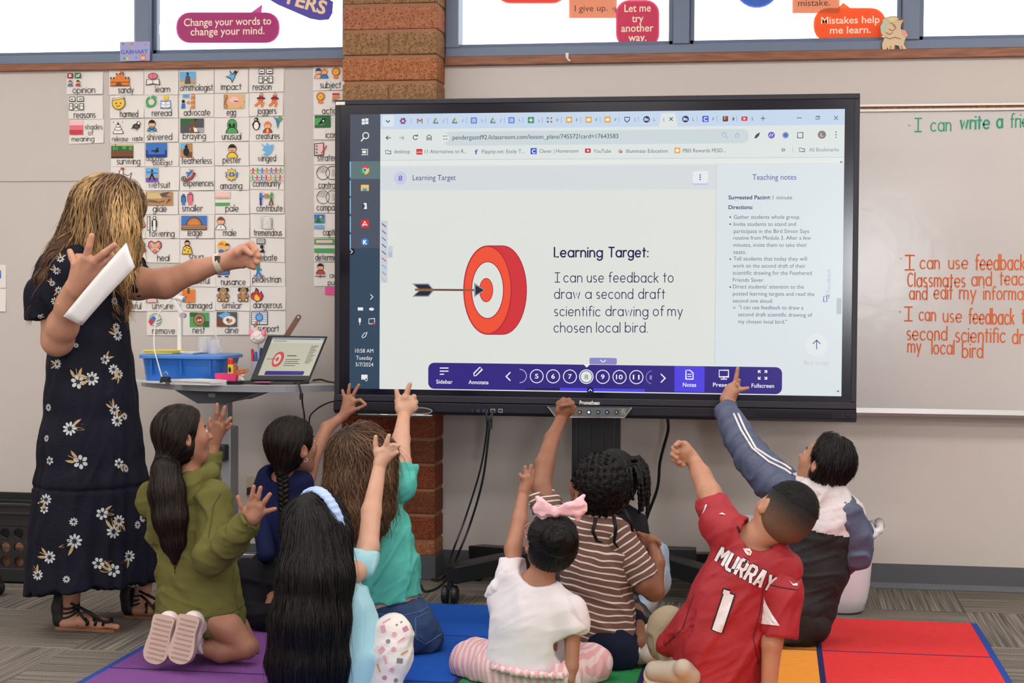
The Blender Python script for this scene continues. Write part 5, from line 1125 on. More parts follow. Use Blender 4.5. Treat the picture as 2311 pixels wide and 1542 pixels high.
# z along x drops nothing: level top
MB().prism(top[::-1], (0, 0, ZD - .024), XU, YU, ZU, .024).build('desktop', mat('grey_laminate', '#8b8f98', .35, spec=.4, coat=.2), desk, bevel=.004)
MB().prism(top[::-1], (0, 0, ZD), XU, YU, ZU, .0012).build('laminate_sheet', mat('laminate_top', '#b9b4b2', .35), desk)
cxd = P(505, 1000, -.33)[0]; M_gr = mat('grey_steel', '#8d9096', .35, metal=.5); M_dgr = mat('dark_grey_steel', '#3e4046', .45)
m = MB(); a = P(400, 884, YD + .1); b = P(590, 884, YD + .1)
m.prism([(a[0], ZD - .024), (cxd - .06, ZD - .075), (cxd + .06, ZD - .075), (b[0], ZD - .024)], (0, YD + .08, 0), XU, ZU, YU, .3).build('underframe', M_dgr, desk, bevel=.003)
MB().bar(cxd - .014, cxd + .014, YD + .076, YD + .08, ZD - .052, ZD - .036).build('rating_label', mat('label_grey2', '#8a8a8c', .6), desk)
zc_ = P(505, 962, -.33)[2]
MB().bar(cxd - .028, cxd + .028, -.36, -.30, zc_ - .3, ZD - .05).build('inner_column', M_gr, desk, bevel=.004)
MB().bar(cxd - .047, cxd + .047, -.38, -.28, .05, zc_).build('outer_column', mat('column_grey', '#9da0a6', .35, metal=.5), desk, bevel=.006)
q = P(497, 1020, -.4); MB().bar(q[0] - .02, q[0] + .03, -.43, -.38, q[2] - .035, q[2] + .03).build('lock_lever', M_blk, desk, bevel=.006)
fx0, fx1 = G(344, 1262, .03)[0], G(612, 1270, .03)[0]
m = MB(); m.bar(fx0, fx1, -.37, -.29, .012, .055).build('foot_bar', M_dgr, desk, bevel=.01)
for x in (fx0 + .03, fx1 - .03):
    m = MB(); m.prism([(0, .01), (-.52, .01), (-.52, .03), (-.05, .06), (0, .06)], (x - .035, -.12, 0), YU, ZU, XU, .07).build('foot', M_dgr, desk, bevel=.008)
q = G(556, 1250, .065); MB().bar(q[0] - .05, q[0] + .05, q[1] - .03, q[1] + .03, .052, .068).build('silver_plate', mat('silver', '#aaaab0', .3, metal=.8), desk, bevel=.003)
def onD(px, py, z=0.): return G(px, py, ZD + .0012 + z)          # point on the desk top seen at a pixel
def atY(px, Y, z): p = P(px, 800, Y); return np.array((p[0], Y, ZD + .0012 + z))
ZT = ZD + .0012

M_pap = mat('white_paper', '#e4e2e4', .8)
# papers
def sheets(label, quad, z0, n, name='paper_stack', th=.0016, mt=None):
    t = thing(name, label, 'paper', (np.mean([q[0] for q in quad]), np.mean([q[1] for q in quad]), z0))
    for k in range(n):
        j = [(x + R_.uniform(-.004, .004), y + R_.uniform(-.004, .004)) for x, y in quad]
        MB().prism(j, (0, 0, z0 + k * (th + .0003)), XU, YU, ZU, th).build('sheet', mt or M_pap, t, loc=None)
    return t
def XY(px, Y): return (P(px, 800, Y)[0], Y)
sheets('loose stack of white paper overhanging the desk front beside the blue bin', [XY(385, -.535), XY(474, -.575), XY(512, -.54), XY(455, -.455)], ZT, 11)
sheets('thin pile of white papers under the teacher side of the desk', [XY(285, -.40), XY(372, -.52), XY(392, -.455), XY(300, -.30)], ZT, 3)
# blue storage bin
M_bin = mat('blue_bin_plastic', '#2f73cc', .3, spec=.5, sss=.1); M_bin2 = mat('blue_bin_lid', '#4a86d8', .3)
zb_, zt_ = ZT, P(400, 799, -.36)[2]
b0 = (P(325, 850, -.42)[0], P(492, 850, -.42)[0], -.42, -.21); t0 = (P(316, 805, -.44)[0], P(503, 805, -.44)[0], -.445, -.20)
binn = thing('storage_bin', 'blue plastic storage bin with lid on the desk', 'bin', ((b0[0] + b0[1]) / 2, -.29, ZT))
def loft(m, secs, closed_bottom=True, cap_top=False, n=6):
    vs = []; k = None
    for (x0, x1, y0, y1, z, r) in secs:
        p = rrect(x0, y0, x1, y1, r, n); k = len(p); vs += [(x, y, z) for x, y in p]
    fs = [(i * k + j, i * k + (j + 1) % k, (i + 1) * k + (j + 1) % k, (i + 1) * k + j) for i in range(len(secs) - 1) for j in range(k)]
    if closed_bottom: fs.append(tuple(range(k - 1, -1, -1)))
    if cap_top: fs.append(tuple((len(secs) - 1) * k + j for j in range(k)))
    return m.raw(vs, fs)
hz = zt_ - zb_
loft(MB(), [(*b0, ZT + .002, .03), (*[b0[i] * .4 + t0[i] * .6 for i in range(4)], ZT + hz * .6, .035), (*[b0[i] * .35 + t0[i] * .65 for i in range(4)], ZT + hz * .62, .035), (*t0, zt_ - .012, .04)], cap_top=True).build('tub', M_bin, binn, smooth=False, bevel=.003)
e = (t0[0] - .012, t0[1] + .012, t0[2] - .012, t0[3] + .012)
loft(MB(), [(*e, zt_ - .016, .045), (*e, zt_ - .003, .045), (e[0] + .008, e[1] - .008, e[2] + .008, e[3] - .008, zt_, .04)], cap_top=True).build('lid', M_bin2, binn, bevel=.002)
for x in (t0[0] + .05, (t0[0] + t0[1]) / 2, t0[1] - .05): MB().bar(x - .002, x + .002, t0[2] - .004, t0[2] + .01, ZT + .03, zt_ - .02).build('rib', M_bin, binn)
ZL = zt_
M_yel = mat('yellow_paper', '#e8dc74', .8)
sheets('messy pile of yellow papers on the blue bin lid', [(P(335, 790, -.33)[0], -.38), (P(400, 790, -.33)[0], -.40), (P(412, 790, -.33)[0], -.27), (P(350, 790, -.3)[0], -.24)], ZL + .001, 6, th=.002, mt=M_yel)
sheets('white papers under the clear cups on the bin lid', [(P(414, 790, -.33)[0], -.37), (P(448, 790, -.33)[0], -.39), (P(458, 790, -.33)[0], -.25), (P(420, 790, -.3)[0], -.24)], ZL + .001, 3, th=.002)
# document camera
M_dc = mat('white_gloss_plastic', '#e6e4e4', .3)
bx_ = P(407, 780, -.3)
dc = thing('document_camera', 'white folding document camera standing on the blue bin', 'camera', (bx_[0], -.3, ZL))
q = lambda x, y, Y=-.3: P(x, y, Y)
MB().bar(bx_[0] - .022, bx_[0] + .028, -.33, -.26, ZL + .001, ZL + .010).build('base', M_dc, dc, bevel=.003)
a = q(406, 797); b = q(408, 716)
MB().bar(a[0] - .0085, a[0] + .0085, -.31, -.295, ZL + .009, b[2]).build('post', M_dc, dc, bevel=.003)
def slab(m, a, b, w, t, yaxis=YU):
    a = np.array(a); b = np.array(b); d = nrm(b - a); s_ = nrm(np.cross(d, yaxis)); R = np.stack([d, s_, np.cross(d, s_)], 1); return m.box((a + b) / 2, (np.linalg.norm(b - a), w, t), R)
m = MB(); slab(m, q(414, 713), q(391, 676), .018, .014).build('lower_arm', M_dc, dc, bevel=.003)
MB().lathe([(.012, -.01), (.012, .01)], q(413, 712), 16, (0, 1, 0)).build('hinge', mat('hinge_grey', '#a8a8ac', .4), dc)
MB().tube([q(386, 671), q(402, 672), q(414, 676)], [.010, .012, .013], 14).build('camera_head', M_dc, dc, smooth=False, bevel=.002)
MB().tube([q(414, 676), q(418, 677)], [.009, .008], 14).build('lens', mat('lens_blue', '#5a9ac8', .15), dc)
cable('white cable looping from the document camera down to a black clip', [q(386, 678, -.32), q(372, 690, -.33), q(356, 712, -.34), q(349, 745, -.36), q(348, 785, -.45), q(356, 818, -.47), np.array((P(368, 848, -.48)[0], -.48, ZT + .008))], .0028, col=M_dc)
# binder clip
t = thing('binder_clip', 'black binder clip on the papers in front of the blue bin', 'clip', onD(374, 853))
bc = np.array((P(374, 850, -.5)[0], -.5, ZT + .006))
MB().prism([(-.02, 0), (.02, 0), (.014, .02), (-.014, .02)], bc - YU * .01, XU, ZU, YU, .02).build('clamp', M_blk, t, bevel=.002)
m = MB(); m.tube([bc + (-.008, 0, .018), bc + (-.012, .002, .035), bc + (0, .002, .042), bc + (.008, .002, .035), bc + (.008, 0, .018)], .0014, 6).build('wire_handle', M_chr, t, smooth=True)
# clear cups
M_clr = bpy.data.materials.new('clear_plastic'); M_clr.use_nodes = True; _n2 = M_clr.node_tree; _b2 = _n2.nodes['Principled BSDF']
_b2.inputs['Base Color'].default_value = (.9, .9, .9, 1); _b2.inputs['Alpha'].default_value = .32; _b2.inputs['Roughness'].default_value = .15
for px, hh, lab in ((462, .066, 'left clear plastic cup on the bin lid'), (483, .058, 'right clear plastic cup on the bin lid')):
    c = P(px, 790, -.3 - (.05 if px > 470 else 0)); MB().lathe([(.022, .0), (.024, .004), (.030, hh), (.032, hh + .002), (.029, hh), (.0225, .006), (.0, .005)], (c[0], c[1], ZL + .0005), 20).build('plastic_cup', M_clr, smooth=True)
    tag(bpy.context.scene.objects[[o.name for o in bpy.data.objects if o.name.startswith('plastic_cup')][-1]], lab, 'cup')
tag(MB().tube([P(497, 797, -.40), P(480, 738, -.36)], .0018, 6).tube([P(501, 796, -.41), P(481, 736, -.36)], .0018, 6).build('plastic_funnel', M_clr, smooth=True), 'thin clear pointed plastic piece leaning over the cups', 'funnel')
# supply tray with glue stick, bands, crayons
c = onD(516, 848); tr = thing('supply_tray', 'low pink and black tray of school supplies next to the bin', 'tray', (P(523, 840, -.4)[0], -.4, ZT))
x0, x1 = P(501, 840, -.4)[0], P(560, 840, -.4)[0]
loft(MB(), [(x0, x1, -.505, -.462, ZT + .001, .01), (x0 - .004, x1 + .004, -.508, -.459, ZT + .014, .012)], cap_top=True).build('black_base', M_blk, tr)
x2, x3 = P(504, 840, -.4)[0], P(550, 840, -.4)[0]
loft(MB(), [(x2, x3, -.503, -.466, ZT + .014, .008), (x2 - .003, x3 + .003, -.506, -.462, ZT + .044, .01), (x2, x3, -.504, -.465, ZT + .044, .009), (x2 + .002, x3 - .002, -.501, -.468, ZT + .02, .008)], cap_top=True).build('pink_cup', mat('pink_plastic', '#e2407e', .4), tr)
g = np.array((P(521, 830, -.49)[0], -.492, ZT + .021))
gs = thing('glue_stick', 'yellow glue stick with a red cap standing in the pink tray', 'glue stick', g)
MB().lathe([(.0115, 0), (.0115, .058), (.010, .06)], g, 18).build('tube', mat('glue_yellow', '#f0c41e', .4), gs, smooth=False)
MB().lathe([(.0115, .06), (.0118, .078), (.009, .083), (0, .083)], g, 18).build('cap', mat('glue_red', '#e0281e', .4), gs)
m = MB(); m.mi(0).flat(circ(0, .038, .006, .011, 12), g + (0, -.0121, 0), XU, ZU); m.mi(1); font(m, 'GLUE', g + (-.009, -.0122, .006), XU, ZU, .008, .018, bold=.02); m.build('label_print', [PM['k'], PM['r']], gs)
for k, (px, c_, lab) in enumerate(((531, '#6a4436', 'dark brown crayon box standing behind the glue stick'), (540, '#8a5248', 'reddish card box beside the glue stick'))):
    a = P(px, 820, -.39); t = thing('supply_box', lab, 'box', (a[0], -.39, ZT + .022)); MB().bar(a[0] - .009, a[0] + .009, -.452, -.43, ZT + .002, ZT + .078 - k * .006).build('body', mat(lab[:10], c_, .7, noise=('#c89060', 60, .6)), t, bevel=.001)
    MB().lathe([(.0, .0), (.009, .002), (.0, .012)], (a[0], -.441, ZT + .079 - k * .006), 8).build('top_flap', mat(lab[:10], c_), t)
for k in range(4):
    c = np.array((P(541 + k * 3, 822, -.48)[0], -.487 + .003 * k, ZT + .048 + .004 * (k % 2))); a0 = k * .8
    tag(MB().tube([c + np.array((.018 * math.cos(a) * (1 if k % 2 else .7), .012 * math.sin(a), .010 * math.sin(a + a0) )) for a in np.linspace(0, 6.28, 16)], .0017, 5).build('rubber_band', mat('orange_rubber', '#e2702c', .6), smooth=True), ('%s orange rubber band in the pink tray' % ('leftmost', 'second', 'third', 'rightmost')[k]), 'rubber band', 'orange rubber bands')
# pens behind the laptop
pens = thing('pen_jar', 'clear pen jar half hidden behind the laptop', 'jar', (P(584, 840, -.28)[0], -.28, ZT))
pj = LOC[pens.name]; MB().lathe([(.03, 0), (.032, .085), (.030, .085), (.028, .004), (0, .004)], pj, 20).build('jar', M_clr, pens, smooth=True)
for i, (dx, dy, h, c1, c2, lab) in enumerate(((-.022, -.005, .135, '#d83434', '#2a6ac0', 'blue marker with a red cap in the pen jar'), (-.006, -.016, .125, '#2c7ac8', '#e23c7c', 'pink marker with a blue cap in the pen jar'), (.012, -.01, .14, '#28308a', '#28308a', 'dark blue pen in the pen jar'), (.004, .012, .13, '#b8d84a', '#78a838', 'green highlighter in the pen jar'), (-.026, .01, .1, '#e88c2c', '#e88c2c', 'orange pencil leaning in the pen jar'), (.022, .005, .15, '#7a3aa0', '#7a3aa0', 'purple pen in the pen jar'))):
    p0 = pj + (dx * .6, dy * .6, .006); p1 = pj + (dx * 1.2, dy * 1.2, h); pt = thing('pen', lab, 'pen', p0, 'pens in the jar')
    mid = p0 + (p1 - p0) * .62; MB().tube([p0, mid], .0052, 10).build('barrel', mat('pen' + c2, c2, .4), pt, smooth=False); MB().tube([mid, p1 - (p1 - p0) * .03, p1], [.0062, .006, .003], 10).build('cap', mat('pen' + c1, c1, .4), pt)
# fluffy cat-ear pen topper
ft = thing('fluffy_pen', 'fluffy white pen topper with pink ears behind the laptop', 'pen', P(582, 790, -.3)); c = P(582, 762, -.3)
s_ = Solid(.003).ell(c, (.032, .026, .026)); s_.disp(lambda p: .004 * wob(p, 260, 3)); s_.build('fluff', mat('fluff', '#e8e0dc', .95, sheen=.5), ft)
for q_ in (-1, 1): Solid(.0025).cone(c + (.024 * q_, -.004, .014), c + (.032 * q_, -.004, .036), .013, .003).build('ear', mat('ear_pink', '#f08aa4', .8), ft)
MB().tube([c - ZU * .02, P(584, 815, -.29)], .004, 8).build('barrel', mat('pen_silver', '#c8c8d0', .3), ft)
# crumpled tissue
ts = Solid(.004).ell((P(530, 840, -.44)[0], -.435, ZT + .016), (.036, .03, .014)).cone((P(533, 838, -.44)[0], -.435, ZT + .02), (P(546, 828, -.44)[0], -.43, ZT + .034), .012, .006, .012)
ts.disp(lambda p: .006 * np.abs(wob(p, 90, 9)) - .002); ts.clip((0, 0, ZT + .001), (0, 0, -1)); tag(ts.build('crumpled_tissue', mat('tissue', '#dedcd8', .9)), 'crumpled white tissue beside the laptop', 'tissue')
# laptop
lp = thing('laptop', 'black laptop open on the desk mirroring the lesson slide', 'laptop', (P(640, 862, -.45)[0], -.45, ZT))
Yh = -.40; A = P(563, 853, -.46); B = P(699, 862, -.42)
A = np.array((P(565, 853, -.40)[0], -.40, ZT + .014)); B = np.array((P(698, 860, -.36)[0], -.36, ZT + .014))
D = P(604, 757, -.28); _n = np.cross(B - A, D - A); _d = ray(739, 759); C = CAM + _d * (((A - CAM) @ _n) / (_d @ _n))
u = nrm(B - A); up = (D - A); wdt = np.linalg.norm(B - A); hgt = .20
def lpt(x, y): return A + (B - A) * x * (1 - y) + (D - A) * y * (1 - x) + (C - A) * x * y if True else None
nL = nrm(np.cross(B - A, D - A)); nL = nL if nL[1] < 0 else -nL
m = MB(); vs = [lpt(*q_) for q_ in ((0, 0), (1, 0), (1, 1), (0, 1))]; m.raw([*vs, *[v - nL * .007 for v in vs]], [(0, 1, 2, 3), (7, 6, 5, 4), (0, 4, 5, 1), (1, 5, 6, 2), (2, 6, 7, 3), (3, 7, 4, 0)])
m.build('display_lid', M_blk, lp, bevel=.002)
def lq(L, c, z, nm_='screen_graphics', par=None, em=True):
    m = MB(); tr = tessellate_polygon([[Vector((x, y, 0)) for x, y in L]]); m.raw([lpt(x, y) + nL * (.0004 + .0002 * z) for x, y in L], [tuple(t_) for t_ in tr]); o = m.build(nm_, mat('screen_' + c, '#000000', .25, emit=c, es=1.) if em else mat(c, c), par or lp); return o
ls = lq([(.1, .1), (.97, .1), (.97, .95), (.1, .95)], '#b9b6a2', 1, 'screen'); LOC[ls.name] = LOC[lp.name]
lq([(.03, .1), (.1, .1), (.1, .95), (.03, .95)], '#2a2e3a', 1, 'taskbar', ls)
lq([(.1, .9), (.97, .9), (.97, .95), (.1, .95)], '#98a0a8', 2, 'tab_strip', ls); lq([(.1, .83), (.97, .83), (.97, .9), (.1, .9)], '#c4c4b4', 2, 'toolbar', ls)
lq(rrect(.2, .11, .86, .2, .02), '#32267e', 2, 'navigation_bar', ls)
def lel(cx, cy, rx, ry, c, z): lq([(cx + rx * math.cos(a), cy + ry * math.sin(a)) for a in np.linspace(0, 6.283, 26)[:-1]], c, z, 'target_drawing', ls)
lel(.335, .46, .085, .17, '#a83038', 3); lel(.32, .46, .08, .17, '#d04848', 4); lel(.32, .46, .055, .115, '#c4c4b4', 5); lel(.32, .46, .024, .05, '#d04848', 6)
m = MB()
def lline(x0, x1, y, h): m.raw([lpt(a_, b_) + nL * .0018 for a_, b_ in ((x0, y), (x1, y), (x1, y + h), (x0, y + h))], [(0, 1, 2, 3)])
for x0, x1, y, h in ((.46, .62, .53, .022), (.46, .7, .45, .014), (.46, .68, .405, .014), (.46, .72, .36, .014), (.46, .66, .315, .014), (.14, .31, .455, .012), (.14, .36, .86, .012), (.14, .9, .915, .01)): lline(x0, x1, y, h)
for k in range(12): lline(.8, .92 - .02 * (k % 3), .76 - .035 * k, .012)
m.build('screen_text', mat('dim_text', '#55524c', .6), ls)['kind'] = 'stuff'
m = MB(); k0, k1 = A + (-.0, .0, -.004), B + (0, 0, -.004); fw = np.array((.02, -.13, 0)); fw2 = np.array((-.045, -.07, 0))
vs = [k0, k1, k1 + fw2, k0 + fw2]; m.raw([*vs, *[v - ZU * .010 for v in vs]], [(3, 2, 1, 0), (4, 5, 6, 7), (0, 1, 5, 4), (1, 2, 6, 5), (2, 3, 7, 6), (3, 0, 4, 7)]); m.build('keyboard_deck', mat('laptop_grey', '#3a3a40', .35, metal=.3), lp, bevel=.002)
m = MB()
for i in range(13):
    for j in range(4): c = k0 + (k1 - k0) * (i + 1) / 14 + fw2 * (j + 1) / 7 + ZU * .0012; m.box(c, (.010, .009, .002))
m.build('keys', M_blk, lp)['kind'] = 'stuff'
a = onD(578, 861); tag(MB().bar(P(566, 860, -.52)[0], P(602, 860, -.52)[0], -.48, -.44, ZT + .0095, ZT + .0105).build('sticky_note', mat('pink_note2', '#f07aa8', .7)), 'pink sticky note lying in front of the laptop', 'note')
tag(MB().tube([P(642, 768, -.24), P(675, 714, -.2)], .001, 4).build('x', M_blk), '', '') if False else None
rl = thing('wooden_ruler', 'brown wooden paddle with a hole leaning behind the laptop', 'ruler', P(640, 840, -.22))
a, b = P(612, 815, -.22), P(674, 716, -.16); d = nrm(b - a); s_ = nrm(np.cross(d, YU)); L = np.linalg.norm(b - a)
MB().prism([(0, -.011), (L, -.011)] + circ(L, 0, .011, n=8, a0=-90, a1=90) + [(0, .011)], a, d, s_, -YU, .005).build('blade', mat('brown_wood', '#6e4630', .5), rl, bevel=.001)
MB().lathe([(.0045, 0), (.0045, .001)], b - YU * .0056, 12, (0, -1, 0)).build('hole', mat('hole_light', '#cfc8c0', .7), rl)
cable('black laptop cable hanging over the desk front', [np.array((P(668, 866, -.45)[0], -.44, ZT + .006)), P(674, 867, -.512), P(680, 890, -.52), P(683, 915, -.51), P(687, 945, -.5), P(684, 1000, -.4), P(694, 1080, -.3)], .0035)
tag(MB().lathe([(.0068, 0), (.0075, .004), (.0075, .022), (.0068, .026)], P(680, 902, -.52), 12).build('ferrite_bead', M_blk), 'black ferrite bead on the laptop cable', 'adapter')
cable('thin black cable curving up towards the screen under the desk', [P(762, 905, -.5), P(740, 910, -.45), P(712, 926, -.4), P(698, 948, -.35), P(705, 1000, -.3), P(716, 1040, -.25), P(700, 1090, -.2)], .003)
cable('black cable lying behind the laptop on the desk', [np.array((P(702, 850, -.25)[0], -.22, ZT + .006)), np.array((P(725, 850, -.25)[0], -.26, ZT + .012)), np.array((P(748, 850, -.25)[0], -.3, ZT + .006)), np.array((P(775, 850, -.25)[0], -.36, ZT + .006))], .004)
# wall outlet
ol = thing('wall_outlet', 'ivory wall outlet under the desk with a black plug', 'outlet', P(566, 1100, 0)); a = P(557, 1105, 0); b = P(579, 1076, 0)
MB().bar(a[0], b[0] + .02, -.008, -.001, a[2] - .03, b[2]).build('cover_plate', mat('ivory_plastic', '#b8ad92', .5), ol, bevel=.002)
MB().bar(a[0] + .012, a[0] + .042, -.04, -.008, a[2] - .02, a[2] + .012).build('plug', M_blk, ol, bevel=.003)

# ---- black crate by the wall on the left
a = G(-20, 1316, 0); yc = a[1]; x1 = G(172, 1318, 0)[0]; x0 = x1 - .62; zt = P(80, 1138, yc)[2]
cr = thing('plastic_crate', 'black plastic crate with rows of round holes left of the teacher', 'crate', ((x0 + x1) / 2, yc + .17, 0))
M_cr = mat('crate_black', '#1c1c20', .4)
m = MB(); cs = .0605; zr = [.055, .055 + cs, .055 + 2 * cs, .055 + 3 * cs]
def holed(m, xa, xb, Y, n, za, zbn):
    w = (xb - xa) / n; hh = (zbn - za) / 3; N = 16
    for i in range(n):
        for j in range(3):
            cx, cz = xa + w * (i + .5), za + hh * (j + .5); r = min(w, hh) * .37
            ci = circ(cx, cz, r, n=N, a0=0); sq = []
            for x, z in ci:
                dx, dz = x - cx, z - cz; k = 1 / max(abs(dx) / (w / 2), abs(dz) / (hh / 2)); sq.append((cx + dx * k, cz + dz * k))
            for t in range(N):
                q = (t + 1) % N
                m.raw([(ci[t][0], Y, ci[t][1]), (ci[q][0], Y, ci[q][1]), (sq[q][0], Y, sq[q][1]), (sq[t][0], Y, sq[t][1])], [(0, 1, 2, 3)])
                m.raw([(ci[t][0], Y, ci[t][1]), (ci[q][0], Y, ci[q][1]), (ci[q][0], Y + .012, ci[q][1]), (ci[t][0], Y + .012, ci[t][1])], [(0, 1, 2, 3)])
zh0, zh1 = P(80, 1285, yc)[2], P(80, 1190, yc)[2]
holed(m, x0 + .02, x1 - .02, yc, 10, zh0, zh1); m.build('perforated_front', M_cr, cr)
m = MB(); m.bar(x0, x1, yc, yc + .012, .004, zh0).bar(x0, x1, yc, yc + .012, zh1, zt - .03).bar(x0, x0 + .02, yc, yc + .34, .004, zt - .03).bar(x1 - .012, x1, yc, yc + .34, .004, zt - .03).bar(x0, x1, yc + .33, yc + .34, .004, zt - .03).bar(x0, x1, yc, yc + .34, .004, .012)
m.build('walls', M_cr, cr, bevel=.003)
m = MB(); m.bar(x0 - .008, x1 + .008, yc - .012, yc + .004, zt - .045, zt - .034).bar(x0 - .008, x1 + .008, yc - .012, yc + .004, zt - .012, zt).bar(x0 - .008, x1 + .008, yc + .336, yc + .35, zt - .03, zt).bar(x1 - .004, x1 + .01, yc, yc + .345, zt - .03, zt); m.bar(x0, x1, yc - .004, yc + .002, zt - .036, zt - .01)
m.build('rim', M_cr, cr, bevel=.002)
MB().bar(x0 + .03, x1 - .03, yc + .03, yc + .3, .02, .13).build('contents', mat('crate_contents', '#3a2c24', .7, noise=('#b07850', 25, .7)), cr)
w = G(-12, 1345, 0); cs_ = thing('chair_caster', 'black caster wheel cut off by the left edge of the photo', 'wheel', (w[0], w[1], 0))
for q in (-1, 1): MB().lathe([(0, -.012), (.026, -.012), (.031, -.006), (.031, .006), (.026, .012), (0, .012)], (w[0] + .005, w[1] + q * .016, .031), 22, (.3, 1, 0)).build('wheel', M_blk, cs_)
MB().lathe([(.012, .0), (.03, .01), (.02, .04), (.012, .05)], (w[0], w[1], .04), 16).build('housing', M_blk, cs_)

# ---- white laundry basket
M_wp = mat('white_plastic_basket', '#d3d2da', .35, spec=.5)
yb = -.60; bx0, bx1 = P(1668, 1340, yb)[0], P(1952, 1340, yb)[0]; zr_ = P(1900, 1204, yb)[2]
tx0, tx1 = P(1652, 1200, yb)[0], P(1966, 1200, yb)[0]
bk = thing('laundry_basket', 'white plastic laundry basket behind the child in the track jacket', 'basket', ((bx0 + bx1) / 2, yb + .2, 0))
secs = []
for t in np.linspace(0, 1, 7):
    z = .012 + (zr_ - .02) * t; g = .012 * math.sin(min(t * 3, 1) * 1.57); secs.append((bx0 * (1 - t) + tx0 * t - g, bx1 * (1 - t) + tx1 * t + g, yb - g - .02 * t, yb + .36 + g + .03 * t, z, .07))
o = loft(MB(), [(bx0 + .02, bx1 - .02, yb + .02, yb + .34, .002, .06)] + secs).build('tub', M_wp, bk, smooth=True, solid=.004)
loft(MB(), [(tx0 - .02, tx1 + .02, yb - .04, yb + .41, zr_ - .022, .09), (tx0 - .03, tx1 + .03, yb - .05, yb + .42, zr_ - .012, .1), (tx0 - .03, tx1 + .03, yb - .05, yb + .42, zr_ + .002, .1), (tx0 - .012, tx1 + .012, yb - .035, yb + .405, zr_ + .004, .08), (tx0 - .008, tx1 + .008, yb - .03, yb + .40, zr_ - .02, .08)], closed_bottom=False).build('rim', M_wp, bk, smooth=True)
h0 = P(1962, 1215, yb + .1); hx = tx1 + .025
MB().tube([(hx - .01, yb + .06, zr_ - .004), (hx + .012, yb + .08, zr_ + .004), (hx + .018, yb + .18, zr_ + .012), (hx + .012, yb + .28, zr_ + .004), (hx - .01, yb + .3, zr_ - .004)], .014, 12).build('handle', M_wp, bk, smooth=True)
MB().tube([(hx + .018, yb + .15, zr_ + .012), (hx + .018, yb + .24, zr_ + .012)], .017, 12).build('handle_grip', mat('grip_taupe', '#a09890', .5), bk, smooth=True)
m = MB()
for px in (1862, 1884, 1843):
    for py in (1302, 1329):
        c = P(px, py, yb - .018); m.flat(rrect(c[0] - .014, c[2] - .014, c[0] + .014, c[2] + .014, .003), (0, yb - .022 + .0 * c[2], 0), XU, ZU)
m.build('openings', mat('basket_opening', '#8a8a90', .6), bk)['kind'] = 'stuff'
# ================================================================= people: tools
def skin_mat(name, c, c2):
    return mat(name, c, .48, spec=.35, noise=(c2, 18, .5), bump=(220, .12), sss=.06)
def frame(fwd, up):
    f = nrm(fwd); u = nrm(np.array(up, float) - f * (f @ np.array(up, float))); s_ = np.cross(f, u); return f, u, s_   # s_ = the person's right
class Per:
    def __init__(s, Y): s.Y = Y
    def p(s, x, y, dy=0.): return P(x, y, s.Y + dy)
    def k(s, x, y, dy=0.): return 1 / S(x, y, s.Y + dy)
    def q(s, t): x, y, dy, r = t; a = s.p(x, y, dy); return (a[0], a[1], a[2], r * s.k(x, y, dy))
    def pth(s, L): return [s.q(t) for t in L]
def limb(P_, sol, L, k=.012, **kw): sol.path(P_.pth(L), k, **kw)
def hand(P_, sol, wrist, fingers, fr=5., k=.006, palm=None):
    """wrist (x,y,dy,r); fingers: lists of (x,y,dy) from the knuckle to the tip"""
    for i, f in enumerate(fingers):
        b = f[0]; sol.path(P_.pth([(wrist[0], wrist[1], wrist[2], wrist[3] * .72), (b[0], b[1], b[2], fr * 1.35)]), .010)
        n = len(f); sol.path(P_.pth([(q[0], q[1], q[2], fr * (1.12 - .3 * j / max(1, n - 1))) for j, q in enumerate(f)]), .0025)
    for (a, b) in zip(fingers[:-1], fingers[1:]):
        if (palm or 0) != 'open': sol.path(P_.pth([(a[0][0], a[0][1], a[0][2], fr * 1.15), (b[0][0], b[0][1], b[0][2], fr * 1.15)]), .006)
def head(sol, c, H, fwd, up, neck=None, nr=.048, k=.012):
    """skull, face, ears; H = chin to crown in metres"""
    f, u, s_ = frame(fwd, up); R = np.stack([s_, f, u], 1); c = np.array(c, float)
    g = lambda a, b, d: c + (s_ * a + f * b + u * d) * H
    sol.ell(g(0, -.06, .12), np.array((.345, .42, .375)) * H, R, .02)
    sol.ell(g(0, .10, -.14), np.array((.265, .27, .33)) * H, R, .03)
    sol.cone(g(0, .24, -.36), g(0, .22, -.42), .085 * H, .075 * H, .03)
    for q in (-1, 1):
        sol.cone(g(.2 * q, -.02, -.22), g(.1 * q, .2, -.38), .1 * H, .08 * H, .03)
        sol.ell(g(.17 * q, .25, -.08), np.array((.1, .08, .1)) * H, R, .03)       # cheeks
        sol.ell(g(.13 * q, .405, .03), np.array((.075, .045, .05)) * H, R, .008, sub=True)
        # ear: shell with a hollow
        Re = np.stack([nrm(s_ * q - f * .35), f, u], 1)
        sol.ell(g(.375 * q, -.06, -.04), np.array((.05, .08, .13)) * H, Re, .006)
        sol.cone(g(.345 * q, -.02, -.12), g(.35 * q, -.03, -.15), .03 * H, .03 * H, .006)
        sol.ell(g(.425 * q, -.035, -.02), np.array((.028, .042, .08)) * H, Re, .004, sub=True)
    sol.path([(*g(0, .37, .06), .028 * H), (*g(0, .455, -.085), .045 * H)], .012)
    for q in (-1, 1): sol.cone(g(.045 * q, .40, -.10), g(.05 * q, .41, -.105), .03 * H, .03 * H, .008)
    sol.ell(g(0, .355, -.225), np.array((.10, .04, .025)) * H, R, .008); sol.ell(g(0, .35, -.275), np.array((.085, .045, .028)) * H, R, .008)
    sol.ell(g(0, .40, -.25), np.array((.10, .03, .006)) * H, R, .002, sub=True)
    if neck is not None: sol.path([(*g(0, -.1, -.18), nr * 1.05), (*neck, nr)], .02)
    return g, R
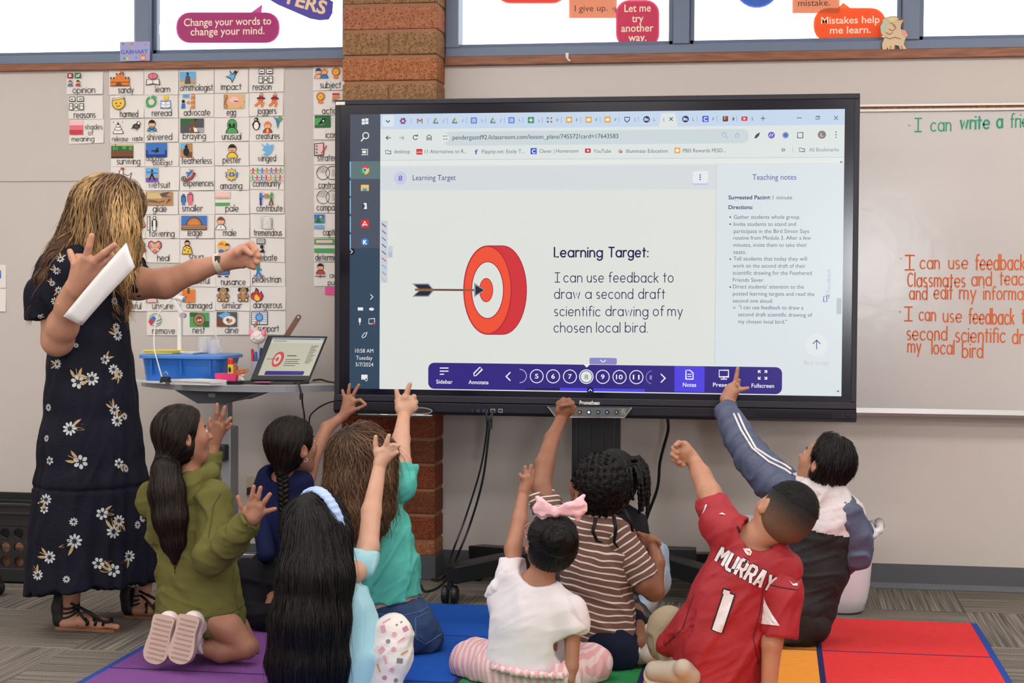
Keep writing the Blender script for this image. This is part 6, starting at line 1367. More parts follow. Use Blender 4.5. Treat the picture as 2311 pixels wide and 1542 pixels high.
M_eye = mat('eye_white', '#e8e4e0', .2); M_iris = mat('iris_brown', '#2e1c14', .15); M_lip = mat('lip', '#a8605a', .45); M_brow = mat('eyebrow', '#1c1614', .8)
def face(parent, g, R, H, lash=True):
    for q in (-1, 1):
        c = g(.13 * q, .335, .03); f = R[:, 1]
        e = MB().lathe([(.0, -.045 * H), (.03 * H, -.035 * H), (.045 * H, 0), (.036 * H, .028 * H), (.0, .046 * H)], c, 16, f).build('eye', M_eye, parent, smooth=True)
        MB().lathe([(.024 * H, .0), (.0, .004 * H)], c + f * .0445 * H, 14, f).build('iris', M_iris, e, smooth=True)
        MB().tube([g(.06 * q, .372, .115), g(.13 * q, .355, .135), g(.2 * q, .315, .12)], [.006 * H, .013 * H, .006 * H], 6).build('eyebrow', M_brow, parent, smooth=True)
    MB().tube([g(-.09, .355, -.25), g(-.03, .392, -.24), g(.03, .392, -.24), g(.09, .355, -.25)], [.004 * H, .014 * H, .014 * H, .004 * H], 8).build('mouth', M_lip, parent, smooth=True)
def hair_mat(name, c1, c2, rough=.38):
    m = mat(name, c1, rough, spec=.22, bump=(30, .35, (14, 14, 1.2)))
    nt = m.node_tree; b = nt.nodes['Principled BSDF']; at = nt.nodes.new('ShaderNodeAttribute'); at.attribute_name = 'tone'
    mx = nt.nodes.new('ShaderNodeMix'); mx.data_type = 'RGBA'; mx.inputs['A'].default_value = lin(c1); mx.inputs['B'].default_value = lin(c2)
    nt.links.new(at.outputs['Fac'], mx.inputs['Factor']); nt.links.new(mx.outputs['Result'], b.inputs['Base Color'])
    b.inputs['Anisotropic'].default_value = .4; return m
def haircap(sol, g, R, H, t=.018, hair_n=(.8, -.6), cut=.10, k=.01, grow=1., ears=False):
    """hair over the skull; the plane (forward, up) cuts out the face"""
    n0 = len(sol.ops)
    sol.ell(g(0, -.07, .13), np.array((.355, .43, .385)) * H * grow + t, R, k)
    sol.ell(g(0, -.12, -.06), np.array((.33, .30, .30)) * H * grow + t * .8, R, .03)
    if ears:
        for q in (-1, 1): sol.ell(g(.42 * q, .03, -.09), np.array((.12, .14, .16)) * H, R, .01, sub=True)
    n = R[:, 1] * hair_n[0] + R[:, 2] * hair_n[1]
    c = g(0, 0, 0); sol.clip(c + nrm(n) * cut * H, n, None, None)
def strands(name, mesh_o, parent, flow, mats, n=900, seg=10, step=.012, w=.0022, lift=.002, seed=1, keep=None, free=.25, curl=0., cf=60, tone=None, rad=None):
    V, Q = GEO[mesh_o.name]; T = bvh(mesh_o); r = np.random.RandomState(seed)
    cen = V[Q].mean(1)
    if keep is not None: cen = cen[keep(cen)]
    pts = cen[r.randint(0, len(cen), n)]
    vs = []; fs = []; tn = []
    for i in range(n):
        p = pts[i].copy(); L = []; d_prev = None; ln = int(seg * r.uniform(.6, 1.25)) + 1; ph = r.uniform(0, 6.28, 2); lf = lift * r.uniform(.2, 1.8); fly = r.random() < free
        for j in range(ln):
            h = T.find_nearest(Vector(p))
            if h[0] is None: break
            N = np.array(h[1]); d = flow(p); d = nrm(d - N * (d @ N) * (.85 if j < ln - 2 else .5))
            if d_prev is not None: d = nrm(d + d_prev * .8)
            d_prev = d; base = np.array(h[0]); out = (p - base) @ N
            if fly and j > ln * .6: pos = p
            else: pos = base + N * lf
            if curl: pos = pos + (N * math.sin(j * cf * step + ph[0]) + np.cross(N, d) * math.sin(j * cf * step + ph[1])) * curl * min(1, j / 3)
            pos[2] = max(pos[2], .0125); L.append((pos, np.cross(d, N), N)); p = pos + d * step
        if len(L) < 2: continue
        m = len(L); k = len(vs); tt = r.beta(1.5, 2.5) if tone is None else tone(pts[i], r)
        for j, (q, sd, N) in enumerate(L):
            ww = w * (1 - (j / (m - 1)) ** 3 * .85) * (.6 if j == 0 else 1) / 2; sd = nrm(sd)
            vs += [q + sd * ww, q + N * ww * .6, q - sd * ww]; tn += [tt] * 3
        for j in range(m - 1):
            a = k + 3 * j; fs += [(a, a + 1, a + 4, a + 3), (a + 1, a + 2, a + 5, a + 4)]
    base = LOC[parent.name]; me = bpy.data.meshes.new(name); me.from_pydata((np.array(vs) - base).tolist(), [], fs)
    o = link(name, me, mats if isinstance(mats, list) else [mats], parent); me.polygons.foreach_set('use_smooth', [True] * len(fs))
    at = me.attributes.new('tone', 'FLOAT', 'POINT'); at.data.foreach_set('value', np.array(tn, np.float32)); o['kind'] = 'stuff'
    return o
def cloth(name, c, c2=None, rough=.85, b=(320, .12), fine=True, sheen=.25):
    c2 = c2 or c; m = mat(name, c, rough, spec=.2, noise=(c2, 7, .6), bump=b, sheen=0.); return m
def person(sol, label, skin, floor=.0118):
    if floor: sol.clip((0, 0, floor), (0, 0, -1))
    o = sol.build('person', skin); tag(o, label, 'person'); return o
def flowdown(g, R, H, out=1., down=1., crown=(0, -.15, .5), d=(0, 0, -1)):
    c = g(*crown); d = np.array(d, float)
    def fl(p):
        v = p - c; return nrm(v) * out + d * down * min(1.5, np.linalg.norm(v) / (.4 * H))
    return fl
def toward(pt):
    pt = np.array(pt, float); return lambda p: pt - p
def along(path, sw=None):
    a = np.array([q[:3] for q in path]); d = np.array([nrm(a[i + 1] - a[i]) for i in range(len(a) - 1)]); mid = (a[1:] + a[:-1]) / 2
    def fl(p):
        w = np.exp(-((mid - p) ** 2).sum(1) / .004) + 1e-6; return nrm((d * w[:, None]).sum(0))
    return fl
def shoe(parent, heel, toe, up, wdt, mats, h=.05, name='shoe', label=None):
    """low sneaker: sole and upper; heel/toe points on the sole's ground side, up = foot's up"""
    heel = np.array(heel, float); toe = np.array(toe, float); d = toe - heel; L = np.linalg.norm(d); d /= L; u = nrm(np.array(up, float) - d * (d @ np.array(up, float))); s_ = np.cross(d, u)
    out = [(-.02, -.30), (.0, -.42), (.12, -.44), (.35, -.40), (.6, -.47), (.8, -.5), (.95, -.36), (1.0, -.05), (.97, .25), (.82, .46), (.6, .46), (.35, .36), (.12, .40), (.0, .40), (-.03, .1)]
    for _ in range(2): out = [q for i in range(len(out)) for q in ((.75 * out[i][0] + .25 * out[(i + 1) % len(out)][0], .75 * out[i][1] + .25 * out[(i + 1) % len(out)][1]), (.25 * out[i][0] + .75 * out[(i + 1) % len(out)][0], .25 * out[i][1] + .75 * out[(i + 1) % len(out)][1]))]
    out = [(x * L, y * wdt) for x, y in out]
    up_ = Solid(.004); up_.path([(*(heel + d * .09 * L + u * .03), wdt * .36), (*(heel + d * .4 * L + u * .034), wdt * .37), (*(heel + d * .78 * L + u * .02), wdt * .36)], .015).cone(heel + d * .12 * L + u * .035, heel + d * .2 * L + u * (h + .02), wdt * .36, wdt * .33, .01)
    up_.clip(heel + u * .008, -u); o = up_.build(name, mats[0], parent, label=label)
    LOC[o.name] = LOC[parent.name]
    m = MB(); m.prism(out, heel - u * .008, d, s_, u, .022); m.build('sole', mats[1], o, bevel=.003)
    m = MB()
    for k in range(9): t = .08 + .1 * k; m.box(heel + d * t * L - u * .009, (.004, wdt * .62, .003), np.stack([d, s_, u], 1))
    m.build('tread', mats[2] if len(mats) > 2 else mats[1], o)['kind'] = 'stuff'
    return o
FB = (.55, .83, .0)
def hitpx(target, x, y):
    o = CAM; dr = nrm(ray(x, y)); h = bvh(target).ray_cast(Vector(o), Vector(dr)); return (np.array(h[0]), np.array(h[1])) if h[0] is not None else (None, None)
def seam(tgt, L, r, mt, nm_='seam', off=.0006):
    pts = []
    for i in range(len(L) - 1):
        for t in np.linspace(0, 1, 7, endpoint=(i == len(L) - 2)):
            p0, _n = hitpx(tgt, L[i][0] * (1 - t) + L[i + 1][0] * t, L[i][1] * (1 - t) + L[i + 1][1] * t)
            if p0 is not None and (not pts or np.linalg.norm(p0 - pts[-1]) < .05): pts.append(p0 + nrm(CAM - p0) * off)
    if len(pts) > 3: MB().tube(pts, r, 6).build(nm_, mt, tgt, smooth=True)
# ================================================================= the teacher
SK_T = skin_mat('skin_tan', '#bf8c74', '#a97560')
A_ = Per(-1.33); b = Solid(.0036)
Ht = 152 * A_.k(250, 480)
g, R = head(b, A_.p(258, 480, .0), Ht, (.84, .50, -.22), (.18, .0, 1), neck=A_.p(196, 575, .0), nr=.055)
limb(A_, b, [(196, 565, .0, 34), (198, 640, .0, 60), (203, 780, 0, 62), (205, 900, 0, 70)], .03, fl=.8)
limb(A_, b, [(180, 600, -.13, 28), (200, 595, .12, 28)], .03)
# raised right arm (near): shoulder, elbow, wrist
limb(A_, b, [(150, 605, -.15, 34), (126, 690, -.17, 35), (130, 768, -.18, 35)], .02)
limb(A_, b, [(130, 768, -.18, 34), (142, 735, -.22, 34), (156, 690, -.27, 29), (164, 660, -.30, 25)], .02)
hand(A_, b, (172, 650, -.31, 31), [[(172, 600, -.34), (163, 582, -.33), (158, 568, -.32)], [(194, 584, -.36), (201, 556, -.37), (207, 533, -.37)], [(212, 590, -.36), (236, 571, -.37), (258, 554, -.37)], [(221, 602, -.34), (240, 590, -.35), (253, 577, -.35)], [(222, 618, -.33), (240, 606, -.34), (250, 598, -.33)]], 8.6)
# left arm stretched to the right, closed fist
limb(A_, b, [(262, 620, .14, 36), (310, 640, .13, 36), (372, 640, .12, 33), (440, 612, .11, 25), (497, 594, .10, 20)], .02)
limb(A_, b, [(505, 592, .10, 19), (532, 584, .10, 22)], .015)
hand(A_, b, (512, 590, .10, 24), [[(546, 562, .085), (566, 552, .07), (578, 566, .06), (570, 575, .07)], [(552, 573, .08), (576, 566, .065), (583, 578, .06), (572, 583, .07)], [(552, 585, .08), (576, 580, .065), (580, 592, .06), (568, 592, .07)], [(548, 595, .085), (570, 593, .07), (573, 602, .065), (562, 600, .075)], [(538, 570, .06), (552, 562, .05), (566, 574, .045)]], 8.2)
# legs and feet
limb(A_, b, [(185, 1150, -.03, 34), (168, 1290, -.03, 27), (160, 1350, -.03, 17), (158, 1385, -.03, 19)], .02)
limb(A_, b, [(150, 1405, -.03, 15), (190, 1400, -.03, 17), (228, 1408, -.03, 13), (244, 1413, -.03, 10)], .015, fl=.62)
for i, (x, dy) in enumerate(((264, -.065), (262, -.047), (258, -.03), (253, -.014), (247, .0))): limb(A_, b, [(236 - i, 1412, dy * .9, 6), (x, 1415, dy, 6.5 - i * .6)], .004)
limb(A_, b, [(240, 1150, .16, 34), (312, 1280, .2, 25), (324, 1325, .2, 16), (320, 1352, .2, 18)], .02)
limb(A_, b, [(320, 1352, .2, 17), (314, 1376, .2, 15)], .015); limb(A_, b, [(312, 1376, .2, 14), (344, 1374, .2, 15), (376, 1383, .2, 10)], .015, fl=.62)
for i in range(5): limb(A_, b, [(370, 1383, .17 + .015 * i, 6), (388 - 3 * i, 1385, .17 + .016 * i, 5.5)], .004)
T_ = person(b, 'standing person in a long black floral dress stretching a fist toward the screen', SK_T, None); face(T_, g, R, Ht)
# dress
Md = mat('dress_black', '#0d0e1a', .8, spec=.2, noise=('#15172a', 9, .6), bump=(70, .3))
d = Solid(.0055)
limb(A_, d, [(168, 590, -.1, 38), (180, 596, .0, 42), (228, 600, .14, 40)], .03)
limb(A_, d, [(186, 610, -.02, 62), (200, 680, 0, 82), (204, 770, 0, 82), (204, 830, 0, 88), (205, 900, 0, 95), (205, 1000, 0, 107), (208, 1080, 0, 116)], .03, fl=.85)
limb(A_, d, [(208, 1095, 0, 121), (206, 1200, 0, 130), (206, 1300, 0, 137), (206, 1345, 0, 140)], .006, fl=.85)
limb(A_, d, [(238, 1100, .08, 90), (250, 1300, .12, 96), (250, 1345, .12, 98)], .03)
hem = A_.p(206, 1326, 0); d.clip(hem, (.12, -.1, -1))
d.clip(A_.p(198, 552, 0), (.05, 0, 1))
def sk(p):
    t = np.clip((A_.p(205, 820, 0)[2] - p[:, 2]) / .5, .12, 1.2)
    ang = np.arctan2(p[:, 1] - (A_.Y), p[:, 0] - hem[0]); w = np.sin(ang * 11 + 1.3 * np.sin(p[:, 2] * 5) + .8 * np.sin(ang * 3)) * .6 + np.sin(ang * 23 + 2 * np.sin(p[:, 2] * 7)) * .3
    tier = np.exp(-((p[:, 2] - A_.p(208, 1092, 0)[2]) / .006) ** 2) * .006
    return .0095 * t * w + tier
d.disp(sk); d.disp(folds(.004, 42, (.3, 0, 1), 4, .3))
dress = d.build('dress', Md, T_)
sl = Solid(.005)
limb(A_, sl, [(165, 596, -.10, 40), (135, 612, -.15, 46), (112, 668, -.17, 50), (103, 712, -.18, 44)], .025)
sl.clip(A_.p(118, 722, -.17), nrm(A_.p(132, 768, -.18) - A_.p(112, 668, -.17)) * 1 + np.array((-.25, 0, 0)), A_.p(110, 740, -.17), .15)
sl.disp(folds(.007, 55, (-.2, 0, 1), 8, .25)); sl1 = sl.build('sleeve', Md, T_)
sl = Solid(.005)
limb(A_, sl, [(240, 600, .13, 42), (285, 622, .13, 48), (345, 630, .13, 47)], .02); sl.clip(A_.p(320, 625, .13), (1, 0, .12)); sl.disp(folds(.005, 60, (1, 0, .1), 11, .3)); sl2 = sl.build('sleeve', Md, T_)
# flower print
Fm = [mat('print_petal', '#b9bdbf', .8), mat('print_leaf', '#b0936a', .8), mat('print_centre', '#1a1c2c', .8)]
def daisy(n=8, r=.5, rot=0., leaf=True, rose=False):
    L = []
    for i in range(n):
        a = rot + i * 6.283 / n; ca, sa = math.cos(a), math.sin(a); e = [(.12, 0), (.25, .085), (.42, .08), (.5, .0), (.42, -.08), (.25, -.085)]
        L.append((0, fan([(x * ca * r * 2 - y * sa * r * 2 * (1.5 if rose else 1), x * sa * r * 2 + y * ca * r * 2 * (1.5 if rose else 1)) for x, y in e])))
    if leaf:
        for a in (rot + .5, rot + 1.3):
            ca, sa = math.cos(a - 2), math.sin(a - 2); e = [(.3, 0), (.5, .12), (.75, .1), (1.0, -.02), (.75, -.08), (.5, -.08)]; L.append((1, fan([(x * ca - y * sa, x * sa + y * ca) for x, y in e])))
        ca, sa = math.cos(rot - 1.1), math.sin(rot - 1.1); L.append((1, fan([(.3 * ca, .3 * sa), (.9 * ca, .9 * sa), (.9 * ca + .03, .9 * sa + .03), (.3 * ca + .04, .3 * sa + .04)])))
    L.append((2, fan(circ(0, 0, .1, n=8)))); return L
fr = random.Random(3)
spots = [(158, 968, 20, 0), (258, 925, 16, 0), (264, 950, 17, 0), (280, 940, 11, 0), (182, 1043, 20, 1), (268, 1046, 14, 1), (284, 1058, 11, 0), (104, 1128, 16, 0), (100, 1150, 12, 1), (230, 1160, 17, 1), (268, 1176, 17, 0), (256, 1200, 20, 0), (168, 1222, 21, 0), (166, 1178, 12, 0),
         (112, 1258, 18, 0), (222, 1272, 17, 1), (256, 1288, 19, 1), (291, 1256, 17, 0), (86, 1298, 15, 0), (308, 1324, 14, 1), (322, 1170, 12, 0), (310, 1185, 12, 0), (262, 738, 12, 0), (265, 757, 16, 0), (237, 812, 14, 1), (256, 834, 15, 0), (268, 845, 14, 0), (176, 862, 20, 1), (207, 855, 20, 0), (172, 780, 7, 0), (130, 822, 14, 0), (110, 920, 11, 0), (106, 990, 10, 0), (112, 1040, 12, 1), (258, 680, 12, 0), (190, 1380, 1, 0), (150, 1308, 10, 0), (262, 1345, 8, 0)]
m = MB(); ctr = A_.p(205, 1000, 0)
for x, y, r, rose in spots:
    p0, n0 = hitpx(dress, x, y)
    if p0 is None: continue
    n0 = nrm(n0 * .4 + nrm(CAM - p0) * .6) if n0 @ (CAM - p0) > 0 else nrm(CAM - p0)
    decal(m, daisy(9 if not rose else 6, .5, fr.uniform(0, 6), r > 12, rose), dress, p0, n0, (0, 0, 1), sc=r / 640 * 1.6)
V, Q = GEO[dress.name]; cc = V[Q].mean(1); ok = cc[(cc[:, 1] > A_.Y + .05) & (cc[:, 2] > .15)]
for i in range(26):
    p0 = ok[fr.randrange(len(ok))]; n0 = p0 - np.array((ctr[0], A_.Y, p0[2])); decal(m, daisy(8, .5, fr.uniform(0, 6), True, i % 3 == 0), dress, p0, n0, (0, 0, 1), sc=.03)
o = m.build('flower_print', Fm, dress); LOC[o.name] = LOC[T_.name]; o['kind'] = 'stuff'
for slv, L in ((sl1, [(136, 585, 17), (128, 612, 16), (118, 640, 13), (132, 655, 16), (124, 680, 18), (90, 715, 10)]), (sl2, [(318, 598, 8), (330, 640, 7)])):
    m = MB()
    for x, y, r in L:
        p0, n0 = hitpx(slv, x, y)
        if p0 is not None: decal(m, daisy(8, .5, fr.uniform(0, 6), True), slv, p0, nrm(n0 + nrm(CAM - p0)), (0, 0, 1), sc=r / 640)
    if m.f: m.build('flower_print', Fm, slv)['kind'] = 'stuff'
# hair
Hm = hair_mat('hair_blonde', '#4a3122', '#d8b078', .42)
h = Solid(.005); haircap(h, g, R, Ht, .012, (.75, -.45), .34)
back = [(222, 468, .0, 66), (192, 530, -.01, 54), (152, 575, -.02, 40), (112, 612, -.06, 26), (88, 648, -.08, 10)]
side = [(262, 460, -.06, 44), (266, 520, -.085, 40), (262, 580, -.09, 33), (272, 628, -.08, 20), (284, 662, -.07, 7)]
limb(A_, h, back, .02); limb(A_, h, side, .02); limb(A_, h, [(240, 470, -.04, 55), (230, 545, -.06, 42), (238, 600, -.07, 26), (250, 640, -.07, 10)], .02); limb(A_, h, [(270, 460, .06, 40), (285, 560, .08, 30), (288, 640, .08, 12)], .02)
limb(A_, h, [(150, 550, -.10, 22), (118, 590, -.19, 18), (96, 630, -.22, 13), (88, 662, -.22, 4)], .02); limb(A_, h, [(292, 470, -.02, 20), (302, 505, -.02, 13), (300, 545, -.03, 11), (297, 600, -.04, 7)], .02)
h.disp(locks(.005, 90, (.2, 0, 1), 20, .12)); hm = h.build('hair', Hm, T_); LOC[hm.name] = LOC[T_.name]
pb, ps = A_.pth(back), A_.pth(side); fb, fs_ = along(pb), along(ps); xc = A_.p(228, 520, 0)[0]; cr = g(0, .0, .55)
def fl(p):
    v = nrm(p - cr); z = p[2] - g(0, 0, 0)[2]
    if z > .0: return v + np.array((0, 0, -.9))
    return (fb(p) if p[0] < xc else fs_(p)) + np.array((0, 0, -.35))
strands('hair_strands', hm, hm, fl, Hm, 3000, 17, .014, .0034, .003, 11, curl=.004, cf=26, tone=lambda p, r: float(np.clip((.5 if p[0] > xc else .12) + .38 * math.sin(38 * (p[0] - .6 * p[1]) + 9 * p[2]) + r.normal(0, .16), 0, 1)))
# paper strip in her hand, watch, bracelet, ring
pc_ = [A_.p(*q) for q in ((285, 548, -.40), (305, 603, -.40), (185, 735, -.33), (143, 714, -.33))]
m = MB()
def pfn(i, j):
    a = pc_[3] * (1 - i) + pc_[0] * i; b_ = pc_[2] * (1 - i) + pc_[1] * i; q = a * (1 - j) + b_ * j; return q + np.array((0, -.003 * math.sin(j * 3.14) - .008 * math.sin(i * 3.14), 0))
m.grid(pfn, 12, 4); tag(m.build('paper_strip', M_pap, smooth=True, solid=.0006), 'blank white paper strip held up by the person in the floral dress', 'paper')
w0 = A_.p(495, 594, .10); ax = nrm(A_.p(512, 589, .10) - A_.p(478, 600, .105)); MB().lathe([(.033, -.011), (.0355, -.009), (.0355, .009), (.033, .011)], w0, 28, ax).build('watch_strap', mat('watch_cream', '#c9bfae', .5), T_, smooth=False)
MB().box(w0 + np.array((.004, -.03, .012)), (.020, .010, .026)).build('watch_face', mat('watch_face', '#3a3634', .2), T_, bevel=.003)
w0 = A_.p(156, 690, -.27); MB().tube([w0 + np.array((.048 * math.cos(a), .048 * math.sin(a), .012 * math.cos(a) * -1.5)) for a in np.linspace(0, 6.28, 30)], .0012, 5).build('bracelet', mat('gold', '#d8b070', .25, metal=.9), T_, smooth=True)
MB().lathe([(.0125, -.003), (.0125, .003)], A_.p(224, 599, -.342), 16, nrm(A_.p(240, 590, -.35) - A_.p(221, 602, -.34))).build('ring', mat('gold', '#d8b070'), T_)
# sandals
M_sn = mat('sandal_black', '#121214', .6); M_sl = mat('sandal_sole_tan', '#8a5f42', .7)
def sandal(dx, dy, dyp, full=True):
    q = lambda x, y, d_=0.: A_.p(x + dx, y + dyp, dy + d_)
    hl = q(132, 1412); out = []
    f0 = np.array((q(126, 1412)[0], A_.Y + dy, 0)); L = q(276, 1412)[0] - f0[0]
    ol = [(0.01, -.012), (.04, -.026), (.2, -.028), (.45, -.024), (.75, -.038), (.93, -.032), (.985, -.008), (.96, .018), (.8, .036), (.5, .03), (.2, .03), (.03, .024)]
    o = MB().prism([(x * L, y) for x, y in ol], (f0[0], f0[1], .001), XU, YU, ZU, .011).build('sandal', M_sl, T_, bevel=.002); LOC[o.name] = LOC[T_.name]
    s_ = Solid(.004); s_.path([(*q(140, 1398), .033), (*q(137, 1372), .031), (*q(140, 1352), .03)], .01); s_.ell(q(162, 1372), (.028, .05, .06), None, .004, sub=True); s_.clip(q(152, 1380), (1, 0, .1)); s_.clip((0, 0, .008), (0, 0, -1)); s_.build('heel_counter', M_sn, o)
    for k, (x0, x1, yt, sk_) in enumerate(((146, 150, 1358, 10), (150, 152, 1368, 14), (152, 158, 1378, 22), (176, 188, 1384, -6), (196, 204, 1388, -8), (214, 214, 1392, -2), (232, 240, 1396, 12))):
        if k < 3: c = q(157, yt + 6); m = MB().tube([c + np.array((.032 * math.cos(a), .034 * math.sin(a), .01 * math.sin(a * 1) + (.004 * k) * math.cos(a))) for a in np.linspace(0, 6.28, 26)], .0042, 7)
        else: m = MB().tube([q(x0, 1412, -.038), q(x0 + 2, 1404, -.04), q((x0 + x1) / 2 + sk_, yt + 8, -.028), q(x1 + sk_, yt + 1, -.002), q(x1 + sk_, yt + 8, .026), q(x1, 1408, .036)], .0056, 7)
        m.build('strap', M_sn, o, smooth=True)
    for (a1, b1) in (((160, 1362, -.033), (226, 1402, -.04)), ((178, 1370, -.028), (236, 1406, -.045)), ((164, 1372, -.034), (200, 1410, -.042))): MB().tube([q(*a1), q((a1[0] + b1[0]) / 2, (a1[1] + b1[1]) / 2 - 3, -.041), q(*b1)], .0045, 7).build('strap', M_sn, o, smooth=True)
sandal(0, -.03, 0); sandal(154, .2, -28)
# ================================================================= the children
SK_A = skin_mat('skin_warm_brown', '#a0705a', '#8e5e4a'); SK_B = skin_mat('skin_light', '#c69b85', '#b58670'); SK_C = skin_mat('skin_brown', '#8a5d47', '#784c38'); SK_D = skin_mat('skin_dark', '#664333', '#543426'); SK_E = skin_mat('skin_amber', '#b08068', '#9a6a54')
HB = hair_mat('hair_black', '#0b090a', '#1d1817', .38); HD = hair_mat('hair_dark_brown', '#130d0b', '#2e2019', .38); HBr = hair_mat('hair_brown', '#2f1f17', '#7c5a40', .42)
M_sole = mat('sole_pinkish', '#b9a096', .7, bump=(200, .2)); M_tread = mat('sole_tread', '#a08679', .8)
FLZ = .0118
def sew(name, sol, m_, par, **kw):
    if sol.lo[2] < .06: sol.clip((0, 0, .0105), (0, 0, -1))
    o = sol.build(name, m_, par, **kw); return o

# ---- girl in the olive hoodie, kneeling
A = Per(-1.75); b = Solid(.0038); k = A.k(430, 1100)
Hk = 132 * k; g, R = head(b, A.p(416, 985), Hk, (.80, .55, .12), (-.08, 0, 1), neck=A.p(432, 1085), nr=.036)
limb(A, b, [(432, 1080, 0, 24), (440, 1180, 0, 50), (445, 1330, 0, 60), (450, 1400, 0, 62)], .02, fl=1.2)
limb(A, b, [(485, 1150, -.05, 16), (478, 1260, -.12, 17), (572, 1172, -.20, 15)], .012)
hand(A, b, (574, 1168, -.20, 17), [[(553, 1158, -.20), (544, 1142, -.205), (537, 1122, -.205)], [(567, 1140, -.205), (569, 1120, -.21), (573, 1099, -.21)], [(579, 1139, -.205), (583, 1120, -.21), (588, 1101, -.21)], [(589, 1145, -.205), (599, 1130, -.21), (609, 1116, -.21)], [(591, 1158, -.2), (606, 1153, -.205), (621, 1149, -.205)]], 6.3)
limb(A, b, [(470, 1130, .12, 18), (464, 1085, .19, 16), (484, 1000, .22, 13)], .012)
hand(A, b, (485, 996, .22, 14), [[(478, 968, .22), (473, 955, .22), (474, 945, .22)], [(489, 955, .21), (489, 932, .2), (490, 913, .2)], [(498, 958, .21), (503, 936, .2), (507, 919, .2)], [(503, 966, .21), (512, 954, .2), (520, 944, .2)], [(503, 974, .22), (514, 966, .21), (521, 958, .21)]], 5.4)
for s_, dy in ((0, -.06), (12, .10)):
    limb(A, b, [(455 + s_, 1395, dy, 36), (515 + s_, 1420, dy, 34), (556 + s_ * .3, 1460, dy, 25)], .015); limb(A, b, [(556 + s_ * .3, 1464, dy, 25), (500 + s_, 1472, dy - .01, 24), (430, 1455, dy - .03, 16)], .01)
T = person(b, 'kneeling child in an olive green hoodie with both hands raised', SK_A); face(T, g, R, Hk)
M_ol = cloth('olive_fleece', '#636031', '#54522a', b=(300, .25))
s = Solid(.005)
limb(A, s, [(425, 1112, 0, 48), (440, 1190, 0, 72), (444, 1290, 0, 84), (452, 1385, 0, 98)], .03, fl=1.15)
limb(A, s, [(375, 1150, .0, 40), (365, 1200, 0, 35)], .03); limb(A, s, [(480, 1128, -.04, 40), (487, 1180, -.05, 42), (478, 1255, -.12, 38)], .015)
limb(A, s, [(478, 1258, -.12, 38), (522, 1222, -.16, 33), (562, 1178, -.195, 26)], .012); limb(A, s, [(470, 1125, .1, 34), (462, 1080, .18, 28), (478, 1028, .21, 20)], .015)
s.clip(A.p(568, 1172, -.197), nrm(A.p(572, 1168, -.2) - A.p(522, 1222, -.16)), A.p(575, 1165, -.2), .05); s.clip(A.p(480, 1022, .21), (.1, 0, 1), A.p(480, 1015, .21), .05)
s.clip(A.p(450, 1412, 0), (-.16, 0, -1)); s.disp(folds(.009, 30, (.6, 0, -.6), 2, .3)); s.disp(folds(.003, 70, (1, 0, -.2), 31, .3)); sh = sew('hoodie', s, M_ol, T)
for L in ([(352, 1378), (400, 1392), (460, 1396), (520, 1384), (552, 1366)], [(500, 1112), (482, 1140), (476, 1180), (470, 1215)], [(546, 1160), (560, 1182), (572, 1196)]): seam(sh, L, .0016, mat('olive_seam', '#454322', .9))
s = Solid(.005); limb(A, s, [(318, 1132, .02, 14), (340, 1115, .0, 26), (385, 1110, -.02, 30), (430, 1090, -.03, 26), (472, 1068, .0, 22), (470, 1060, .06, 18)], .012); limb(A, s, [(340, 1140, 0, 30), (390, 1150, -.03, 34), (440, 1120, -.03, 30)], .02)
s.disp(folds(.004, 60, (1, 0, .3), 5, .4)); s.clip(A.p(430, 1072, 0), (.08, .5, 1), A.p(425, 1040, .02), .075); sew('hood', s, M_ol, T)
s = Solid(.005); limb(A, s, [(450, 1385, .02, 86), (475, 1398, 0, 70)], .02, fl=1.3); s.clip(A.p(500, 1424, 0), (-.3, 0, -1)); s.disp(folds(.003, 90, (0, 0, 1), 8, .3)); sew('skirt', s, cloth('cream_knit', '#c9c0ac'), T)
for x, dy, nm_ in ((352, -.16, 'left'), (408, -.185, 'right')):
    he = A.p(x + 22, 1392, dy); to = A.p(x - 4, 1500, dy - .03); shoe(T, he, to, (.15, .98, .25), .088, [mat('shoe_white_pink', '#d9c8cc', .6), M_sole, M_tread])
for x, dy in ((452, -.10), (455, .0)):
    s = Solid(.004); limb(A, s, [(404, 1450, dy - .06, 17), (430, 1452, dy, 18), (462, 1458, dy, 20)], .01); s.clip(A.p(458, 1455, dy), (1, 0, .1)); s.disp(lambda p: .003 * wob(p, 240, 4)); sew('sock', s, cloth('sock_white', '#d6cfd0'), T)
M_tie = mat('hair_tie', '#9fb59a', .5)
h = Solid(.0048); haircap(h, g, R, Hk, .008, (.9, -.42), .10, ears=True); tail = [(372, 1042, -.05, 22), (374, 1062, -.07, 30), (376, 1110, -.09, 40), (385, 1170, -.10, 38), (392, 1225, -.10, 26), (396, 1266, -.10, 8)]
limb(A, h, [(400, 1010, -.02, 44), (374, 1044, -.05, 20)], .03); limb(A, h, tail, .012); h.disp(locks(.004, 90, (0, 0, 1), 14, .12)); hm = sew('hair', h, HD, T)
tp = A.p(373, 1044, -.05); ft_ = along(A.pth(tail)); strands('hair_strands', hm, hm, lambda p: (tp - p) if p[2] > tp[2] + .01 else ft_(p), HD, 1700, 10, .011, .0026, .002, 3)
MB().tube([tp + np.array((.032 * math.cos(a), .032 * math.sin(a), .012 * math.cos(a))) for a in np.linspace(0, 6.28, 22)], .005, 8).build('hair_tie', M_tie, T, smooth=True)

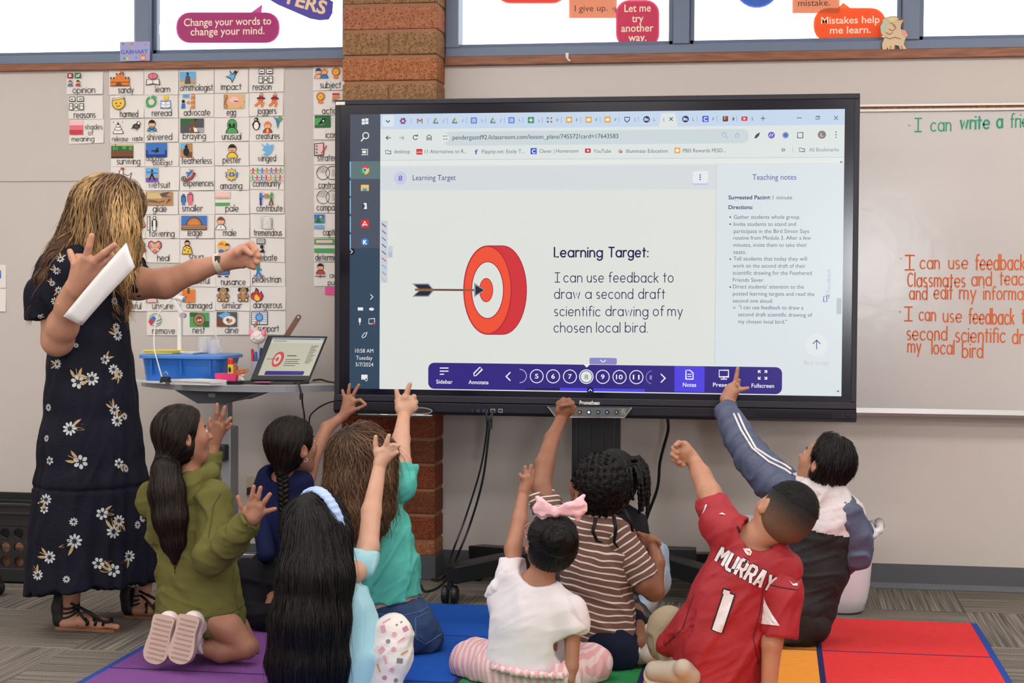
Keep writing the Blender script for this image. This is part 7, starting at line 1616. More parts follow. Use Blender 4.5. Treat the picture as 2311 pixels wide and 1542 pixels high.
# ---- girl in navy with a braid
A = Per(-1.08); b = Solid(.0038); k = A.k(650, 1100); Hk = 128 * k
g, R = head(b, A.p(662, 1008), Hk, (.62, .76, .12), (.02, 0, 1), neck=A.p(638, 1085), nr=.034)
limb(A, b, [(636, 1085, 0, 24), (640, 1150, 0, 46), (640, 1300, 0, 50), (630, 1360, 0, 56)], .02, fl=1.4); limb(A, b, [(610, 1092, 0, 18), (680, 1092, 0, 18)], .02)
limb(A, b, [(685, 1100, .02, 22), (706, 1030, .12, 18), (738, 966, .2, 14), (772, 941, .24, 10)], .012)
hand(A, b, (775, 938, .24, 11), [[(779, 905, .24), (776, 893, .235), (773, 881, .235)], [(785, 899, .24), (787, 883, .235), (789, 868, .235)], [(793, 899, .24), (801, 884, .235), (810, 869, .235)], [(799, 906, .235), (813, 903, .225), (825, 913, .225)], [(795, 928, .235), (809, 922, .225), (824, 915, .225)]], 4.3)
limb(A, b, [(600, 1350, -.02, 42), (640, 1390, -.2, 30)], .02); limb(A, b, [(660, 1350, 0, 42), (700, 1380, -.1, 28)], .02)
T = person(b, 'sitting child in a navy top making an OK sign beside the desk', SK_A); face(T, g, R, Hk)
M_nv = cloth('navy_jersey', '#141b44', '#0f1536'); M_bk = cloth('black_knit', '#14141a', '#0e0e13')
s = Solid(.005); limb(A, s, [(640, 1100, 0, 52), (642, 1170, 0, 60), (640, 1280, 0, 60)], .03, fl=1.35); limb(A, s, [(604, 1078, 0, 26), (600, 1110, 0, 27), (598, 1180, -.02, 20)], .03); limb(A, s, [(682, 1092, 0, 26), (690, 1120, .0, 22)], .03)
s.ell(A.p(634, 1062, -.03), (.045, .09, .045), None, .008, sub=True); s.disp(folds(.005, 50, (0, 0, 1), 12, .3)); sew('top', s, M_nv, T)
s = Solid(.005); limb(A, s, [(600, 1110, -.02, 24), (594, 1190, -.05, 22), (600, 1250, -.1, 20)], .02); sew('sleeve', s, M_nv, T)
s = Solid(.006); limb(A, s, [(625, 1300, 0, 66), (615, 1370, -.02, 62)], .03); limb(A, s, [(600, 1350, -.04, 50), (560, 1300, -.14, 34), (570, 1385, -.18, 30)], .03); limb(A, s, [(660, 1370, -.02, 46), (640, 1395, -.2, 34), (590, 1395, -.22, 28)], .03)
s.clip((0, 0, FLZ), (0, 0, -1)); s.disp(folds(.006, 40, (1, 0, 0), 22, .4)); sew('trousers', s, M_bk, T)
h = Solid(.0046); haircap(h, g, R, Hk, .007, (.93, -.36), .16, ears=True); limb(A, h, [(640, 1040, -.05, 26), (636, 1068, -.06, 14)], .02)
br = [(636, 1066, -.06, 12), (640, 1100, -.065, 13), (641, 1140, -.07, 12), (638, 1176, -.07, 9)]; hm = sew('hair', (h.disp(locks(.003, 100, (.3, 0, 1), 14, .15)), h)[1], HD, T)
tp = A.p(636, 1066, -.06); strands('hair_strands', hm, hm, lambda p: tp - p, HD, 1100, 9, .011, .0026, .0018, 4)
def braid(par, pts, mt, r=.012, tw=150., name='braid', n=46):
    pts = np.array(pts)[:, :3]; seg = np.linspace(0, len(pts) - 1, n)
    cl = [pts[int(min(t, len(pts) - 2))] * (1 - (t - int(min(t, len(pts) - 2)))) + pts[int(min(t, len(pts) - 2)) + 1] * (t - int(min(t, len(pts) - 2))) for t in seg]
    o = None
    for q in range(3):
        L = []; rr = []
        for i, c in enumerate(cl):
            t = i / (n - 1); a = i * .62 + q * 2.094; tp_ = 1 - .35 * t
            L.append(c + np.array((r * .75 * math.sin(a), r * .5 * math.sin(2 * a), 0)) * tp_); rr.append(r * .72 * tp_)
        m = MB().tube(L, rr, 8); ob = m.build(name if o is None else 'strand', mt, par if o is None else o, smooth=True)
        if o is None: o = ob; LOC[o.name] = LOC[par.name]
    return o
brd = braid(T, A.pth(br + [(634, 1205, -.07, 8)]), HD, .0165)
m = MB()
for i in range(26): a = R_.uniform(-1, 1); m.tube([A.p(634 + a * 3, 1200, -.07), A.p(634 + a * 8, 1225, -.07), A.p(632 + a * 9, 1250 + R_.uniform(-8, 8), -.065)], [.0022, .0018, .0006], 5)
m.build('braid_end', HD, T, smooth=True)['kind'] = 'stuff'
e0 = g(.39, -.03, -.2) ; MB().tube([e0 + np.array((.007 * math.cos(a), 0, .007 * math.sin(a))) for a in np.linspace(0, 6.28, 14)], .0012, 5).build('earring', M_chr, T, smooth=True)

# ---- girl in teal with long brown hair
A = Per(-1.5); b = Solid(.0038); k = A.k(850, 1150); Hk = 142 * k
g, R = head(b, A.p(820, 1032), Hk, (.45, .85, .3), (.0, -.1, 1), neck=A.p(838, 1110), nr=.036)
limb(A, b, [(840, 1105, 0, 26), (860, 1200, 0, 52), (880, 1340, 0, 54), (900, 1400, 0, 60)], .02, fl=1.4); limb(A, b, [(800, 1110, 0, 22), (900, 1095, 0, 24)], .02)
limb(A, b, [(902, 1105, .02, 20), (907, 1045, .1, 21), (905, 992, .2, 20), (911, 942, .3, 14)], .012)
hand(A, b, (912, 936, .31, 15), [[(899, 906, .31), (897, 893, .31), (895, 882, .31)], [(915, 897, .31), (920, 882, .31), (925, 867, .31)], [(926, 902, .32), (934, 896, .345), (930, 910, .35)], [(932, 912, .32), (938, 908, .345), (932, 920, .35)], [(933, 922, .32), (938, 920, .34), (930, 928, .345)]], 6.4)
limb(A, b, [(905, 922, .31, 14), (922, 918, .32, 14)], .01)
limb(A, b, [(800, 1120, .02, 22), (776, 1190, .1, 18), (800, 1260, .2, 14)], .012)
T = person(b, 'sitting child in a teal shirt and jeans pointing up at the screen', SK_B); face(T, g, R, Hk)
M_te = cloth('teal_jersey', '#58b5aa', '#4aa398')
s = Solid(.005); limb(A, s, [(838, 1120, 0, 46), (856, 1200, 0, 66), (874, 1280, 0, 68), (884, 1350, 0, 68)], .03, fl=1.35); limb(A, s, [(870, 1104, 0, 34), (904, 1096, .02, 33), (912, 1060, .06, 29)], .02); limb(A, s, [(805, 1118, 0, 32), (782, 1160, .05, 30)], .025)
s.clip(A.p(911, 1052, .07), (.02, .25, 1), A.p(910, 1035, .08), .06); s.clip(A.p(890, 1352, 0), (.18, 0, -1)); s.disp(folds(.008, 34, (.6, 0, 1), 6, .3)); s.disp(folds(.003, 80, (.8, 0, .6), 25, .3)); sew('shirt', s, M_te, T)
M_jn = mat('denim_dark', '#1f3358', .85, noise=('#34507e', 22, .7), bump=(320, .4))
s = Solid(.0055); limb(A, s, [(895, 1368, .0, 58), (915, 1420, -.01, 66)], .03, fl=1.2); limb(A, s, [(930, 1425, -.02, 62), (950, 1440, .0, 50)], .03); limb(A, s, [(880, 1430, -.03, 48), (850, 1440, .1, 40)], .03); limb(A, s, [(940, 1440, .05, 50), (900, 1450, .3, 36)], .03)
s.clip(A.p(890, 1362, 0), (-.22, .1, 1)); s.clip((0, 0, FLZ), (0, 0, -1)); s.disp(folds(.005, 45, (1, 0, .4), 27, .4)); jn = sew('jeans', s, M_jn, T)
m = MB()
for L in ([(938, 1395), (990, 1372), (998, 1430), (960, 1455), (938, 1440), (938, 1395)], [(850, 1385), (900, 1392), (950, 1380), (985, 1358)], [(905, 1392), (912, 1450), (918, 1480)]):
    for i in range(len(L) - 1):
        pts = []
        for t in np.linspace(0, 1, 9):
            p0, n0 = hitpx(jn, L[i][0] * (1 - t) + L[i + 1][0] * t, L[i][1] * (1 - t) + L[i + 1][1] * t)
            if p0 is not None: pts.append(p0 + nrm(CAM - p0) * .001)
        if len(pts) > 2: m.tube(pts, .0013, 5)
o = m.build('stitching', mat('stitch', '#5a78a8', .8), jn, smooth=True); o['kind'] = 'stuff'
h = Solid(.005); haircap(h, g, R, Hk, .012, (.93, -.36), .2)
L1 = [(790, 1030, -.05, 52), (785, 1100, -.08, 48), (800, 1160, -.09, 46), (830, 1195, -.09, 22)]; L2 = [(843, 1030, -.05, 52), (850, 1090, -.07, 40), (858, 1145, -.07, 27), (850, 1185, -.08, 18), (838, 1220, -.08, 8)]; L3 = [(762, 1060, -.04, 26), (756, 1120, -.05, 20), (765, 1170, -.06, 10)]
for L in (L1, L2, L3): limb(A, h, L, .02)
h.disp(locks(.006, 70, (.2, 0, 1), 14, .2)); hm = sew('hair', h, HBr, T)
f1 = along(A.pth(L1) ); f2 = along(A.pth(L2)); xm = A.p(825, 1100)[0]; cr = g(.0, -.3, .42)
strands('hair_strands', hm, hm, lambda p: (nrm(p - cr) + np.array((0, -.1, -.8))) if p[2] > g(0, 0, .05)[2] else (f1(p) if p[0] < xm else f2(p)) + np.array((0, 0, -.3)), HBr, 3000, 18, .014, .003, .0028, 5, curl=.006, cf=30, free=.5)

# ---- girl in light blue with very long black hair
A = Per(-1.98); b = Solid(.004); k = A.k(740, 1250); Hk = 152 * k
g, R = head(b, A.p(722, 1195), Hk, (.62, .75, .2), (.0, -.05, 1), neck=A.p(745, 1275), nr=.038)
limb(A, b, [(748, 1275, 0, 28), (760, 1360, 0, 60), (770, 1500, 0, 66)], .02, fl=1.4); limb(A, b, [(700, 1290, 0, 26), (800, 1290, 0, 28)], .02)
limb(A, b, [(806, 1290, .03, 24), (831, 1235, .09, 24), (838, 1155, .16, 22), (857, 1050, .22, 14)], .012)
hand(A, b, (858, 1046, .22, 15), [[(850, 1020, .22), (847, 1002, .22), (848, 986, .22)], [(867, 1015, .22), (873, 998, .215), (878, 983, .215)], [(875, 1020, .22), (884, 1006, .215), (891, 1004, .21)], [(877, 1026, .22), (889, 1014, .215), (900, 1006, .21)], [(876, 1033, .22), (886, 1027, .215), (897, 1021, .21)]], 6.0)
limb(A, b, [(702, 1300, .02, 26), (690, 1380, .06, 22), (720, 1440, .2, 16)], .012); limb(A, b, [(800, 1520, 0, 46), (884, 1440, .02, 34), (862, 1555, -.02, 26)], .02)
T = person(b, 'sitting child in a light blue shirt, blue headband and patterned leggings, one arm raised', SK_B); face(T, g, R, Hk)
M_lb = cloth('light_blue_jersey', '#9fcbd8', '#8fbccb')
s = Solid(.005); limb(A, s, [(750, 1300, 0, 48), (770, 1380, 0, 72), (782, 1480, 0, 84), (784, 1560, 0, 92)], .03, fl=1.3); limb(A, s, [(770, 1286, 0, 32), (806, 1272, .04, 36), (818, 1254, .06, 34)], .02); limb(A, s, [(710, 1300, 0, 36), (694, 1345, .03, 34)], .03)
s.clip(A.p(820, 1246, .07), (.1, .25, 1), A.p(822, 1228, .08), .07); s.clip((0, 0, .02), (0, 0, -1)); s.disp(folds(.008, 32, (.3, 0, 1), 16, .3)); sew('shirt', s, M_lb, T)
M_lg = mat('leggings_white', '#ddd5d2', .8, bump=(90, .2))
s = Solid(.0055); limb(A, s, [(812, 1530, .02, 50), (886, 1434, .02, 44)], .03); limb(A, s, [(886, 1432, .02, 44), (882, 1480, .0, 46), (862, 1565, -.02, 38)], .02); limb(A, s, [(740, 1535, .05, 52), (700, 1520, .25, 36)], .03)
s.clip((0, 0, FLZ), (0, 0, -1)); s.disp(folds(.004, 50, (1, 0, .6), 26, .35)); lg = sew('leggings', s, M_lg, T)
m = MB(); lm = [mat('print_' + c, v, .8) for c, v in (('grey', '#7c7880'), ('mauve', '#b87a98'), ('tan', '#c09060'), ('pink', '#d898a8'))]; rr_ = random.Random(8)
for x, y in ((872, 1402), (900, 1408), (915, 1420), (865, 1420), (890, 1432), (905, 1445), (876, 1448), (862, 1468), (888, 1466), (912, 1474), (902, 1492), (870, 1490), (855, 1508), (884, 1512), (868, 1530), (893, 1536)):
    p0, n0 = hitpx(lg, x, y)
    if p0 is None: continue
    a = rr_.uniform(0, 3); mi = rr_.randrange(4); kk = rr_.randrange(3)
    sh_ = [(-.5, -.12), (.5, -.12), (.6, 0), (.5, .12), (-.5, .12)] if kk == 0 else ([(-.4, -.3), (.4, -.3), (.4, .3), (-.4, .3)] if kk == 1 else circ(0, 0, .3, n=9))
    decal(m, [(mi, fan([(x_ * math.cos(a) - y_ * math.sin(a), x_ * math.sin(a) + y_ * math.cos(a)) for x_, y_ in sh_]))], lg, p0, nrm(n0 + nrm(CAM - p0)), (0, 0, 1), sc=.024)
m.build('small_print', lm, lg)['kind'] = 'stuff'
h = Solid(.005); haircap(h, g, R, Hk, .014, (.97, -.25), .24)
L1 = [(700, 1200, -.08, 60), (700, 1300, -.12, 68), (694, 1400, -.13, 74), (690, 1500, -.13, 72), (690, 1590, -.13, 56)]; L2 = [(742, 1210, -.04, 52), (752, 1300, -.09, 42), (752, 1400, -.10, 34), (742, 1500, -.11, 40), (740, 1570, -.11, 36)]; L3 = [(655, 1300, -.10, 22), (636, 1400, -.10, 26), (630, 1500, -.10, 24), (636, 1580, -.1, 16)]
for L in (L1, L2, L3): limb(A, h, L, .025)
h.clip((0, 0, .012), (0, 0, -1)); h.disp(locks(.006, 75, (.05, 0, 1), 14, .1)); hm = sew('hair', h, HB, T); cr = g(0, -.2, .5)
strands('hair_strands', hm, hm, lambda p: (nrm(p - cr) + np.array((0, 0, -.7))) if p[2] > g(0, 0, 0)[2] else np.array(((p[0] - g(0, 0, 0)[0]) * .5, 0, -1)), HB, 2800, 22, .014, .003, .0025, 6, curl=.002, cf=20)
s = Solid(.0036); cbd = g(.02, .03, .12); f_, u_, s__ = R[:, 1], R[:, 2], R[:, 0]
pts = [cbd + s__ * math.sin(a) * (.375 * Hk + .018) + u_ * math.cos(a) * (.40 * Hk + .018) for a in np.linspace(-1.75, 1.75, 18)]
s.path([(*p_, .0155) for p_ in pts], .004, fl=2.2, fd=u_); s.disp(folds(.0015, 70, tuple(s__), 9, .3)); sew('headband', s, mat('headband_blue', '#a3b8e6', .7), T)

# ---- little girl in white with a pink bow
A = Per(-1.9); b = Solid(.0038); k = A.k(1230, 1350); Hk = 136 * k
g, R = head(b, A.p(1240, 1228), Hk, (-.45, .8, .35), (.18, -.12, 1), neck=A.p(1218, 1310), nr=.036)
limb(A, b, [(1216, 1305, 0, 26), (1205, 1370, 0, 56), (1195, 1500, 0, 62)], .02, fl=1.35); limb(A, b, [(1165, 1318, 0, 22), (1210, 1325, 0, 26), (1268, 1348, 0, 22)], .03)
limb(A, b, [(1160, 1300, .02, 19), (1158, 1240, .08, 19), (1172, 1175, .15, 17), (1181, 1112, .2, 12)], .012)
hand(A, b, (1183, 1106, .2, 13), [[(1181, 1084, .2), (1177, 1077, .19), (1173, 1070, .19)], [(1187, 1078, .2), (1186, 1066, .2), (1185, 1054, .2)], [(1193, 1077, .2), (1197, 1064, .2), (1199, 1051, .2)], [(1197, 1082, .205), (1201, 1070, .215), (1202, 1061, .22)], [(1198, 1090, .205), (1203, 1081, .22), (1205, 1074, .225)]], 4.9)
limb(A, b, [(1278, 1365, -.02, 18), (1292, 1430, -.03, 18), (1290, 1505, -.05, 16)], .012); limb(A, b, [(1290, 1505, -.05, 14), (1286, 1535, -.06, 12)], .01)
T = person(b, 'sitting child in a white top, pink bow and pink striped trousers raising one arm', SK_A); face(T, g, R, Hk)
M_wt = cloth('white_cotton', '#d9d3d8', '#cfc8ce')
s = Solid(.005); limb(A, s, [(1206, 1345, 0, 60), (1200, 1400, 0, 84), (1190, 1490, 0, 94)], .04, fl=1.35); limb(A, s, [(1178, 1308, 0, 26), (1160, 1288, .03, 30), (1157, 1268, .05, 28)], .02); limb(A, s, [(1154, 1310, .02, 30), (1132, 1350, .02, 32)], .03); limb(A, s, [(1250, 1345, -.01, 28), (1276, 1375, -.02, 33), (1290, 1412, -.03, 37)], .03)
s.clip(A.p(1158, 1262, .06), (-.1, .25, 1), A.p(1158, 1240, .07), .06); s.clip(A.p(1300, 1424, -.03), (.45, 0, -1), A.p(1302, 1450, -.03), .075); s.clip(A.p(1185, 1504, 0), (-.18, 0, -1))
s.ell(A.p(1222, 1278, -.01), (.068, .10, .062), None, .008, sub=True); s.disp(folds(.005, 30, (.2, 0, 1), 36, .25)); s.disp(folds(.0015, 80, (.9, 0, .4), 33, .3)); sew('top', s, M_wt, T)
s = Solid(.0045); limb(A, s, [(1146, 1300, .0, 20), (1120, 1330, .0, 15), (1099, 1344, 0, 5)], .02); s.disp(folds(.003, 90, (1, 0, -1), 8, .3)); sew('ruffle', s, M_wt, T)
s = Solid(.0045); limb(A, s, [(1290, 1375, -.03, 34), (1302, 1405, -.03, 30), (1320, 1422, -.03, 7)], .015); s.disp(folds(.003, 90, (.5, 0, -1), 8, .3)); sew('ruffle', s, M_wt, T)
def stripe_mat(name, c1, c2, d, per, frac, off=0., warp=.004, soft=.03):
    m = mat(name, c1, .85, spec=.2, bump=(120, .2)); nt = m.node_tree; bb = nt.nodes['Principled BSDF']; N = nt.nodes.new; Lk = nt.links.new
    tc = N('ShaderNodeTexCoord'); dt = N('ShaderNodeVectorMath'); dt.operation = 'DOT_PRODUCT'; dt.inputs[1].default_value = tuple(nrm(d))
    nz = N('ShaderNodeTexNoise'); nz.inputs['Scale'].default_value = 9; Lk(tc.outputs['Object'], nz.inputs['Vector'])
    Lk(tc.outputs['Object'], dt.inputs[0]); a = N('ShaderNodeMath'); a.operation = 'MULTIPLY_ADD'; a.inputs[1].default_value = warp * 4; Lk(nz.outputs['Fac'], a.inputs[0]); Lk(dt.outputs['Value'], a.inputs[2])
    q = N('ShaderNodeMath'); q.operation = 'DIVIDE'; q.inputs[1].default_value = per; Lk(a.outputs[0], q.inputs[0]); fr_ = N('ShaderNodeMath'); fr_.operation = 'FRACT'; Lk(q.outputs[0], fr_.inputs[0])
    r = N('ShaderNodeValToRGB'); e = r.color_ramp.elements; r.color_ramp.interpolation = 'LINEAR'; e[0].position = frac; e[0].color = lin(c2); e[1].position = min(.99, frac + soft); e[1].color = lin(c1); Lk(fr_.outputs[0], r.inputs[0]); Lk(r.outputs[0], bb.inputs['Base Color']); return m
M_ps = stripe_mat('pink_stripe', '#d6a3a8', '#dcc4c8', (1, -.5, .15), .0215, .42)
s = Solid(.0055); limb(A, s, [(1195, 1500, .02, 88), (1195, 1540, .02, 86)], .03, fl=1.2); limb(A, s, [(1130, 1510, .02, 60), (1070, 1495, .10, 48), (1130, 1545, .22, 36)], .03); limb(A, s, [(1270, 1520, .0, 56), (1335, 1500, .10, 42), (1260, 1545, .24, 34)], .03)
s.clip((0, 0, FLZ), (0, 0, -1)); s.clip(A.p(1190, 1500, 0), (-.05, .2, 1), A.p(1195, 1470, 0), .12); s.disp(folds(.006, 45, (.4, 0, 1), 26, .35)); sew('trousers', s, M_ps, T)
s = Solid(.0045); limb(A, s, [(1112, 1506, -.08, 8), (1160, 1517, -.10, 8), (1210, 1524, -.105, 8), (1262, 1526, -.09, 8), (1290, 1522, -.05, 7)], .01); s.disp(lambda p: .005 * np.sin(p[:, 0] * 420) * .6 + .002 * wob(p, 200, 4)); sew('waist_frill', s, M_ps, T)
h = Solid(.0046); haircap(h, g, R, Hk, .009, (.93, -.36), .10, ears=True); bn = A.p(1262, 1218, -.115); h.ell(bn, (.052, .045, .048), None, .02); h.disp(locks(.003, 110, (1, 0, .5), 14, .3)); hm = sew('hair', h, HB, T)
strands('hair_strands', hm, hm, lambda p: (bn - p) if np.linalg.norm(p - bn) > .06 else np.cross(p - bn, (0, -1, .2)), HB, 1300, 8, .011, .0026, .0018, 7)
M_bow = mat('bow_pink', '#e8b4bc', .6, bump=(200, .3)); bc = A.p(1252, 1156, -.05)
bow = Solid(.003)
for q, (x2, y2) in ((-1, (1222, 1150)), (1, (1308, 1146))):
    e = A.p(x2, y2, -.05); bow.path([(*bc, .009), (*(bc * .45 + e * .55), .020), (*e, .024)], .006, fl=2.0, fd=(0, 1, .3)); bow.sub = None
    bow.cone(e + np.array((.0, 0, .02)), e + np.array((.012 * q, 0, .034)), .011, .005, .006); bow.cone(e + np.array((-.004 * q, 0, -.018)), e + np.array((-.006 * q, 0, -.034)), .012, .006, .006)
bow.ell(bc, (.013, .013, .016), None, .004); bow.disp(folds(.003, 110, (1, 0, .1), 5, .3)); sew('bow', bow, M_bow, T)
gl = g(.36, .18, .03); m = MB(); m.tube([g(-.36, -.02, .0), g(-.37, .2, .04), g(-.33, .36, .05)], .0022, 6); m.tube([g(.36, -.02, .0), g(.37, .2, .04), g(.33, .36, .05)], .0022, 6)
for q in (-1, 1): c = g(.17 * q, .43, .03); m.tube([c + R[:, 0] * .026 * math.cos(a) + R[:, 2] * .021 * math.sin(a) for a in np.linspace(0, 6.28, 20)], .0022, 6)
m.tube([g(-.03, .45, .05), g(.03, .45, .05)], .0022, 6); m.build('glasses', mat('glasses_rose', '#a86a68', .3), T, smooth=True)

# ---- child with dreadlocks
A = Per(-1.1); b = Solid(.004); k = A.k(1400, 1100); Hk = 128 * k
g, R = head(b, A.p(1384, 1085), Hk, (-.25, .95, .12), (0, 0, 1), neck=A.p(1395, 1160), nr=.036)
limb(A, b, [(1398, 1160, 0, 26), (1400, 1230, 0, 46), (1398, 1370, 0, 52)], .02, fl=1.4); limb(A, b, [(1365, 1175, 0, 20), (1436, 1180, 0, 22)], .02)
limb(A, b, [(1440, 1185, .02, 22), (1452, 1260, .06, 18), (1425, 1310, .16, 14)], .012); limb(A, b, [(1390, 1380, .0, 40), (1462, 1330, .16, 28)], .02)
T = person(b, 'sitting child in a black shirt and light jeans in front of the screen stand', SK_D); face(T, g, R, Hk)
s = Solid(.0055); limb(A, s, [(1400, 1180, 0, 46), (1402, 1250, 0, 58), (1400, 1380, 0, 60)], .03, fl=1.35); limb(A, s, [(1430, 1182, .0, 30), (1442, 1220, .03, 27), (1446, 1262, .06, 24)], .02); s.disp(folds(.005, 45, (0, 0, 1), 30, .35)); sew('shirt', s, cloth('charcoal_jersey', '#26262b', '#1c1c20'), T)
M_lj = mat('denim_light', '#7f9ab8', .85, noise=('#b4c6d8', 16, .8), bump=(300, .4))
s = Solid(.0055); limb(A, s, [(1410, 1385, .0, 52), (1470, 1310, .14, 38), (1478, 1250, .2, 30)], .03); limb(A, s, [(1466, 1300, .12, 34), (1455, 1345, .02, 28), (1440, 1380, -.06, 22)], .02); s.clip((0, 0, FLZ), (0, 0, -1)); s.disp(folds(.006, 45, (1, 0, .6), 31, .35)); sew('jeans', s, M_lj, T)
M_ws = mat('shoe_white', '#cfcac4', .6); shoe(T, A.p(1432, 1388, -.12), A.p(1472, 1414, -.2), (-.3, -.4, 1), .07, [mat('shoe_black', '#1a1a1e', .5), M_ws, M_ws])
h = Solid(.0045); haircap(h, g, R, Hk, .012, (.93, -.36), .2); h.disp(lambda p: .004 * wob(p, 160, 3)); hm = sew('hair', h, HB, T)
V, Q = GEO[hm.name]; rr_ = np.random.RandomState(4); src = []
for i in range(34):
    th = rr_.uniform(-2.2, 1.9); src.append((th, rr_.uniform(.1, .9)))
for i, (th, ph) in enumerate(sorted(src)):
    d0 = nrm(R[:, 0] * math.sin(th) + -R[:, 1] * math.cos(th) + R[:, 2] * (.2 + ph)); p0 = g(0, -.07, .13) + d0 * .40 * Hk
    out = nrm(np.array((d0[0], d0[1], 0))); L = [p0]; L.append(p0 + out * .03 + ZU * .006); n = int(5 + rr_.randint(0, 4)); p = L[-1]
    for j in range(n): p = p + out * .010 * max(0, 1.2 - j * .5) + np.array((rr_.uniform(-.004, .004), rr_.uniform(-.003, .003), -.021)); L.append(p)
    L2 = []; rad = []
    for j in range(len(L) - 1):
        for t in np.linspace(0, 1, 4, endpoint=False): L2.append(L[j] * (1 - t) + L[j + 1] * t)
    L2.append(L[-1]); rad = [.0075 * (1 + .22 * math.sin(j * 1.9)) * (1 - .3 * j / len(L2)) for j in range(len(L2))]
    MB().tube(L2, rad, 8).build('dreadlock', HB, T, smooth=True)

# ---- boy in the striped shirt
A = Per(-1.6); b = Solid(.0038); k = A.k(1340, 1200); Hk = 138 * k
g, R = head(b, A.p(1342, 1102), Hk, (-.72, .62, .28), (.12, -.12, 1), neck=A.p(1342, 1180), nr=.04)
limb(A, b, [(1342, 1175, 0, 28), (1345, 1260, 0, 56), (1350, 1440, 0, 58)], .02, fl=1.35); limb(A, b, [(1270, 1190, 0, 26), (1400, 1210, 0, 26)], .02)
limb(A, b, [(1255, 1185, .03, 27), (1222, 1100, .1, 22), (1228, 1050, .15, 22), (1246, 990, .28, 17), (1264, 952, .4, 13)], .012)
hand(A, b, (1267, 946, .42, 14), [[(1262, 912, .42), (1272, 902, .415), (1280, 910, .40)], [(1272, 908, .41), (1284, 903, .40), (1287, 914, .395)], [(1281, 914, .41), (1292, 910, .40), (1292, 921, .40)], [(1286, 924, .41), (1296, 920, .405), (1293, 932, .405)], [(1262, 928, .40), (1268, 916, .385), (1282, 914, .38)]], 5.6)
limb(A, b, [(1276, 924, .42, 18), (1270, 936, .42, 16)], .01)
limb(A, b, [(1405, 1220, -.02, 27), (1455, 1318, -.02, 24), (1476, 1335, 0, 23)], .012); limb(A, b, [(1476, 1335, 0, 22), (1482, 1270, .03, 18), (1474, 1225, .05, 13)], .012)
hand(A, b, (1470, 1218, .05, 13), [[(1452, 1210, .06), (1442, 1204, .065), (1431, 1206, .07)], [(1450, 1216, .06), (1440, 1216, .065), (1432, 1222, .07)], [(1455, 1224, .05), (1448, 1228, .05), (1440, 1232, .055)], [(1460, 1228, .05), (1455, 1236, .045), (1450, 1240, .045)], [(1478, 1218, .04), (1486, 1222, .03), (1490, 1230, .03)]], 4.8)
limb(A, b, [(1380, 1440, -.02, 44), (1425, 1390, .1, 28), (1440, 1450, .0, 20)], .015)
T = person(b, 'sitting child in a brown and white striped shirt raising a fist to the screen', SK_C); face(T, g, R, Hk)
st = Solid(.005); limb(A, st, [(1340, 1205, 0, 62), (1345, 1290, 0, 74), (1352, 1390, 0, 76), (1356, 1440, 0, 78)], .03, fl=1.3); limb(A, st, [(1285, 1200, 0, 40), (1262, 1180, .02, 36)], .025); limb(A, st, [(1392, 1212, 0, 38), (1410, 1240, -.02, 36)], .025)
st.clip(A.p(1350, 1446, 0), (.06, 0, -1)); st.disp(folds(.006, 36, (1, 0, -.3), 18, .4)); M_sB, M_sW = '#6e5148', '#cfc8c6'
sew('shirt', st, stripe_mat('stripes_body', M_sB, M_sW, (.16, 0, 1), .0208, .22, warp=.006), T)
s = Solid(.005); limb(A, s, [(1258, 1190, .03, 38), (1228, 1130, .09, 33)], .02); s.clip(A.p(1224, 1112, .1), (-.25, .3, 1)); s.disp(folds(.006, 60, (1, 0, 0), 19, .4)); sew('sleeve', s, stripe_mat('stripes_sleeve_left', M_sB, M_sW, (-.3, .35, 1), .0208, .22, warp=.005), T)
s = Solid(.005); limb(A, s, [(1402, 1222, -.02, 38), (1452, 1302, -.02, 35)], .02); d_ = nrm(A.p(1455, 1306, -.02) - A.p(1402, 1222, -.02)); s.clip(A.p(1455, 1306, -.02), d_); s.disp(folds(.004, 60, (1, 0, 0), 21, .4)); sew('sleeve', s, stripe_mat('stripes_sleeve_right', M_sB, M_sW, tuple(d_), .0208, .22, warp=.004), T)
s = Solid(.0055); limb(A, s, [(1355, 1440, 0, 74), (1355, 1480, 0, 70)], .03, fl=1.2); limb(A, s, [(1375, 1455, -.02, 52), (1420, 1405, .08, 38)], .03); limb(A, s, [(1400, 1475, -.02, 44), (1400, 1490, .0, 40)], .03); limb(A, s, [(1320, 1470, .05, 50), (1270, 1440, .2, 34)], .03)
s.clip((0, 0, FLZ), (0, 0, -1)); s.disp(folds(.005, 45, (.5, 0, 1), 24, .35)); sew('shorts', s, cloth('navy_shorts', '#131b34', '#10162a'), T)
shoe(T, A.p(1440, 1488, -.02), A.p(1448, 1412, .10), (1, -.1, .2), .075, [M_ws, M_ws, M_ws])
h = Solid(.0044); haircap(h, g, R, Hk, .012, (.97, -.25), .12, ears=True); h.disp(lambda p: .003 * wob(p, 190, 3) + .0025 * wob(p, 420, 9)); hm = sew('hair', h, HB, T)
rr2 = R_
strands('hair_strands', hm, hm, lambda p: np.array((math.sin(p[0] * 300), math.cos(p[1] * 260 + 1), math.sin(p[2] * 280))), HB, 3200, 7, .005, .002, .004, 8, curl=.004, cf=400)
for L in ([(1385, 1165, -.08), (1390, 1195, -.085), (1386, 1225, -.085), (1396, 1238, -.085)], [(1345, 1170, -.09), (1338, 1200, -.10), (1348, 1222, -.10), (1360, 1225, -.10)], [(1408, 1150, -.07), (1424, 1180, -.07), (1428, 1200, -.07)]):
    MB().tube([A.p(*q) for q in L], [.006, .0055, .005, .002][:len(L)], 8).build('curl_lock', HB, T, smooth=True)
MB().lathe([(0, 0), (.004, .002), (0, .004)], g(.40, -.02, -.16) if False else g(-.385, -.02, -.17), 10).build('ear_stud', mat('gold', '#d8b070'), T)

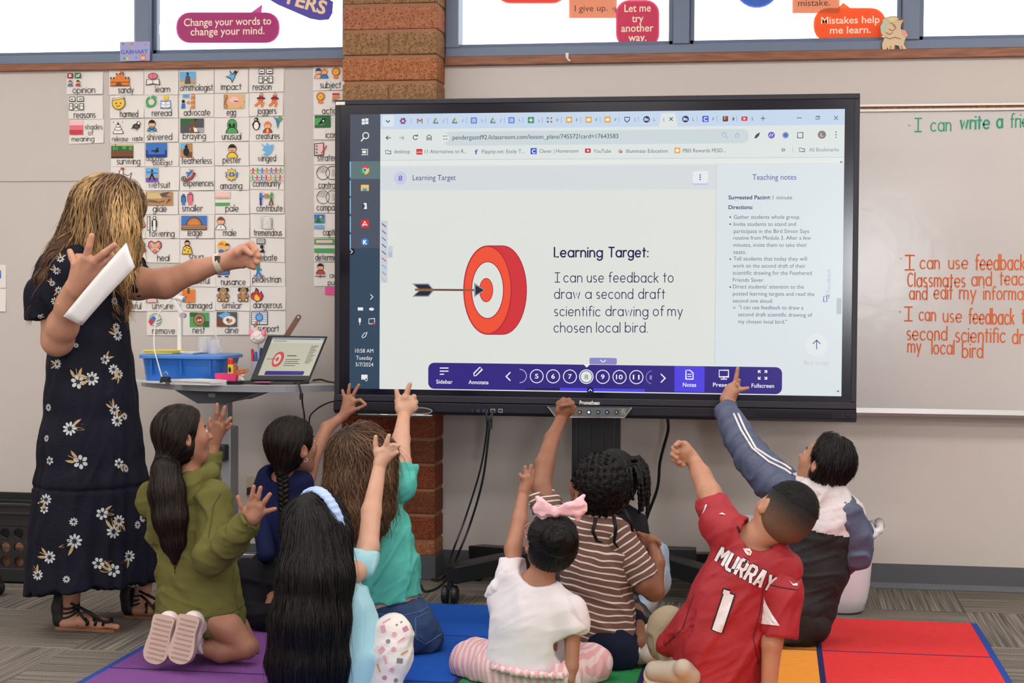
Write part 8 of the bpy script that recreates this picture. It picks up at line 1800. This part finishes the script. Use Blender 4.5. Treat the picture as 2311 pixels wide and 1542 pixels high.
# ---- boy in the jacket
A = Per(-1.18); b = Solid(.004); k = A.k(1860, 1100); Hk = 126 * k
g, R = head(b, A.p(1858, 1046), Hk, (-.80, .45, .38), (.45, -.10, .88), neck=A.p(1828, 1105), nr=.042)
limb(A, b, [(1838, 1105, 0, 30), (1850, 1180, 0, 60), (1820, 1330, 0, 62), (1800, 1390, 0, 60)], .02, fl=1.35)
limb(A, b, [(1785, 1110, .02, 32), (1715, 1050, .12, 27), (1668, 985, .24, 22), (1645, 912, .36, 15)], .012)
hand(A, b, (1643, 904, .37, 17), [[(1658, 868, .37), (1662, 850, .37), (1665, 832, .37)], [(1662, 872, .365), (1666, 864, .35), (1668, 858, .34)], [(1660, 880, .36), (1668, 876, .345), (1664, 868, .34)], [(1655, 884, .39), (1664, 880, .40), (1668, 872, .40)], [(1662, 884, .35), (1675, 879, .34), (1688, 876, .34)]], 5.2)
limb(A, b, [(1642, 900, .37, 17), (1650, 880, .37, 15)], .01)
limb(A, b, [(1912, 1160, -.01, 30), (1944, 1240, .0, 25), (1890, 1288, .04, 16)], .012); hand(A, b, (1884, 1292, .04, 15), [[(1870, 1300, .05), (1864, 1308, .05)], [(1874, 1304, .04), (1868, 1316, .04)], [(1880, 1306, .03), (1876, 1318, .03)], [(1886, 1304, .025), (1884, 1316, .02)], [(1866, 1292, .06), (1856, 1296, .06)]], 4.8)
limb(A, b, [(1800, 1390, 0, 52), (1740, 1420, .2, 34)], .02)
T = person(b, 'sitting child in a white, black and navy track jacket reaching for the screen', SK_E); face(T, g, R, Hk)
M_jw = mat('jacket_white', '#cac4c8', .6, bump=(80, .2)); M_jb = mat('jacket_black', '#121318', .7, bump=(80, .2)); M_jn2 = mat('jacket_navy', '#4c5470', .5, noise=('#3e4560', 10, .5), bump=(80, .25)); M_pip = mat('piping_white', '#dcd8da', .6)
s = Solid(.005); limb(A, s, [(1852, 1130, 0, 62), (1862, 1190, 0, 74), (1838, 1280, 0, 74), (1808, 1370, 0, 72), (1800, 1400, 0, 66)], .03, fl=1.25); limb(A, s, [(1800, 1112, .02, 42), (1840, 1110, 0, 40), (1905, 1160, -.01, 42)], .03)
c0 = A.p(1838, 1186, 0); cl_, cr_ = A.p(1745, 1172, 0), A.p(1925, 1208, 0)
def fmj(c): zz = cl_[2] + (c[:, 0] - cl_[0]) / (cr_[0] - cl_[0]) * (cr_[2] - cl_[2]); return np.where(c[:, 2] > zz, 0, 1)
s.clip((0, 0, FLZ), (0, 0, -1)); s.disp(folds(.007, 34, (.5, 0, 1), 28, .35)); s.disp(folds(.003, 80, (1, 0, .3), 1, .3)); s.ell(A.p(1833, 1078, -.0), (.04, .05, .03), None, .01, sub=True); jk = sew('jacket', s, [M_jw, M_jb], T, fm=fmj)
s = Solid(.0045); limb(A, s, [(1802, 1085, .03, 20), (1822, 1100, -.045, 18), (1850, 1112, -.05, 18), (1878, 1120, -.01, 18)], .01); s.disp(folds(.003, 90, (1, 0, -.3), 6, .4)); sew('collar', s, M_jw, T)
s = Solid(.005); arm = [(1782, 1112, .02, 46), (1742, 1082, .08, 44), (1700, 1036, .15, 38), (1668, 985, .24, 33), (1641, 930, .34, 26)]; limb(A, s, arm, .02); dcf = nrm(A.p(1636, 918, .36) - A.p(1668, 985, .24)); s.clip(A.p(1638, 921, .355), dcf, A.p(1636, 905, .37), .08)
s.disp(folds(.007, 42, (1, 0, .7), 34, .4)); slv = sew('sleeve', s, M_jn2, T)
for off in (0, 10): seam(slv, [(1656 + off, 934), (1672 + off, 970), (1698 + off * .8, 1012), (1735 + off * .5, 1042 - off * .8), (1772, 1060 - off), (1786, 1070 - off)], .0042, M_pip, 'piping', .003)
s = Solid(.005); limb(A, s, [(1900, 1158, -.02, 44), (1926, 1205, -.01, 40), (1932, 1248, .0, 36), (1900, 1276, .03, 26)], .015); s.clip(A.p(1890, 1284, .04), (-1, .4, -.7), A.p(1884, 1290, .04), .05); s.disp(folds(.007, 48, (1, 0, 0), 37, .4)); sew('sleeve', s, M_jn2, T)
s = Solid(.0055); limb(A, s, [(1800, 1380, 0, 66), (1770, 1400, .1, 52), (1720, 1420, .25, 38)], .03); limb(A, s, [(1830, 1410, -.02, 46), (1790, 1432, -.05, 24)], .03); s.clip((0, 0, FLZ), (0, 0, -1)); sew('trousers', s, M_jb, T)
s = Solid(.0045); limb(A, s, [(1800, 1436, -.06, 16), (1765, 1438, -.08, 15), (1745, 1436, -.08, 12)], .01); s.clip((0, 0, FLZ), (0, 0, -1)); sew('sock', s, cloth('sock_charcoal', '#2e323c'), T)
h = Solid(.0045); haircap(h, g, R, Hk, .010, (.97, -.2), .06, ears=True); h.disp(locks(.004, 110, (.4, 0, 1), 14, .4)); hm = sew('hair', h, HB, T); cr = g(0, -.1, .5)
strands('hair_strands', hm, hm, lambda p: nrm(p - cr) + -R[:, 2] * .6 + np.array((.2, 0, 0)), HB, 2200, 6, .009, .0026, .004, 9, free=.6, curl=.001)

# ---- boy in the red jersey
A = Per(-1.9); b = Solid(.0038); k = A.k(1680, 1300); Hk = 158 * k
g, R = head(b, A.p(1767, 1163), Hk, (-.42, .86, .22), (.66, -.12, .75), neck=A.p(1690, 1225), nr=.042)
limb(A, b, [(1700, 1215, 0, 34), (1690, 1290, 0, 66), (1640, 1420, 0, 72), (1620, 1520, 0, 76)], .02, fl=1.35); limb(A, b, [(1636, 1198, .0, 20), (1745, 1262, 0, 20)], .02)
limb(A, b, [(1626, 1180, .02, 24), (1601, 1115, .10, 27), (1582, 1072, .15, 22), (1564, 1038, .2, 16)], .012)
hand(A, b, (1560, 1034, .2, 18), [[(1530, 1006, .19), (1520, 1012, .17), (1528, 1022, .155)], [(1526, 1018, .185), (1518, 1026, .165), (1528, 1034, .155)], [(1527, 1030, .185), (1522, 1038, .17), (1534, 1044, .16)], [(1534, 1042, .19), (1532, 1048, .175), (1543, 1050, .17)], [(1544, 1004, .185), (1532, 1000, .165), (1524, 1006, .15)]], 6.6)
limb(A, b, [(1542, 1020, .195, 22), (1548, 1026, .2, 20)], .01)
limb(A, b, [(1762, 1290, -.03, 24), (1762, 1360, -.05, 25), (1742, 1450, -.06, 24), (1736, 1545, -.06, 18)], .012); hand(A, b, (1736, 1545, -.06, 18), [[(1726, 1562, -.08), (1722, 1575, -.1)], [(1734, 1564, -.08), (1732, 1578, -.1)], [(1742, 1564, -.08), (1742, 1578, -.1)], [(1749, 1562, -.08), (1751, 1574, -.1)], [(1722, 1552, -.06), (1712, 1562, -.07)]], 5.5)
limb(A, b, [(1560, 1510, .05, 50), (1508, 1425, .15, 30)], .02)
T = person(b, 'sitting child in a red jersey reading "MURRAY 1", one fist raised', SK_E); face(T, g, R, Hk)
M_red = mat('jersey_red', '#9c1524', .6, noise=('#8a101e', 12, .5), bump=(500, .25)); M_dk = mat('jersey_dark_line', '#2a0a14', .7); M_jw2 = mat('jersey_white', '#d6d0d6', .6)
s = Solid(.005); limb(A, s, [(1690, 1235, 0, 60), (1688, 1290, 0, 86), (1655, 1370, 0, 94), (1630, 1450, 0, 96), (1612, 1545, 0, 100)], .03, fl=1.25); limb(A, s, [(1648, 1205, 0, 46), (1625, 1185, .02, 42)], .03); limb(A, s, [(1735, 1260, 0, 46), (1762, 1285, -.02, 46)], .03); limb(A, s, [(1560, 1430, .02, 50), (1510, 1455, .04, 26)], .04)
s.clip(A.p(1600, 1535, 0), (-.25, 0, -1)); s.ell(A.p(1712, 1205, -.0), (.06, .09, .05), None, .008, sub=True); s.disp(folds(.008, 26, (.6, 0, 1), 8, .35)); s.disp(folds(.003, 70, (1, 0, .5), 19, .3)); js = sew('jersey', s, M_red, T)
s = Solid(.005); limb(A, s, [(1636, 1190, .02, 42), (1608, 1140, .08, 37)], .02); s.clip(A.p(1604, 1126, .1), (-.3, .35, 1)); s.disp(folds(.005, 60, (1, 0, .3), 40, .35)); sl1 = sew('sleeve', s, M_red, T)
s = Solid(.005); limb(A, s, [(1762, 1290, -.02, 42), (1766, 1340, -.04, 43), (1756, 1425, -.05, 47)], .02); s.clip(A.p(1752, 1430, -.05), (-.13, 0, -1)); s.disp(folds(.005, 45, (.6, 0, 1), 41, .35)); sl2 = sew('sleeve', s, M_red, T)
# print on the back: frame follows the leaning torso
an = A.p(1655, 1335, -.14); ux = nrm(A.p(1717, 1320, -.14) - A.p(1610, 1262, -.14)); vx = nrm(np.cross((0, -1, 0), ux)); vx = vx if vx[2] > 0 else -vx; nn_ = nrm(np.cross(ux, vx)); nn_ = nn_ if nn_[1] < 0 else -nn_
def sub_(poly_pts, fs): return poly_pts, fs
def wrap_rib(m, L, w, mi, off, tgt, org, u_, v_, n_, dens=.006):
    if w > .02:
        n = int(w / .008) + 1; a_, b_ = np.array(L[0]), np.array(L[1]); t_ = nrm(b_ - a_); s_ = np.array((-t_[1], t_[0]))
        for i in range(n): o_ = s_ * ((i + .5) / n - .5) * w; wrap_rib(m, [tuple(a_ + o_), tuple(b_ + o_)], w / n, mi, off, tgt, org, u_, v_, n_, dens)
        return
    mm = MB(); ribbon(mm, L, w, (0, 0, 0), (1, 0, 0), (0, 0, 1), dens=dens, cap=False); vs = []; T_b = bvh(tgt)
    for x, _, z in mm.v:
        p = org + u_ * x + v_ * z; hh = T_b.ray_cast(Vector(p + n_ * .15), Vector(-n_), .35); q = np.array(hh[0]) if hh[0] is not None else p; vs.append(q + n_ * off)
    m.raw(vs, mm.f, mi)
BL = {'M': (.55, [[(0, 0), (0, 1)], [(0, 1), (.275, .45), (.55, 1)], [(.55, 1), (.55, 0)]]), 'U': (.5, [[(0, 1), (0, .14), (.12, .0), (.38, .0), (.5, .14), (.5, 1)]]), 'R': (.48, [[(0, 0), (0, 1)], [(0, 1), (.38, 1), (.48, .88), (.48, .6), (.38, .48), (0, .48)], [(.26, .48), (.5, 0)]]), 'A': (.5, [[(0, 0), (.12, .6), (.18, 1), (.32, 1), (.38, .6), (.5, 0)], [(.08, .3), (.42, .3)]]), 'Y': (.5, [[(0, 1), (.25, .48), (.5, 1)], [(.25, .48), (.25, 0)]])}
H_ = 36 * k; org = A.p(1612, 1277, -.14); m = MB(); x = 0
slx = nrm(A.p(1665, 1330, -.14) - A.p(1678, 1296, -.14))
for ch in 'MURRAY':
    w_, ss_ = BL[ch]
    for mi, wd, of in ((1, .30, .002), (0, .19, .0042)):
        for L in ss_: wrap_rib(m, [((x + a) * H_ * .86, b_ * H_) for a, b_ in L], wd * H_, mi, of, js, org, ux, vx, nn_)
    x += w_ + .27
for mi, wd, of in ((1, 29, .0022), (0, 22, .0046)):
    o1 = A.p(1627, 1413, -.14); u1 = nrm(A.p(1650, 1330, -.14) - A.p(1617, 1430, -.14)); v1 = nrm(np.cross(u1, (0, -1, 0)))
    wrap_rib(m, [(0 - (2 if mi else 0) * k, 0), ((88 + (3 if mi else 0)) * k, 0)], wd * k, mi, of, js, A.p(1617, 1430, -.14), u1, v1, nrm(np.cross(u1, v1)) * (1 if nrm(np.cross(u1, v1))[1] < 0 else -1))
    e_ = A.p(1650, 1338, -.14); wrap_rib(m, [(-4 * k, -7 * k), (-18 * k - (3 * k if mi else 0), -3 * k)], (wd - 12) * k, mi, of, js, e_, XU, ZU, np.array((0, -1., 0)))
m.build('back_print', [M_jw2, M_dk], js)
# bird emblem at the collar, small curved marks, sleeve wedge, seams
def px_decal(m, poly, tgt, mi=0, off=.0015, dens=None):
    pts, fs = fan(poly); vs = []
    for x_, y_ in pts:
        p0, n0 = hitpx(tgt, x_, y_); 
        if p0 is None:
            h_ = bvh(tgt).find_nearest(Vector(A.p(x_, y_, -.1))); p0 = np.array(h_[0])
        vs.append(p0 + nrm(CAM - p0) * (off + .0005 * mi))
    m.raw(vs, fs, mi)
m = MB(); px_decal(m, [(1677, 1228), (1685, 1231), (1692, 1238), (1697, 1246), (1694, 1254), (1687, 1253), (1681, 1246), (1677, 1238)], js, 0, .0025); px_decal(m, [(1680, 1231), (1688, 1235), (1693, 1244), (1691, 1247), (1684, 1243), (1680, 1237)], js, 1, .0025); px_decal(m, [(1688, 1245), (1695, 1247), (1690, 1253)], js, 2, .0025)
m.build('bird_emblem', [M_jw2, M_red, mat('emblem_yellow', '#c8a040', .6)], js)
m = MB(); px_decal(m, [(1781, 1310), (1790, 1318), (1800, 1316), (1800, 1322), (1790, 1322)], sl2, 0, .003); o = m.build('curved_mark', M_jw2, sl2)
m = MB(); px_decal(m, [(1622, 1160), (1630, 1157), (1638, 1162), (1630, 1161)], js, 0, .003); m.build('curved_mark', M_jw2, js)
m = MB()
cols = [(1724 - 0, 1340), (1722, 1352), (1716, 1370), (1712, 1392)]; prev = None
for (xa, ya, xb, yb_) in ((1722, 1345, 1724, 1350), (1718, 1362, 1732, 1368), (1714, 1380, 1742, 1386), (1712, 1396, 1754, 1404), (1712, 1408, 1760, 1413)):
    a0, _n = hitpx(sl2, xa + 2, ya); a1, _n = hitpx(sl2, xb, yb_); 
    if a0 is None or a1 is None: continue
    row = [a0 + (a1 - a0) * t for t in np.linspace(0, 1, 6)]; row2 = []
    for r_ in row:
        h_ = bvh(sl2).ray_cast(Vector(CAM), Vector(nrm(r_ - CAM))); q_ = np.array(h_[0]) if h_[0] is not None else r_; row2.append(q_ + nrm(CAM - q_) * .004)
    if prev: m.raw(prev + row2, [(i, i + 1, i + 7, i + 6) for i in range(5)])
    prev = row2
m.build('white_wedge', M_jw2, sl2)
seam(js, [(1664, 1188), (1672, 1206), (1692, 1222), (1720, 1233), (1745, 1233)], .0035, M_dk, 'collar_trim'); seam(js, [(1712, 1500), (1700, 1440), (1716, 1380), (1722, 1330)], .0014, M_dk); seam(js, [(1500, 1458), (1540, 1420), (1566, 1340)], .0014, M_dk); seam(sl2, [(1728, 1318), (1762, 1326), (1800, 1332)], .0016, M_dk); seam(sl1, [(1584, 1200), (1585, 1165), (1594, 1140)], .003, M_jw2, 'side_stripe')
M_kh = cloth('khaki_twill', '#a0917a', '#8f816a')
s = Solid(.0055); limb(A, s, [(1620, 1530, .0, 88), (1610, 1560, .0, 84)], .03, fl=1.2); limb(A, s, [(1570, 1520, .06, 60), (1508, 1425, .15, 42)], .03); limb(A, s, [(1506, 1408, .15, 40), (1500, 1450, .16, 36), (1520, 1480, .12, 34)], .02); limb(A, s, [(1680, 1540, .05, 56), (1640, 1530, .3, 36)], .03); s.clip((0, 0, FLZ), (0, 0, -1)); s.disp(folds(.006, 42, (1, 0, .7), 44, .35)); sew('trousers', s, M_kh, T)
shoe(T, A.p(1576, 1538, -.06), A.p(1455, 1518, -.02), (-.1, -.75, .6), .085, [mat('shoe_beige', '#a89b8e', .7), mat('sole_beige', '#bfae9e', .8), M_tread])
h = Solid(.0045); haircap(h, g, R, Hk, .0030, (.97, -.2), .08, ears=True); M_buzz = mat('hair_buzzed', '#2b1c16', .8, bump=(700, .6)); nt = M_buzz.node_tree; N = nt.nodes.new
tc = N('ShaderNodeTexCoord'); dt = N('ShaderNodeVectorMath'); dt.operation = 'DOT_PRODUCT'; dt.inputs[1].default_value = tuple(R[:, 2]); nt.links.new(tc.outputs['Object'], dt.inputs[0])
mr = N('ShaderNodeMapRange'); z0_ = float((g(0, 0, 0) - LOC[T.name]) @ R[:, 2]); mr.inputs['From Min'].default_value = z0_ - .16 * Hk; mr.inputs['From Max'].default_value = z0_ + .3 * Hk; nt.links.new(dt.outputs['Value'], mr.inputs['Value'])
nz = N('ShaderNodeTexNoise'); nz.inputs['Scale'].default_value = 120; nt.links.new(tc.outputs['Object'], nz.inputs['Vector']); ad = N('ShaderNodeMath'); ad.operation = 'MULTIPLY_ADD'; ad.inputs[1].default_value = .3; nt.links.new(nz.outputs['Fac'], ad.inputs[0]); nt.links.new(mr.outputs[0], ad.inputs[2])
rp = N('ShaderNodeValToRGB'); e = rp.color_ramp.elements; e[0].position = .12; e[0].color = lin('#6e4f3c'); e[1].position = .85; e[1].color = lin('#17100e'); nt.links.new(ad.outputs[0], rp.inputs[0]); nt.links.new(rp.outputs[0], nt.nodes['Principled BSDF'].inputs['Base Color'])
hm = sew('hair', h, M_buzz, T); topc = g(.0, -.02, .45)
strands('hair_strands', hm, hm, lambda p: R[:, 1] * .7 + (p - topc) * 2, HB, 5200, 3, .004, .0014, .0022, 10, free=.9, keep=lambda c: ((c - g(0, 0, 0)) @ R[:, 2]) > .24 * Hk)
